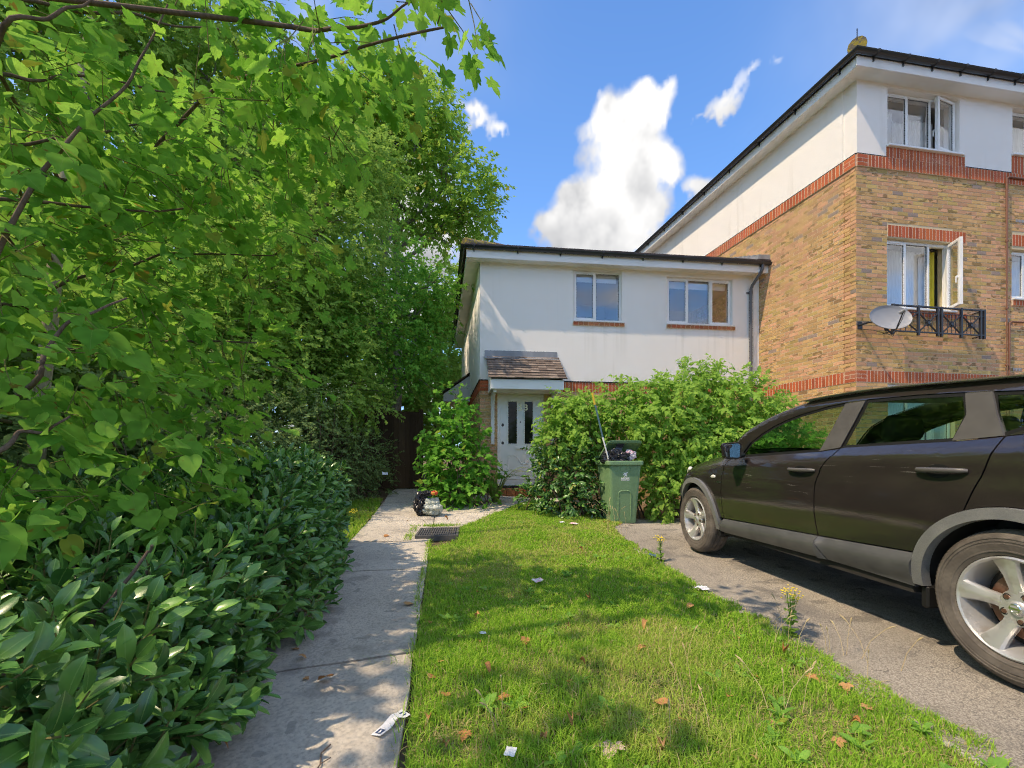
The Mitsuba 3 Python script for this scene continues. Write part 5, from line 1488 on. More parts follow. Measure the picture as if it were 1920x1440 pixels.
def tree(name, label, base, top, blobs, tmpl, leafm, bark, k, leaves, length, size, seed, r0=0.12, nparts=0, group=None, category='tree', pw=0.45, **kw):
    key = thing(name, label, category, group)
    z0 = float(G(base[0], base[1])) - 0.1
    m = MB()
    zt = top[2]
    tr = [(base[0], base[1], z0), (base[0] * 0.7 + top[0] * 0.3 + 0.1, base[1] * 0.7 + top[1] * 0.3, z0 + (zt - z0) * 0.35), (base[0] * 0.3 + top[0] * 0.7 - 0.08, base[1] * 0.3 + top[1] * 0.7, z0 + (zt - z0) * 0.7), top]
    limb(m, tr, r0, r0 * 0.3, seed, 0.06, 10)
    obj('trunk', m.get(), bark, key, smooth=60)
    P = np.array(tr)
    for i, (x, y, z, r) in enumerate(blobs):
        zs = min(z0 + (zt - z0) * 0.92, max(z0 + 0.5, z - r * 1.3))
        t = np.interp(zs, P[:, 2], np.arange(4))
        s_ = np.array([np.interp(t, np.arange(4), P[:, q]) for q in range(3)])
        m = MB()
        e = np.array([x, y, z + r * 0.5])
        mid = s_ * 0.45 + e * 0.55 + [0, 0, -0.1 * r]
        limb(m, [s_, mid, e], r0 * 0.42, r0 * 0.08, seed + i, 0.08 * r, 7)
        rng = rs(seed + i * 7)
        for q in range(5):
            d = unit(rng.normal(size=3)) * r * 0.85
            b = mid * 0.5 + e * 0.5
            limb(m, [b, b + d * 0.5 + [0, 0, 0.1 * r], np.array([x, y, z]) + d], r0 * 0.16, r0 * 0.04, seed + q + i, 0.05 * r, 5)
        obj('branch', m.get(), bark, key, smooth=60)
    L = Leaves()
    sprays(L, None, blobs, k, leaves, length, size, seed, pw=pw, **kw)
    foliage(key, L, tmpl, leafm, seed + 1, nparts, rest='crown')
    return key

# ---------------------------------------------------------------- near trees (left)
lime = thing('lime_tree', 'young lime tree with heart-shaped leaves and a pale trunk, nearest on the left', 'tree')
m = MB()
limb(m, [(-3.6, 4.15, 0.0), (-3.53, 4.15, 1.48), (-3.45, 4.14, 2.2), (-3.39, 4.13, 2.88), (-3.36, 4.18, 3.45), (-3.28, 4.22, 4.18), (-3.26, 4.32, 4.97), (-3.26, 4.42, 6.2)], 0.062, 0.03, 3, 0.01, 12)
obj('trunk', m.get(), 'm_bark_pale', lime, smooth=60)
LB = [[(-2.3, 2.2, 1.2), (-1.98, 2.07, 1.7), (-1.91, 2.09, 1.96), (-1.81, 2.13, 2.27), (-1.75, 2.17, 2.42), (-1.7, 2.22, 2.61), (-1.57, 2.3, 2.86), (-1.54, 2.35, 3.03), (-1.49, 2.44, 3.37)],
      [(-3.4, 4.1, 2.4), (-2.57, 2.62, 2.65), (-2.33, 2.7, 2.76), (-2.16, 2.77, 2.88), (-1.93, 2.85, 3.03), (-1.64, 2.91, 3.13)],
      [(-3.4, 4.1, 2.0), (-2.19, 2.27, 2.2), (-2.04, 2.36, 2.26), (-1.9, 2.44, 2.3), (-1.63, 2.61, 2.4), (-1.41, 2.69, 2.5)],
      [(-2.57, 2.62, 2.65), (-1.94, 2.14, 2.93), (-1.85, 2.23, 3.05), (-1.77, 2.28, 3.16), (-1.65, 2.31, 3.32)],
      [(-3.3, 4.2, 3.2), (-2.48, 2.61, 3.43), (-2.13, 2.67, 3.52), (-1.88, 2.74, 3.58), (-1.64, 2.81, 3.62), (-1.41, 2.89, 3.68)],
      [(-3.4, 4.1, 2.7), (-2.38, 2.5, 2.93), (-2.23, 2.58, 3.04), (-2.07, 2.66, 3.12), (-1.82, 2.74, 3.15), (-1.68, 2.82, 3.22)],
      [(-3.5, 4.1, 1.3), (-2.2, 2.3, 1.25), (-1.61, 1.9, 1.37), (-1.64, 1.96, 1.49), (-1.6, 2.0, 1.61), (-1.55, 2.1, 1.69), (-1.51, 2.19, 1.77)],
      [(-2.2, 2.3, 1.25), (-1.71, 1.82, 1.06), (-1.66, 1.86, 1.13), (-1.61, 1.9, 1.15), (-1.55, 1.95, 1.21)]]
for i, b in enumerate(LB):
    m = MB()
    limb(m, b, 0.013, 0.004, 20 + i, 0.018, 8)
    obj('branch', m.get(), 'm_bark', lime, smooth=60)
LIME_BLOBS = [(-1.72, 2.12, 1.02, 0.32), (-1.43, 2.29, 1.03, 0.30), (-1.32, 2.62, 1.08, 0.22), (-1.75, 2.02, 1.39, 0.36), (-1.63, 2.41, 1.41, 0.36), (-1.94, 2.25, 2.04, 0.46), (-1.78, 2.63, 2.15, 0.46),
              (-2.14, 2.47, 2.81, 0.46), (-2.02, 2.87, 2.97, 0.52), (-2.26, 2.59, 3.36, 0.45), (-2.15, 2.87, 3.57, 0.45), (-2.01, 2.05, 1.17, 0.34), (-2.33, 2.29, 1.92, 0.45), (-1.75, 2.45, 2.55, 0.36), (-1.62, 2.55, 1.85, 0.30),
              (-2.4, 3.0, 1.5, 0.45), (-2.7, 3.2, 2.4, 0.5), (-2.75, 3.2, 3.3, 0.55), (-1.45, 1.95, 0.88, 0.24), (-1.22, 2.15, 0.90, 0.18), (-1.72, 1.8, 0.88, 0.28), (-1.5, 2.3, 0.95, 0.24)]
L, tw = Leaves(), MB()
sprays(L, tw, LIME_BLOBS, 120, 6, 0.24, 0.086, 11, drift=(0.55, -0.05, -0.35), droop=0.55, up=0.75, out=0.15, spread=0.75, pw=0.6, twr=0.0026, petiole=0.02, jit=0.38)
obj('twigs', tw.get(), 'm_twig', lime)
labels[lime + '__twigs'] = {'kind': 'stuff'}
foliage(lime, L, T_heart, 'l_lime', 12, 290)

maple = thing('maple_tree', 'maple with pointed-lobed leaves reaching over the path at the top of the picture', 'tree')
m = MB()
limb(m, [(-3.3, 1.25, 0.0), (-3.2, 1.3, 1.5), (-3.0, 1.5, 3.0), (-2.9, 1.4, 4.5), (-2.7, 1.2, 6.0)], 0.10, 0.03, 5, 0.03, 12)
obj('trunk', m.get(), 'm_bark_grey', maple, smooth=60)
MBR = [[(-3.0, 1.5, 3.0), (-2.0, 2.3, 3.2), (-0.81, 2.31, 3.18), (-0.62, 2.19, 3.1), (-0.45, 2.12, 3.07), (-0.34, 2.06, 3.06), (-0.23, 1.99, 3.07)],
       [(-3.1, 1.4, 2.2), (-2.15, 3.18, 2.84), (-1.91, 3.05, 3.08), (-1.46, 2.79, 3.19), (-0.99, 2.54, 3.17), (-0.57, 2.28, 3.08), (-0.17, 2.04, 2.99), (-0.03, 1.97, 2.99)],
       [(-3.1, 1.4, 1.9), (-2.99, 3.4, 2.1), (-2.64, 3.44, 2.32), (-2.22, 3.29, 2.37), (-1.93, 3.25, 2.42), (-1.68, 3.22, 2.44), (-1.2, 3.0, 2.35)],
       [(-3.15, 1.35, 1.5), (-2.91, 3.2, 1.75), (-2.5, 3.22, 1.77), (-2.04, 3.06, 1.77), (-1.45, 2.89, 1.76), (-1.16, 2.96, 1.77)],
       [(-2.95, 1.45, 3.6), (-2.0, 2.0, 4.3), (-1.2, 2.0, 4.6)], [(-2.9, 1.4, 4.4), (-2.4, 0.5, 5.2), (-1.7, 0.2, 5.4)]]
for i, b in enumerate(MBR):
    m = MB()
    limb(m, b, 0.015, 0.004, 50 + i, 0.02, 8)
    obj('branch', m.get(), 'm_bark', maple, smooth=60)
MAPLE_BLOBS = [(-1.5, 3.0, 1.78, 0.36), (-1.32, 3.18, 2.13, 0.32), (-1.26, 2.8, 1.57, 0.26), (-1.12, 2.95, 2.52, 0.30), (-1.22, 2.76, 2.81, 0.40), (-0.92, 2.52, 2.97, 0.34), (-0.60, 2.29, 3.12, 0.30), (-0.28, 2.04, 3.12, 0.24), (-0.06, 1.92, 3.02, 0.14),
               (-1.34, 2.58, 3.32, 0.46), (-1.86, 3.24, 2.71, 0.46), (-2.04, 3.26, 3.26, 0.5), (-1.58, 2.91, 1.36, 0.28), (0.02, 1.91, 3.04, 0.12), (-2.3, 3.5, 1.8, 0.5), (-2.6, 3.7, 2.6, 0.55), (-0.95, 2.7, 3.4, 0.35), (-0.75, 2.4, 3.3, 0.30), (-1.1, 2.7, 3.1, 0.30), (-0.45, 2.15, 3.25, 0.20), (-1.4, 2.5, 3.6, 0.3), (-0.7, 2.6, 2.85, 0.2)]
L, tw = Leaves(), MB()
sprays(L, tw, MAPLE_BLOBS, 125, 5, 0.26, 0.118, 31, drift=(0.45, -0.05, -0.30), droop=0.40, up=0.85, out=0.15, spread=0.85, pw=0.6, twr=0.003, petiole=0.045, jit=0.34)
obj('twigs', tw.get(), 'm_twig', maple)
labels[maple + '__twigs'] = {'kind': 'stuff'}
CROWN = [(-2.6, 1.2, 3.8, 0.7), (-3.4, 0.3, 4.6, 1.0), (-2.5, -0.5, 3.6, 0.8), (-1.9, 0.6, 3.4, 0.4)]
sprays(L, None, CROWN, 46, 5, 0.30, 0.14, 33, droop=0.3, up=0.9, out=0.2, pw=0.45, petiole=0.05, jit=0.4)
foliage(maple, L, T_maple, 'l_maple', 32, 290)

# ---------------------------------------------------------------- trees and hedges further back
tree('hawthorn_tree', 'dense small-leaved tree behind the hedge, left of the sycamores', (-3.0, 8.9), (-2.7, 8.8, 7.2), [(-3.47, 7.97, 4.3, 1.2), (-2.7, 8.88, 5.25, 1.4), (-2.93, 8.41, 2.7, 1.2), (-1.96, 8.4, 2.15, 0.6), (-3.75, 7.5, 2.9, 1.0), (-4.71, 9.63, 6.81, 1.5), (-2.5, 9.0, 3.6, 1.1), (-1.75, 8.75, 6.55, 0.7), (-2.5, 8.8, 7.0, 0.8)],
     T_lobed, 'l_haw', 'm_bark', 520, 12, 0.34, 0.064, 201, up=0.7, out=0.5, jit=0.5)
tree('field_maple', 'bushy bright tree close to the white house corner, arching over the side path', (-2.2, 11.2), (-1.6, 10.6, 6.6), [(-1.77, 9.27, 3.63, 1.1), (-0.98, 9.75, 2.95, 0.7), (-0.78, 10.16, 4.28, 0.65), (-1.05, 10.7, 4.83, 0.9), (-0.42, 10.31, 5.05, 0.48), (-1.89, 11.3, 6.0, 1.1), (-0.82, 10.36, 3.72, 0.6), (-2.83, 11.42, 5.3, 1.1)],
     T_maple_small, 'l_sapling', 'm_bark_grey', 250, 8, 0.36, 0.110, 221, up=0.75, out=0.5, droop=0.45)
tree('hazel_tree', 'leafy tree filling the far left behind the pale trunk', (-6.2, 8.2), (-6.2, 8.2, 7.5), [(-4.9, 7.62, 3.1, 1.3), (-6.42, 8.82, 5.2, 1.9), (-6.46, 7.82, 3.0, 1.9), (-7.6, 6.2, 3.6, 1.8), (-9.2, 9.8, 4.6, 2.4), (-5.6, 6.6, 1.6, 1.2), (-7.2, 5.2, 1.8, 1.5), (-4.2, 6.3, 2.3, 0.9), (-5.2, 5.2, 2.6, 1.2)],
     T_lobed, 'l_haw', 'm_bark', 260, 12, 0.45, 0.092, 241, up=0.7, out=0.5)
tree('ash_tree', 'tall leafy tree rising above the others at the far left behind the lime', (-6.2, 10.8), (-6.2, 10.4, 9.6), [(-5.4, 10.5, 9.4, 1.6), (-7.0, 9.5, 9.4, 1.9), (-4.3, 10.8, 8.7, 1.2), (-8.6, 8.6, 8.4, 2.0), (-6.2, 11.2, 7.4, 1.6), (-8.0, 9.6, 11.0, 1.8), (-5.6, 10.8, 11.2, 1.4), (-9.6, 8.4, 10.4, 1.9)],
     T_lobed, 'l_haw', 'm_bark_grey', 150, 11, 0.5, 0.11, 251, up=0.7, out=0.5, pw=0.4)
tree('elder_tree', 'leafy tree at the left edge of the garden', (-6.6, 2.4), (-6.4, 2.2, 5.8), [(-6.3, 3.4, 3.6, 1.7), (-6.0, 1.2, 3.4, 1.8), (-6.8, 2.3, 5.0, 1.8), (-6.0, -1.2, 3.2, 1.8), (-6.8, -3.5, 3.6, 2.2)],
     T_lobed, 'l_haw', 'm_bark', 120, 10, 0.5, 0.10, 261, up=0.7, out=0.5)
tree('sycamore_tree', 'tall sycamore with sky showing through its crown behind the house corner', (-2.4, 15.6), (-2.0, 15.3, 12.6), [(-2.95, 15.46, 13.0, 1.5), (-1.25, 14.9, 11.6, 1.3), (0.0, 14.7, 10.1, 1.15), (0.62, 14.6, 9.1, 0.7), (-4.04, 15.59, 12.0, 1.8), (-1.9, 15.4, 9.6, 1.2), (-0.3, 15.1, 8.7, 0.8), (-5.12, 14.71, 10.0, 1.9), (-2.2, 15.37, 13.8, 1.0), (-1.0, 15.0, 12.6, 0.9), (-3.2, 15.0, 10.6, 1.0)],
     T_maple_small, 'l_syc', 'm_bark_grey', 175, 8, 0.6, 0.20, 281, r0=0.22, up=0.75, out=0.5, droop=0.4, pw=0.4)
FAR_TREES = [('broad far tree seen beyond the side path', (-1.2, 19.8), (-1.0, 20.0, 8.6), [(-1.02, 20.26, 6.05, 2.3), (-0.5, 20.18, 4.2, 1.6), (-0.97, 19.25, 7.6, 1.8), (-1.36, 18.29, 2.6, 1.4)]),
             ('shady far tree behind the field maple and the fence', (-3.6, 17.8), (-3.4, 17.5, 8.0), [(-3.34, 17.52, 4.26, 2.4), (-4.6, 17.0, 6.4, 2.0), (-2.6, 18.0, 2.2, 1.6)]),
             ('far tree at the back left behind the small-leaved tree', (-8.2, 15.5), (-8.2, 15.5, 10.5), [(-8.2, 15.5, 7.8, 3.0), (-6.6, 14.8, 5.2, 2.6), (-10.5, 14.5, 6.0, 3.0), (-7.0, 15.0, 10.5, 2.2), (-5.0, 13.0, 1.9, 1.7), (-3.2, 13.0, 1.6, 1.3), (-7.5, 11.5, 2.2, 2.0), (-9.5, 11.0, 2.5, 2.2)])]
for i, (lab, b_, t_, bl) in enumerate(FAR_TREES):
    tree('background_tree', lab, b_, t_, bl, T_lobed, 'l_haw', 'm_bark', 75, 12, 0.7, 0.18, 301 + 20 * i, r0=0.16, up=0.7, out=0.5)
def shrub(name, label, blobs, tmpl, leafm, k, leaves, length, size, seed, nparts=0, category='bush', stems=True, group=None, keep=None, twr=0.0, **kw):
    key = thing(name, label, category, group)
    L, tw = Leaves(), (MB() if twr else None)
    sprays(L, tw, blobs, k, leaves, length, size, seed, keep=keep, twr=twr, **kw)
    if stems:
        rng = rs(seed)
        for i, (x, y, z, r) in enumerate(blobs):
            m = MB()
            for q in range(3):
                b = np.array([x + rng.uniform(-.25, .25), y + rng.uniform(-.2, .2), 0.0])
                b[2] = float(G(b[0], b[1])) - 0.05
                limb(m, [b, [x + rng.uniform(-.2, .2), y + rng.uniform(-.2, .2), z * 0.6], [x + rng.uniform(-.5, .5) * r, y + rng.uniform(-.5, .5) * r, z + r * 0.4]], 0.016, 0.004, seed + i * 3 + q, 0.04, 6)
            obj('stem', m.get(), 'm_bark', key, smooth=60)
    if tw is not None and tw.v:
        labels[obj('twigs', tw.get(), 'm_twig', key)] = {'kind': 'stuff'}
    foliage(key, L, tmpl, leafm, seed + 1, nparts)
    return key
above = lambda st: st[:, 2] > G(st[:, 0], st[:, 1]) + 0.06
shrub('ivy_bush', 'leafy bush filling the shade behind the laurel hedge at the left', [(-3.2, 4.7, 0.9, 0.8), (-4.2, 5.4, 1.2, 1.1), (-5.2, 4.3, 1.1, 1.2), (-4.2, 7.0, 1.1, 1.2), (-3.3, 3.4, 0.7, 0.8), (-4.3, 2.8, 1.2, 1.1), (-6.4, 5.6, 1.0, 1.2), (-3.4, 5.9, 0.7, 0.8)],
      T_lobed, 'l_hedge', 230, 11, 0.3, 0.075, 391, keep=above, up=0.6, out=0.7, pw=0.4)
above = lambda st: st[:, 2] > G(st[:, 0], st[:, 1]) + 0.06
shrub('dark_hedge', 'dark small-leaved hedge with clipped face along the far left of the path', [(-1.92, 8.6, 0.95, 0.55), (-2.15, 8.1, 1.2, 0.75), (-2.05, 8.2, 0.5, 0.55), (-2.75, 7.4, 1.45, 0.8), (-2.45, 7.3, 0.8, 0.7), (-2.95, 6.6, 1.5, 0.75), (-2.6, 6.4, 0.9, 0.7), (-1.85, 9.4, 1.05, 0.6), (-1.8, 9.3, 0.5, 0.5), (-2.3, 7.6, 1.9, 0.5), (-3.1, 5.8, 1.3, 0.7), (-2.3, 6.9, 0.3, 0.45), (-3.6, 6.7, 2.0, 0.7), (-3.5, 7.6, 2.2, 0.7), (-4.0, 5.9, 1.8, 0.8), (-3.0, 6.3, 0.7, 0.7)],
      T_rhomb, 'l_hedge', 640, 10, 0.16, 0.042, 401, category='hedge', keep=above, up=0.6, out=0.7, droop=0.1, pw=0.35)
# laurel hedge: shoots over its path-side face and top
laurel = thing('laurel_hedge', 'glossy dark green laurel hedge along the left edge of the concrete path', 'hedge')
rng = rs(411)
def lx(y): return np.interp(y, [0, 1.2, 1.6, 2.1, 2.8, 4.2, 4.8, 5.2], [-0.78, -0.80, -0.84, -0.92, -0.96, -1.14, -1.24, -1.5])
def lh(y): return np.interp(y, [0, 1.2, 2.0, 3.0, 4.2, 4.8, 5.2], [0.46, 0.50, 0.60, 0.73, 0.88, 0.86, 0.55])
L, tw = Leaves(), MB()
for layer, (cnt, dep) in enumerate(((1250, 0.0), (700, 0.10), (380, 0.22))):
    y = rng.uniform(0.80, 5.15, cnt)
    s_ = rng.rand(cnt) * 1.9
    bulge = 0.10 * (meshkit.noise(np.stack([y * 2.3, s_ * 2.3, y * 0], -1), 4) - 0.5) * 2
    H_ = lh(y)
    up_ = np.clip(s_ / 0.75, 0, 1)
    over = np.clip(s_ - 0.75, 0, None)
    X = lx(y) - 0.22 * up_ ** 3 - over - 0.03
    Z = 0.06 + (H_ - 0.06) * np.sin(up_ * np.pi / 2) + 0.02 * over
    nrm = unit(np.stack([np.where(over > 0, 0.12, 1 - 0.75 * up_ ** 2), np.where(y > 4.6, (y - 4.6) * 2, 0.0), np.where(over > 0, 1.0, 0.25 + 0.8 * up_ ** 2)], -1))
    P0 = np.stack([X, y, Z], -1) + nrm * (bulge - dep)[:, None] + rng.normal(size=(cnt, 3)) * 0.03
    P0[:, 2] = np.maximum(P0[:, 2], 0.05)
    td = unit(nrm * 0.75 + rng.normal(size=(cnt, 3)) * 0.33 + [0.12, -0.12, 0.18])
    ln = rng.uniform(0.07, 0.16, cnt)
    s0 = unit(np.cross(td, rng.normal(size=(cnt, 3))))
    s1 = np.cross(td, s0)
    K = 7
    for q in range(K):
        t = (q + 0.5) / K
        an = q * 2.4 + rng.rand(cnt) * 0.5
        sd = s0 * np.cos(an)[:, None] + s1 * np.sin(an)[:, None]
        op = 1.15 - 0.75 * t
        ax = unit(td * (0.45 + 0.8 * t) + sd * op + [0.05, -0.03, -0.12])
        nm = unit(td * 0.9 - sd * 0.5 + [0, 0, 0.5] + rng.normal(size=(cnt, 3)) * 0.15)
        L.add(P0 + td * (ln * t)[:, None] + sd * 0.004, ax, nm, rng.uniform(0.062, 0.128, cnt) * (1.08 - 0.30 * t))
    if layer < 2:
        for i in range(cnt):
            tw.tube([P0[i] - td[i] * 0.16, P0[i], P0[i] + td[i] * ln[i]], [0.0042, 0.0034, 0.002], 5, cap=False)
key = obj('twigs', tw.get(), 'm_twig', laurel)
labels[key] = {'kind': 'stuff'}
m = MB()
for k in range(26):
    yy = 0.5 + k * 0.18
    xx = float(lx(yy)) - 0.5 + rng.uniform(-.15, .15)
    limb(m, [(xx - 0.1, yy, -0.03), (xx, yy + rng.uniform(-.1, .1), 0.35), (xx + rng.uniform(-.2, .25), yy + rng.uniform(-.2, .2), 0.72)], 0.014, 0.005, k, 0.03, 6)
obj('stems', m.get(), 'm_bark', laurel, smooth=60)
labels[laurel + '__stems'] = {'kind': 'stuff'}
foliage(laurel, L, T_laurel, 'l_laurel', 412, 295)
# bright bush in front of the house, dark shrub by the door, maple sapling with strap leaves
shrub('privet_bush', 'big bright green bush in front of the white house, behind the bin and the car', [(3.43, 7.15, 1.65, 0.85), (4.03, 7.3, 2.05, 0.62), (4.75, 7.1, 1.85, 0.72), (2.60, 6.95, 1.3, 0.62), (2.05, 7.25, 1.62, 0.48), (5.25, 7.05, 1.5, 0.62), (2.75, 6.80, 0.62, 0.42), (3.26, 6.68, 0.50, 0.45), (3.97, 6.75, 0.72, 0.6), (3.0, 7.1, 2.0, 0.4), (4.5, 6.8, 1.1, 0.6), (3.6, 7.0, 1.1, 0.6), (4.35, 7.3, 2.45, 0.3), (5.8, 7.1, 1.1, 0.6), (2.4, 7.3, 1.9, 0.34), (1.80, 7.35, 1.80, 0.36), (1.62, 7.25, 1.35, 0.36), (2.2, 7.2, 1.2, 0.4)],
      T_privet, 'l_privet', 640, 9, 0.24, 0.080, 431, nparts=150, keep=lambda st: above(st) & ~((st[:, 0] > 2.02) & (st[:, 0] < 2.95) & (st[:, 1] < 7.08) & (st[:, 2] < 1.45)), up=0.65, out=0.65, droop=0.35, pw=0.38, spread=0.8, twr=0.002)
shrub('laurel_shrub', 'dark glossy shrub at the foot of the bright bush, right of the front door', [(1.62, 7.05, 0.72, 0.48), (2.02, 6.85, 0.38, 0.36), (1.30, 7.25, 0.36, 0.30), (1.55, 6.85, 0.36, 0.36), (1.95, 7.0, 0.95, 0.36), (1.45, 7.35, 1.05, 0.30)],
      T_laurel, 'l_shrub', 560, 9, 0.16, 0.085, 451, nparts=140, keep=above, up=0.6, out=0.6, droop=0.2, pw=0.4)
shrub('maple_sapling', 'maple sapling bush with pointed lobed leaves left of the front door', [(-0.10, 8.05, 2.05, 0.30), (-0.18, 7.95, 1.45, 0.46), (0.07, 7.75, 0.92, 0.52), (-0.38, 7.70, 0.66, 0.34), (0.48, 7.95, 0.70, 0.28), (-0.11, 7.55, 0.42, 0.34), (-0.30, 7.8, 1.05, 0.40), (0.22, 7.95, 1.35, 0.34), (0.0, 8.0, 1.75, 0.34), (0.3, 7.6, 0.5, 0.34)],
      T_maple, 'l_sapling', 270, 6, 0.20, 0.125, 471, nparts=200, keep=above, up=0.8, out=0.55, droop=0.35, pw=0.5, spread=0.9, petiole=0.03, twr=0.002)
strap = thing('strap_leaf_plant', 'clump of long yellowing strap leaves beside the front door', 'plant')
rng = rs(481)
for k in range(26):
    a = rng.uniform(0, 2 * math.pi)
    ln, h_ = rng.uniform(0.5, 0.95), rng.uniform(0.25, 0.75)
    b = np.array([0.66, 8.15, float(G(0.66, 8.15))]) + [0.05 * math.cos(a), 0.05 * math.sin(a), 0]
    d = np.array([math.cos(a), math.sin(a), 0])
    if d[1] > 0.5: d[1] *= -0.6
    t = np.linspace(0, 1, 9)
    P = b + d[None] * (ln * t ** 1.3)[:, None] * 0.75 + np.array([0, 0, 1.0]) * (h_ * 2.2 * t * (1 - 0.62 * t))[:, None]
    sd = np.cross(d, [0, 0, 1.0])
    w = 0.022 * (1 - t ** 3) + 0.002
    V = np.concatenate([P - sd * w[:, None] + [0, 0, 0.006], P, P + sd * w[:, None] + [0, 0, 0.006]])
    q = [[c * 9 + i, c * 9 + i + 1, (c + 1) * 9 + i + 1, (c + 1) * 9 + i] for c in range(2) for i in range(8)]
    u = rng.rand()
    m = MB().add(V, q, (u, 0.5))
    obj('leaf', m.get(), 'l_strap', strap, smooth=True, uv=m.uv())

# ---------------------------------------------------------------- grass
def blades(poly, n, hmin, hmax, seed, wid=0.0018, near=True, lean=0.5):
    rng = rs(seed)
    x0, y0, x1, y1 = poly.bounds
    out = []
    while sum(map(len, out)) < n:
        p = np.column_stack([rng.uniform(x0, x1, n * 2), rng.uniform(y0, y1, n * 2)])
        ok = shapely.contains_xy(poly, p[:, 0], p[:, 1])
        if near:
            d = np.hypot(p[:, 0], p[:, 1])
            ok &= rng.rand(len(p)) < np.clip(2.4 / np.maximum(d, 1.2), 0.22, 1)
            ok &= p[:, 1] > 0.9
        dens = meshkit.fbm(np.column_stack([p * 3.1, p[:, 0] * 0]), 3, seed)
        ok &= rng.rand(len(p)) < np.clip((dens - 0.22) * 3.2, 0.25, 1)
        out.append(p[ok])
    p = np.vstack(out)[:n]
    d = np.hypot(p[:, 0], p[:, 1])
    tall = meshkit.fbm(np.column_stack([p * 2.2, p[:, 0] * 0 + 9]), 3, seed + 1)
    h = rng.uniform(hmin, hmax, n) * (0.45 + 1.1 * tall)
    a = rng.uniform(0, 2 * np.pi, n) * 1.0
    ld = np.stack([np.cos(a), np.sin(a), 0 * a], -1)
    b = a + np.pi / 2 + rng.normal(size=n) * 0.6
    sd = np.stack([np.cos(b), np.sin(b), 0 * b], -1)
    w = wid * rng.uniform(0.7, 1.5, n) * np.clip(d / 2.2, 1, 3)
    le = h * rng.uniform(0.1, 1.0, n) * lean * 2
    B = np.column_stack([p, G(p[:, 0], p[:, 1]) - 0.003])
    M = B + ld * (le * 0.35)[:, None] + np.array([0, 0, 1.0]) * (h * 0.6)[:, None]
    E_ = B + ld * le[:, None] + np.array([0, 0, 1.0]) * (h * (1 - 0.25 * np.minimum(1, le / h)))[:, None]
    V = np.stack([B - sd * w[:, None], B + sd * w[:, None], M - sd * (w * 0.8)[:, None], M + sd * (w * 0.8)[:, None], E_], 1).reshape(-1, 3)
    F = (np.array([[0, 1, 3], [0, 3, 2], [2, 3, 4]])[None] + (np.arange(n) * 5)[:, None, None]).reshape(-1, 3)
    uv = np.repeat(np.column_stack([rng.rand(n), rng.rand(n)]), 5, axis=0)
    return trimesh.Trimesh(V, F, process=False), uv
OVER = unary_union([LAWN] + [Point(*p).buffer(r_) for p, r_ in [((1.80 + 0.03 * math.sin(k * 2.3), 1.0 + 0.13 * k), 0.05 + 0.05 * abs(math.sin(k * 1.7))) for k in range(26)] + [((1.93 + 0.03 * math.sin(k * 3.1), 4.3 + 0.14 * k), 0.07 + 0.06 * abs(math.sin(k * 2.1))) for k in range(12)]])
gm, guv = blades(OVER, 200000, 0.020, 0.068, 501)
setting('grass', gm, 'l_grass', smooth=False, kind='stuff', uv=guv, label='short patchy lawn grass between the path and the driveway', category='grass')
gm, guv = blades(OVER, 26000, 0.008, 0.030, 507, lean=1.6)
guv = np.column_stack([0.94 + 0.06 * guv[:, 0], guv[:, 1]])
setting('lawn_thatch', gm, 'l_grass', smooth=False, kind='stuff', uv=guv, label='flattened dry straw-coloured grass between the green blades', category='grass')
VERGE = Polygon([(-1.27, 4.9), (-1.33, 7.0), (-1.46, 8.6), (-1.95, 8.4), (-1.9, 6.6), (-1.75, 5.0)])
gm, guv = blades(VERGE, 5000, 0.04, 0.14, 502, near=False)
setting('verge_grass', gm, 'l_grass', kind='stuff', uv=guv, label='strip of longer grass between the path and the dark hedge', category='grass')
joint = unary_union([LineString([(-0.62, 6.10), (-0.05, 6.10)]).buffer(0.05), LineString([(-0.62, 5.35), (-0.6, 6.0)]).buffer(0.05), LineString([(-0.42, 2.22), (-0.27, 2.21)]).buffer(0.012), LineString([(-0.30, 3.0), (-0.36, 5.2)]).buffer(0.02), LineString([(-0.2, 1.0), (-0.265, 3.0)]).buffer(0.012)])
gm, guv = blades(joint, 1500, 0.03, 0.09, 503, near=False)
setting('edge_grass', gm, 'l_grass', kind='stuff', uv=guv, label='grass tufts growing in the joints and edges of the path', category='grass')

# ---------------------------------------------------------------- bin, bags, litter, weeds
mat('m_bin', lambda p, n, uv: mix((0.150, 0.262, 0.125), (0.215, 0.335, 0.175), fbm(p.x * 7, p.y * 7, p.z * 3, 4)) * (0.9 + 0.15 * noise(p.x * 60, p.y * 60, p.z * 60)), rough=0.45, spec=0.4)
mat('m_white', color=(0.78, 0.78, 0.76), rough=0.7)
mat('m_bag', lambda p, n, uv: C3(0.018, 0.018, 0.024) * (0.8 + 0.5 * noise(p.x * 30, p.y * 30, p.z * 30)), rough=0.28, spec=0.6)
mat('m_claybag', lambda p, n, uv: mix((0.34, 0.38, 0.32), (0.56, 0.58, 0.52), fbm(p.x * 22, p.y * 22, p.z * 22, 3)), rough=0.4, spec=0.5)
mat('m_pink', lambda p, n, uv: mix((0.70, 0.42, 0.48), (0.72, 0.66, 0.66), smoothstep(0.42, 0.58, fbm(p.x * 45, p.y * 45, p.z * 45, 3))), rough=0.8)
mat('m_orange', lambda p, n, uv: mix((0.60, 0.06, 0.03), (0.70, 0.45, 0.06), smoothstep(0.45, 0.6, fbm(p.x * 25, p.y * 25, p.z * 25, 3))), rough=0.5)
mat('m_paper', lambda p, n, uv: C3(0.72, 0.72, 0.74) * (0.9 + 0.12 * fbm(p.x * 30, p.y * 30, p.z * 30, 3)), rough=0.85)
mat('m_ink', color=(0.06, 0.09, 0.17), rough=0.8)
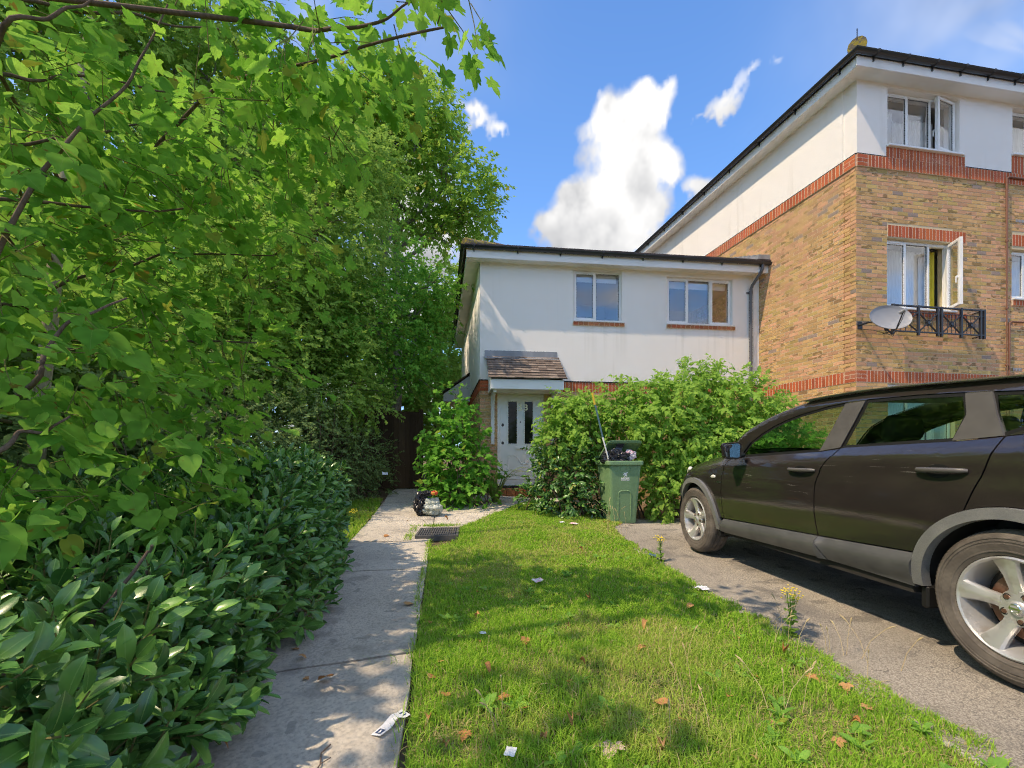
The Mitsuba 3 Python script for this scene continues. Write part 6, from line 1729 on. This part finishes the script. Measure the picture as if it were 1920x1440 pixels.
mat('m_teal', lambda p, n, uv: C3(0.075, 0.14, 0.17) * (0.8 + 0.5 * noise(p.x * 30, p.y * 30, p.z * 60)), rough=0.4, spec=0.5)
mat('m_handleyellow', color=(0.62, 0.44, 0.05), rough=0.4)
mat('m_flower', color=(0.80, 0.62, 0.03), rough=0.7)
mat('m_dry', lambda p, n, uv: mix((0.42, 0.32, 0.16), (0.58, 0.47, 0.26), uv.x), rough=0.9)
def deadleaf_fn(p, n, uv):
    c = mix((0.36, 0.145, 0.045), (0.50, 0.30, 0.13), uv.x)
    c = mix(c, (0.58, 0.43, 0.34), smoothstep(0.86, 0.9, uv.x))
    return c * (0.7 + 0.5 * fbm(p.x * 60, p.y * 60, p.z * 60, 3))
mat('m_deadleaf', deadleaf_fn, rough=0.85)

wb = thing('wheelie_bin', 'green wheelie bin with its lid propped open beside the bright bush', 'bin')
bz = float(G(2.42, 6.45)) + 0.012
def ring_rect(x0, x1, y0, y1, z, r, n=5):
    P = []
    for cx, cy, a0 in ((x1 - r, y1 - r, 0), (x0 + r, y1 - r, 90), (x0 + r, y0 + r, 180), (x1 - r, y0 + r, 270)):
        for t in np.linspace(0, 90, n):
            a = math.radians(a0 + t)
            P.append([cx + r * math.cos(a), cy + r * math.sin(a), z])
    return np.array(P)
def loft_rings(rings, cap0=True, cap1=True):
    k = len(rings[0])
    V = np.vstack(rings)
    F = [[i * k + j, i * k + (j + 1) % k, (i + 1) * k + (j + 1) % k, (i + 1) * k + j] for i in range(len(rings) - 1) for j in range(k)]
    F = np.array(F)
    F = np.vstack([F[:, [0, 1, 2]], F[:, [0, 2, 3]]])
    if cap0: F = np.vstack([F, [[0, j + 1, j] for j in range(1, k - 1)]])
    if cap1: F = np.vstack([F, [[(len(rings) - 1) * k, (len(rings) - 1) * k + j, (len(rings) - 1) * k + j + 1] for j in range(1, k - 1)]])
    return V, F
B0 = np.array([2.455, 6.58, bz])
def br(w, dfront, dback, z, r): return ring_rect(-w / 2, w / 2, -dfront, dback, z, r) + B0
rings = [br(0.39, 0.235, 0.20, 0.0, 0.05), br(0.40, 0.245, 0.21, 0.03, 0.05), br(0.47, 0.285, 0.27, 0.62, 0.045), br(0.505, 0.30, 0.30, 0.90, 0.04), br(0.515, 0.305, 0.305, 0.935, 0.04),
         br(0.49, 0.29, 0.29, 0.935, 0.04), br(0.46, 0.27, 0.26, 0.60, 0.04), br(0.38, 0.22, 0.19, 0.04, 0.04)]
v, f = loft_rings(rings, True, True)
obj('body', MB().add(v, f).get(), 'm_bin', wb, smooth=35)
rings = [br(0.545, 0.325, 0.325, 0.875, 0.05), br(0.565, 0.335, 0.335, 0.885, 0.05), br(0.565, 0.335, 0.335, 0.930, 0.05), br(0.548, 0.326, 0.326, 0.942, 0.05), br(0.50, 0.30, 0.30, 0.942, 0.04), br(0.50, 0.30, 0.30, 0.87, 0.04)]
v, f = loft_rings(rings, False, False)
obj('rim', MB().add(v, f).get(), 'm_bin', wb, smooth=35)
def bf(z): return B0[1] - (0.245 + (0.30 - 0.245) * (z - 0.03) / 0.87) - 0.001
ar = [(-0.095, 0.05), (-0.098, 0.40)] + [(-0.098 + 0.05 * (1 - math.cos(t)), 0.44 + 0.05 * math.sin(t)) for t in np.linspace(0, math.pi / 2, 6)] + [(0.098 - 0.05 * (1 - math.cos(t)), 0.44 + 0.05 * math.sin(t)) for t in np.linspace(math.pi / 2, 0, 6)] + [(0.098, 0.40), (0.095, 0.05)]
obj('raised_arch', MB().tube([[B0[0] + x, bf(z), bz + z] for x, z in ar], 0.009, 8).get(), 'm_bin', wb, smooth=60)
for x in (-0.075, 0.075):
    obj('rib', MB().tube([[B0[0] + x, bf(z) + 0.002, bz + z] for z in (0.79, 0.87)], 0.006, 6).get(), 'm_bin', wb, smooth=60)
em = MB()
def mark(poly):
    for g in getattr(poly, 'geoms', [poly]):
        m_ = trimesh.creation.extrude_polygon(g, 0.003, engine='earcut')
        vv = np.array(m_.vertices)
        em.add(np.column_stack([B0[0] + vv[:, 0], bf(vv[:, 1]) - 0.004 + vv[:, 2], bz + vv[:, 1]]), m_.faces)
mark(unary_union([LineString([(-0.028, 0.735), (-0.005, 0.755), (0.02, 0.745)]).buffer(0.008), LineString([(0.0, 0.72), (0.015, 0.76), (0.03, 0.765)]).buffer(0.007), LineString([(-0.012, 0.71), (0.005, 0.73), (0.022, 0.715)]).buffer(0.007), Point(-0.02, 0.758).buffer(0.008)]))
obj('emblem', em.get(), 'm_white', wb, label='small white council emblem on the bin front')
em = MB()
r = rs(8)
x = -0.065
while x < 0.06:
    w_ = r.uniform(0.005, 0.010)
    mark(sbox(x, 0.672, x + w_, 0.672 + r.choice([0.016, 0.022])))
    x += w_ + 0.0035
mark(sbox(-0.066, 0.650, 0.066, 0.663))
obj('printed_text', em.get(), 'm_white', wb, label='two rows of worn white print')
for x in (-0.215, 0.215):
    v, f = lathe([(0.001, -0.025), (0.085, -0.025), (0.10, -0.015), (0.10, 0.015), (0.085, 0.025), (0.001, 0.025)], 24)
    obj('wheel', MB().add(np.column_stack([v[:, 1] + B0[0] + x * 1.02, v[:, 0] + B0[1] + 0.235, v[:, 2] + bz + 0.10]), f).get(), 'm_black', wb, smooth=35)
obj('axle', MB().tube([B0 + [-0.21, 0.235, 0.10], B0 + [0.21, 0.235, 0.10]], 0.012, 8).get(), 'm_darkmetal', wb)
obj('handle_bar', MB().tube([B0 + [-0.24, 0.33, 0.90], B0 + [-0.22, 0.40, 0.92], B0 + [0.22, 0.40, 0.92], B0 + [0.24, 0.33, 0.90]], 0.016, 8).get(), 'm_bin', wb, smooth=60)
LF = Frame(B0 + [0, 0.33, 0.945], 90, -1)
lt = math.radians(28)
def lidv(P):
    P = np.asarray(P, float)
    y, z = P[:, 1] * math.cos(lt) - P[:, 2] * math.sin(lt) * 0, P[:, 1] * math.sin(lt)
    return np.column_stack([B0[0] + P[:, 0] + 0.03, B0[1] + 0.33 - P[:, 1] * math.cos(lt) - P[:, 2] * math.sin(lt), B0[2] + 0.945 + P[:, 1] * math.sin(lt) + P[:, 2] * math.cos(lt)])
ro_ = [ring_rect(-0.27, 0.27, 0.0, 0.62, z, 0.05) for z in (-0.03, 0.012)] + [ring_rect(-0.25, 0.25, 0.02, 0.60, 0.030, 0.05), ring_rect(-0.17, 0.17, 0.12, 0.50, 0.045, 0.05)]
v, f = loft_rings([ring_rect(-0.25, 0.25, 0.02, 0.60, -0.01, 0.05), ring_rect(-0.255, 0.255, 0.015, 0.605, -0.03, 0.05)] + ro_, True, True)
obj('lid', MB().add(lidv(v), f).get(), 'm_bin', wb, smooth=35)
def crumple(c, rad, seed, amp=0.35, sub=3, squash=(1, 1, 1), ground=None):
    s_ = trimesh.creation.icosphere(subdivisions=sub, radius=1.0)
    v = np.array(s_.vertices)
    n = meshkit.fbm(v * 2.2 + seed, 3, seed) - 0.5
    fold = np.abs(meshkit.noise(v * 4.3 + seed * 2.1, seed + 5) - 0.5)
    fold2 = np.abs(meshkit.noise(v * 8.5 + seed, seed + 9) - 0.5)
    v = v * (1 + amp * n * 1.4 - amp * fold * 0.9 - amp * fold2 * 0.45)[:, None] * rad * np.array(squash) + np.array(c)
    if ground is not None:
        v[:, 2] = np.maximum(v[:, 2], ground + 0.002)
    return v, np.array(s_.faces)
bagb = thing('rubbish_bag', 'black rubbish bag stuffed under the open lid of the green bin', 'bag')
v, f = crumple(B0 + [-0.10, -0.14, 0.985], 0.215, 3, 0.5, 4, (1.1, 0.85, 0.62))
obj('bag', MB().add(v, f).get(), 'm_bag', bagb, smooth=35)
tq = np.linspace(0, 1, 8)
fl_ = np.array([[B0[0] - 0.05 - 0.06 * (1 - t) + 0.16 * (t - 0.5) * (-1 if sgn > 0 else -1) + sgn * 0.055, B0[1] - 0.20 + 0.02 * math.sin(6 * t), B0[2] + 0.96 + 0.24 * (1 - t)] for sgn in (-1, 1) for t in tq])
q = [[i, i + 1, 8 + i + 1, 8 + i] for i in range(7)]
bk = fl_ + [0, 0.02, 0]
obj('flap', MB().add(fl_, q).add(bk, q).add(np.vstack([fl_[:8], bk[:8]]), q).add(np.vstack([fl_[8:], bk[8:]]), q).get(), 'm_bag', bagb, smooth=35)
v, f = crumple(B0 + [0.12, -0.17, 1.03], 0.085, 7, 0.6, 4, (1.15, 0.5, 0.95))
whole('pink_cloth', MB().add(v, f).get(), 'm_pink', 'crumpled pink and white patterned cloth beside the black bag in the bin', 'cloth', smooth=35)
br_ = thing('broom_handle', 'long broom handle with a yellow end leaning into the bush behind the bin', 'broom handle')
P = np.array([(1.985, 6.40, 2.0), (2.02, 6.385, 1.82), (2.13, 6.36, 1.33), (2.20, 6.34, 1.05), (2.28, 6.35, 0.60), (2.38, 6.28, 0.03)])
obj('yellow_end', MB().tube(P[:2], 0.017, 10).get(), 'm_handleyellow', br_, smooth=60, label='yellow end of the broom handle')
obj('shaft', MB().tube([P[1], P[2]], 0.014, 10).get(), 'm_teal', br_, smooth=60)
obj('lower_shaft', MB().tube([P[2], P[2] + (P[3] - P[2]) * 0.3, P[3], P[4]], [0.0145, 0.012, 0.010, 0.010], 10).get(), 'm_paper', br_, smooth=60)
# bag on the path
gb = float(G(-0.5, 6.9)) + 0.032
bag2 = thing('rubbish_sack', 'pale green and black plastic rubbish sacks dumped on the path by the sapling', 'bag')
v, f = crumple((-0.43, 6.86, gb + 0.12), 0.175, 11, 0.5, 4, (0.95, 0.9, 0.85), gb)
obj('pale_sack', MB().add(v, f).get(), 'm_claybag', bag2, smooth=35)
v, f = crumple((-0.60, 6.88, gb + 0.17), 0.165, 17, 0.6, 4, (0.75, 0.85, 1.2), gb)
obj('black_sack', MB().add(v, f).get(), 'm_bag', bag2, smooth=35)
v, f = crumple((-0.50, 6.85, gb + 0.335), 0.09, 19, 0.6, 3, (1.5, 0.8, 0.6), gb)
obj('knot', MB().add(v, f).get(), 'm_bag', bag2, smooth=35)
v, f = crumple((-0.385, 6.80, gb + 0.345), 0.05, 23, 0.5, 3, (1.1, 0.8, 0.8))
whole('crisp_packet', MB().add(v, f).get(), 'm_orange', 'crumpled red and yellow packet lying on the rubbish sacks', 'packet', smooth=35)
# folded receipt on the path
def strip(c, ang, L_, W_, n, zfun, twist=0.0, pinch=0.0):
    t = np.linspace(0, 1, n)
    d, sd = np.array([math.cos(ang), math.sin(ang), 0]), np.array([-math.sin(ang), math.cos(ang), 0])
    V = []
    for k in range(n):
        w = W_ / 2 * (1 - pinch * math.exp(-((t[k] - 0.58) / 0.12) ** 2))
        c0 = np.array(c) + d * (t[k] - 0.5) * L_
        tw_ = twist * (t[k] - 0.5)
        for s_ in (-1, 0, 1):
            V.append(c0 + sd * s_ * w * math.cos(tw_) + np.array([0, 0, zfun(t[k]) + s_ * w * math.sin(tw_) + 0.004]))
    q = [[3 * i + j, 3 * (i + 1) + j, 3 * (i + 1) + j + 1, 3 * i + j + 1] for i in range(n - 1) for j in range(2)]
    return np.array(V), q
gp = float(G(-.25, 1.7)) + 0.034
rc_ = thing('paper_slip', 'white paper slip with blue printing lying on the concrete path', 'paper')
zf = lambda t: 0.016 * math.exp(-((t - 0.6) / 0.16) ** 2)
v, q = strip((-0.258, 1.70, gp), math.radians(56), 0.165, 0.046, 24, zf, 0.4, 0.25)
obj('sheet', MB().add(v, q).get(), 'm_paper', rc_, smooth=True)
pm = MB()
d, sd = np.array([math.cos(math.radians(56)), math.sin(math.radians(56)), 0]), np.array([-math.sin(math.radians(56)), math.cos(math.radians(56)), 0])
def pr(poly, at_):
    for g in getattr(poly, 'geoms', [poly]):
        m_ = trimesh.creation.extrude_polygon(g, 0.0008, engine='earcut')
        vv = np.array(m_.vertices)
        tt = (at_ + vv[:, 0]) / 0.165 + 0.5
        base = np.array([-0.258, 1.70, gp])
        pm.add(base + d * (at_ + vv[:, 0])[:, None] + sd * vv[:, 1][:, None] + np.array([0, 0, 1.0]) * (0.0052 + np.array([zf(t) for t in tt]) + vv[:, 1] * np.sin(0.4 * (tt - 0.5)) + vv[:, 2])[:, None], m_.faces)
pr(sbox(-0.014, -0.013, 0.014, 0.013).difference(unary_union([Point(-0.004, 0.0).buffer(0.006), Point(0.006, 0.002).buffer(0.005)])), -0.058)
pr(unary_union([sbox(-0.009, 0.006, 0.010, 0.010), sbox(-0.009, -0.010, 0.010, -0.006)]), 0.064)
obj('print', pm.get(), 'm_ink', rc_)
# other litter
def scrap(name, label, cat, c, size, ang, bsdf, seed, tilt=0.15):
    n = 7
    u = np.linspace(-.5, .5, n)
    V = []
    for a in u:
        for b in u:
            z = 0.28 * size * (meshkit.noise(np.array([[a * 3 + seed, b * 3, seed * 1.7]]), seed)[0] - 0.3)
            V.append([a * size, b * size * 0.8, z])
    V = np.array(V)
    ca, sa = math.cos(ang), math.sin(ang)
    V = np.column_stack([V[:, 0] * ca - V[:, 1] * sa, V[:, 0] * sa + V[:, 1] * ca, np.maximum(V[:, 2] + 0.3 * tilt * V[:, 1], -0.005)]) + np.array(c)
    q = [[i * n + j, (i + 1) * n + j, (i + 1) * n + j + 1, i * n + j + 1] for i in range(n - 1) for j in range(n - 1)]
    return whole(name, MB().add(V, q).get(), bsdf, label, cat, smooth=True)
scrap('card', 'small pink and white card lying in the middle of the lawn', 'card', (0.62, 3.44, 0.055), 0.085, 0.5, 'm_pink', 3)
scrap('paper_scrap', 'white paper scrap caught low in the near end of the laurel hedge', 'paper', (-1.12, 1.50, 0.22), 0.12, 0.7, 'm_paper', 5, 0.9)
scrap('paper_scrap', 'white scrap caught in the dark hedge by the path', 'paper', (-1.33, 8.05, 0.72), 0.10, 0.2, 'm_paper', 6, 2.5)
scrap('pink_wrapper', 'pink wrapper on the ground in front of the dark shrub', 'wrapper', (1.62, 6.12, 0.08), 0.12, 0.9, 'm_pink', 8)
scrap('paper_scrap', 'pale paper scrap left of the pink wrapper by the shrub', 'paper', (1.47, 6.2, 0.09), 0.08, 0.4, 'm_paper', 9)
scrap('tissue', 'white tissue at the driveway edge of the lawn beside the car', 'tissue', (1.84, 3.15, 0.04), 0.10, 0.4, 'm_paper', 10)
scrap('blue_wrapper', 'blue and white wrapper at the corner of the lawn by the front wheel', 'wrapper', (1.93, 4.2, 0.05), 0.10, 1.1, 'm_teal', 12)
scrap('bottle_top', 'white plastic scrap in the grass near the path', 'litter', (0.13, 2.50, 0.04), 0.035, 0.2, 'm_white', 13)
scrap('bottle_top', 'white plastic scrap in the grass at the bottom of the picture', 'litter', (0.17, 1.47, 0.05), 0.045, 1.2, 'm_white', 14)
# fallen leaves
rng = rs(601)
spots = [(0.13, 3.29), (1.38, 3.14), (0.11, 2.78), (0.13, 2.09), (0.46, 1.70), (-0.05, 1.56), (0.83, 1.73), (0.86, 1.62), (1.36, 1.88), (1.66, 2.07), (0.02, 1.62), (0.36, 2.39), (0.11, 2.4), (0.0, 2.5), (-0.1, 2.2), (-0.06, 1.9), (0.25, 1.75), (0.5, 1.95),
         (0.95, 2.2), (0.65, 2.6), (1.1, 2.5), (1.2, 1.55), (1.5, 1.5), (1.65, 1.6), (1.35, 1.42), (1.0, 1.38), (-0.86, 2.42), (-0.79, 2.31), (-0.70, 2.10), (-0.60, 2.06), (-0.92, 1.92), (-0.90, 1.84), (-0.86, 1.74), (-0.82, 1.62), (-0.95, 2.85), (-1.05, 3.4),
         (-0.35, 3.05), (-1.15, 4.4), (0.7, 4.3), (1.3, 4.6), (1.5, 3.7), (2.2, 6.25), (2.35, 6.2), (2.1, 6.2), (-0.75, 6.4), (-0.2, 6.5), (-0.9, 5.5), (1.75, 3.9), (1.7, 1.75), (1.55, 2.3), (0.3, 1.55), (0.42, 1.62), (0.18, 1.85), (0.7, 1.45), (1.15, 1.75), (0.6, 2.1), (-0.12, 1.72), (-0.13, 2.05), (-0.18, 2.75), (0.9, 3.0), (1.55, 2.8), (1.62, 1.85)]
tv, tf, ts = T_maple
ALT = (T_maple, T_heart, T_oval(0.5, 0.5, 0.25))
def dead(x, y, size, key_label, group, u=None, zmax=2.2):
    tv, tf, ts = ALT[rng.randint(3)] if u is None else T_maple
    a = rng.uniform(0, 6.28)
    onp = (x < px_(y)) and x > -1.3
    v = tv - [0, 0.4, 0]
    v = v * np.array([1, 1, rng.uniform(1.0, zmax)]) * size
    R = trimesh.transformations.euler_matrix(rng.uniform(-.35, .35), rng.uniform(-.35, .35), a)[:3, :3]
    v = v @ R.T
    lo = v[:, 2].min()
    v = v + [x, y, float(G(x, y)) - lo * (0.6 if not onp else 1.0) + (0.032 if onp else 0.022)]
    uv = np.column_stack([np.full(len(v), rng.uniform(0, 0.85) if u is None else u), np.full(len(v), .5)])
    k = whole('fallen_leaf', trimesh.Trimesh(v, tf, process=False), 'm_deadleaf', key_label, 'leaf', group, smooth=True, uv=uv)
for x, y in spots:
    onp = (x < px_(y)) and x > -1.3
    if y > 6 and x > 1.9: lab, grp = 'small brown dead leaf on the ground at the foot of the green bin', 'dead leaves by the bin'
    elif onp: lab, grp = ('small brown fallen leaf on the path before the first slab joint' if y < 2.15 else 'small brown fallen leaf on the path between the first slab joint and the drain cover' if y < 5.3 else 'small brown fallen leaf on the path beyond the drain cover'), 'fallen leaves on the path'
    else: lab, grp = ('small brown fallen leaf in the nearest strip of lawn, ' if y < 1.8 else 'small brown fallen leaf in the middle of the lawn, ' if y < 2.7 else 'small brown fallen leaf in the far half of the lawn, ') + ('on its path side' if x < 0.75 else 'on its driveway side'), 'fallen leaves on the grass'
    dead(x, y, rng.uniform(0.035, 0.07), lab, grp)
dead(0.53, 1.49, 0.125, 'largest fallen leaf, pale brown and curled, on the lawn near the bottom', None, 0.95, 1.4)
dead(0.37, 1.93, 0.06, 'pale grey-brown curled leaf in the lawn beyond the largest leaf', None, 0.9)
# litter of dead leaves along the hedge foot
L = Leaves()
n = 420
y = rng.uniform(1.0, 8.6, n)
x = np.where(y < 5, np.interp(y, [1, 2, 3, 5], [-0.88, -0.98, -1.05, -1.22]), -1.42) + rng.normal(size=n) * 0.05 - rng.rand(n) * 0.25
L.add(np.column_stack([x, y, G(x, y) + 0.012 + rng.rand(n) * 0.02]), rng.normal(size=(n, 3)) * [1, 1, 0.25], np.array([0, 0, 1.0]) + rng.normal(size=(n, 3)) * 0.3, rng.uniform(0.03, 0.075, n))
L.pack()
m_, uv_ = bake(L, np.arange(n), T_heart, rng)
setting('leaf_litter', m_, 'm_deadleaf', smooth=True, kind='stuff', uv=uv_, label='reddish dead leaves gathered along the foot of the hedges', category='leaf litter')
# twigs on the path
whole('dead_twig', MB().tube([(-0.47, 1.42, gp), (-0.455, 1.50, gp + 0.004), (-0.47, 1.56, gp + 0.002), (-0.45, 1.60, gp + 0.004)], 0.0025, 5).tube([(-0.457, 1.5, gp + .004), (-0.43, 1.53, gp + .004)], 0.0018, 5).get(), 'm_bark', 'thin dead twig on the path at the bottom of the picture', 'twig')
# ragwort weeds at the lawn edge
def weed(c, h, label, seed, top=True, n=9):
    k = thing('ragwort_plant', label, 'weed')
    r = rs(seed)
    c = np.array([c[0], c[1], float(G(*c))])
    st = MB()
    tops = []
    for i in range(n):
        a = r.uniform(0, 6.28)
        t0 = r.uniform(0.25, 0.75)
        b = c + [0, 0, h * t0]
        e = c + np.array([math.cos(a) * 0.045 * r.uniform(.4, 1), math.sin(a) * 0.045 * r.uniform(.4, 1), h * r.uniform(0.86, 1.0)])
        st.tube([b, (b + e) / 2 + [0, 0, -0.01], e], [0.0022, 0.0018, 0.0015], 5)
        tops.append(e)
    st.tube([c, c + [0.004, 0, h * 0.5], c + [0, 0.004, h * 0.9]], [0.0045, 0.0035, 0.002], 6)
    obj('stem', st.get(), 'l_grassy', k, smooth=60)
    L = Leaves()
    m_n = 34
    t = r.rand(m_n) ** 1.2
    a = r.uniform(0, 6.28, m_n)
    d = np.stack([np.cos(a), np.sin(a), 0.35 + 0 * a], -1)
    L.add(c + np.outer(t * h * 0.85, [0, 0, 1.0]), d, np.array([0, 0, 1.0]) + r.normal(size=(m_n, 3)) * .3, 0.045 * (1.2 - 0.6 * t))
    foliage(k, L, T_lobed, 'l_haw', seed, 0)
    fm = MB()
    for e in tops:
        for q in range(5):
            o = e + r.normal(size=3) * [0.014, 0.014, 0.016] - [0, 0, 0.01]
            v, f = lathe([(0.0005, 0.004), (0.003, 0.0035), (0.006, 0.001), (0.003, -0.001)], 7)
            fm.add(np.column_stack([v[:, 0], v[:, 2], v[:, 1]]) + o, f)
    obj('flowers', fm.get(), 'm_flower', k)
    labels[k + '__flowers'] = {'kind': 'stuff'}
mat('l_grassy', color=(0.16, 0.26, 0.05), rough=0.7)
weed((1.905, 2.33), 0.27, 'tall ragwort with yellow flowers at the driveway edge of the lawn, nearest the camera', 71)
weed((1.97, 4.12), 0.26, 'ragwort with yellow flowers at the lawn corner by the front wheel', 72)
weed((-1.42, 6.1), 0.28, 'yellow-flowered weed in the strip between the path and the dark hedge', 73)
# dry grass stalks
dg = MB()
r = rs(88)
for cx, cy, n, hh in ((2.02, 5.5, 9, 0.42), (2.0, 2.0, 7, 0.26), (1.75, 2.2, 8, 0.24), (0.9, 1.7, 3, 0.22), (0.75, 1.55, 3, 0.2), (0.1, 1.65, 3, 0.22), (1.3, 1.6, 4, 0.2), (0.35, 6.2, 6, 0.3), (-0.1, 5.5, 5, 0.28), (1.1, 2.0, 3, 0.2), (0.05, 2.3, 2, 0.2)):
    for i in range(n):
        b = np.array([cx + r.normal() * 0.08, cy + r.normal() * 0.10, 0]); b[2] = float(G(b[0], b[1]))
        a = r.uniform(0, 6.28); h_ = hh * r.uniform(0.6, 1.1); le = h_ * r.uniform(0.1, 0.7)
        d = np.array([math.cos(a), math.sin(a), 0])
        u = r.rand()
        dg.tube([b, b + d * le * 0.3 + [0, 0, h_ * 0.55], b + d * le * 0.75 + [0, 0, h_ * 0.9], b + d * le + [0, 0, h_]], [0.0016, 0.0014, 0.0012, 0.0008], 4, uv=(u, u))
        dg.tube([b + d * le * 0.75 + [0, 0, h_ * 0.9], b + d * le * 0.9 + [0, 0, h_ * 0.97], b + d * le * 1.05 + [0, 0, h_ * 1.02]], [0.0015, 0.004, 0.001], 5, uv=(u, u))
setting('dry_grass', dg.get(), 'm_dry', kind='stuff', uv=dg.uv(), label='dry straw-coloured grass stalks standing above the lawn', category='grass')
# broad-leaved lawn weeds
L = Leaves()
r = rs(91)
for i in range(95):
    for tries in range(20):
        x, y = r.uniform(-0.2, 1.9), r.uniform(1.2, 1.2 + 6 * r.rand())
        if LAWN.contains(Point(x, y)): break
    n = r.randint(5, 9)
    a = r.uniform(0, 6.28) + np.arange(n) * 2.4
    L.add(np.tile([x, y, float(G(x, y)) + 0.012], (n, 1)), np.stack([np.cos(a), np.sin(a), r.uniform(0.3, 1.0, n)], -1), np.tile([0, 0, 1.0], (n, 1)) + r.normal(size=(n, 3)) * .2, r.uniform(0.03, 0.075, n))
L.pack()
m_, uv_ = bake(L, np.arange(len(L.P)), T_laurel, r)
leafmat('l_weed', (0.182, 0.390, 0.065), (0.312, 0.559, 0.104), 0.8, 0.45, 0, midw=0.08)
setting('lawn_weeds', m_, 'l_weed', smooth=True, kind='stuff', uv=uv_, label='broad-leaved weeds scattered through the lawn', category='weeds')
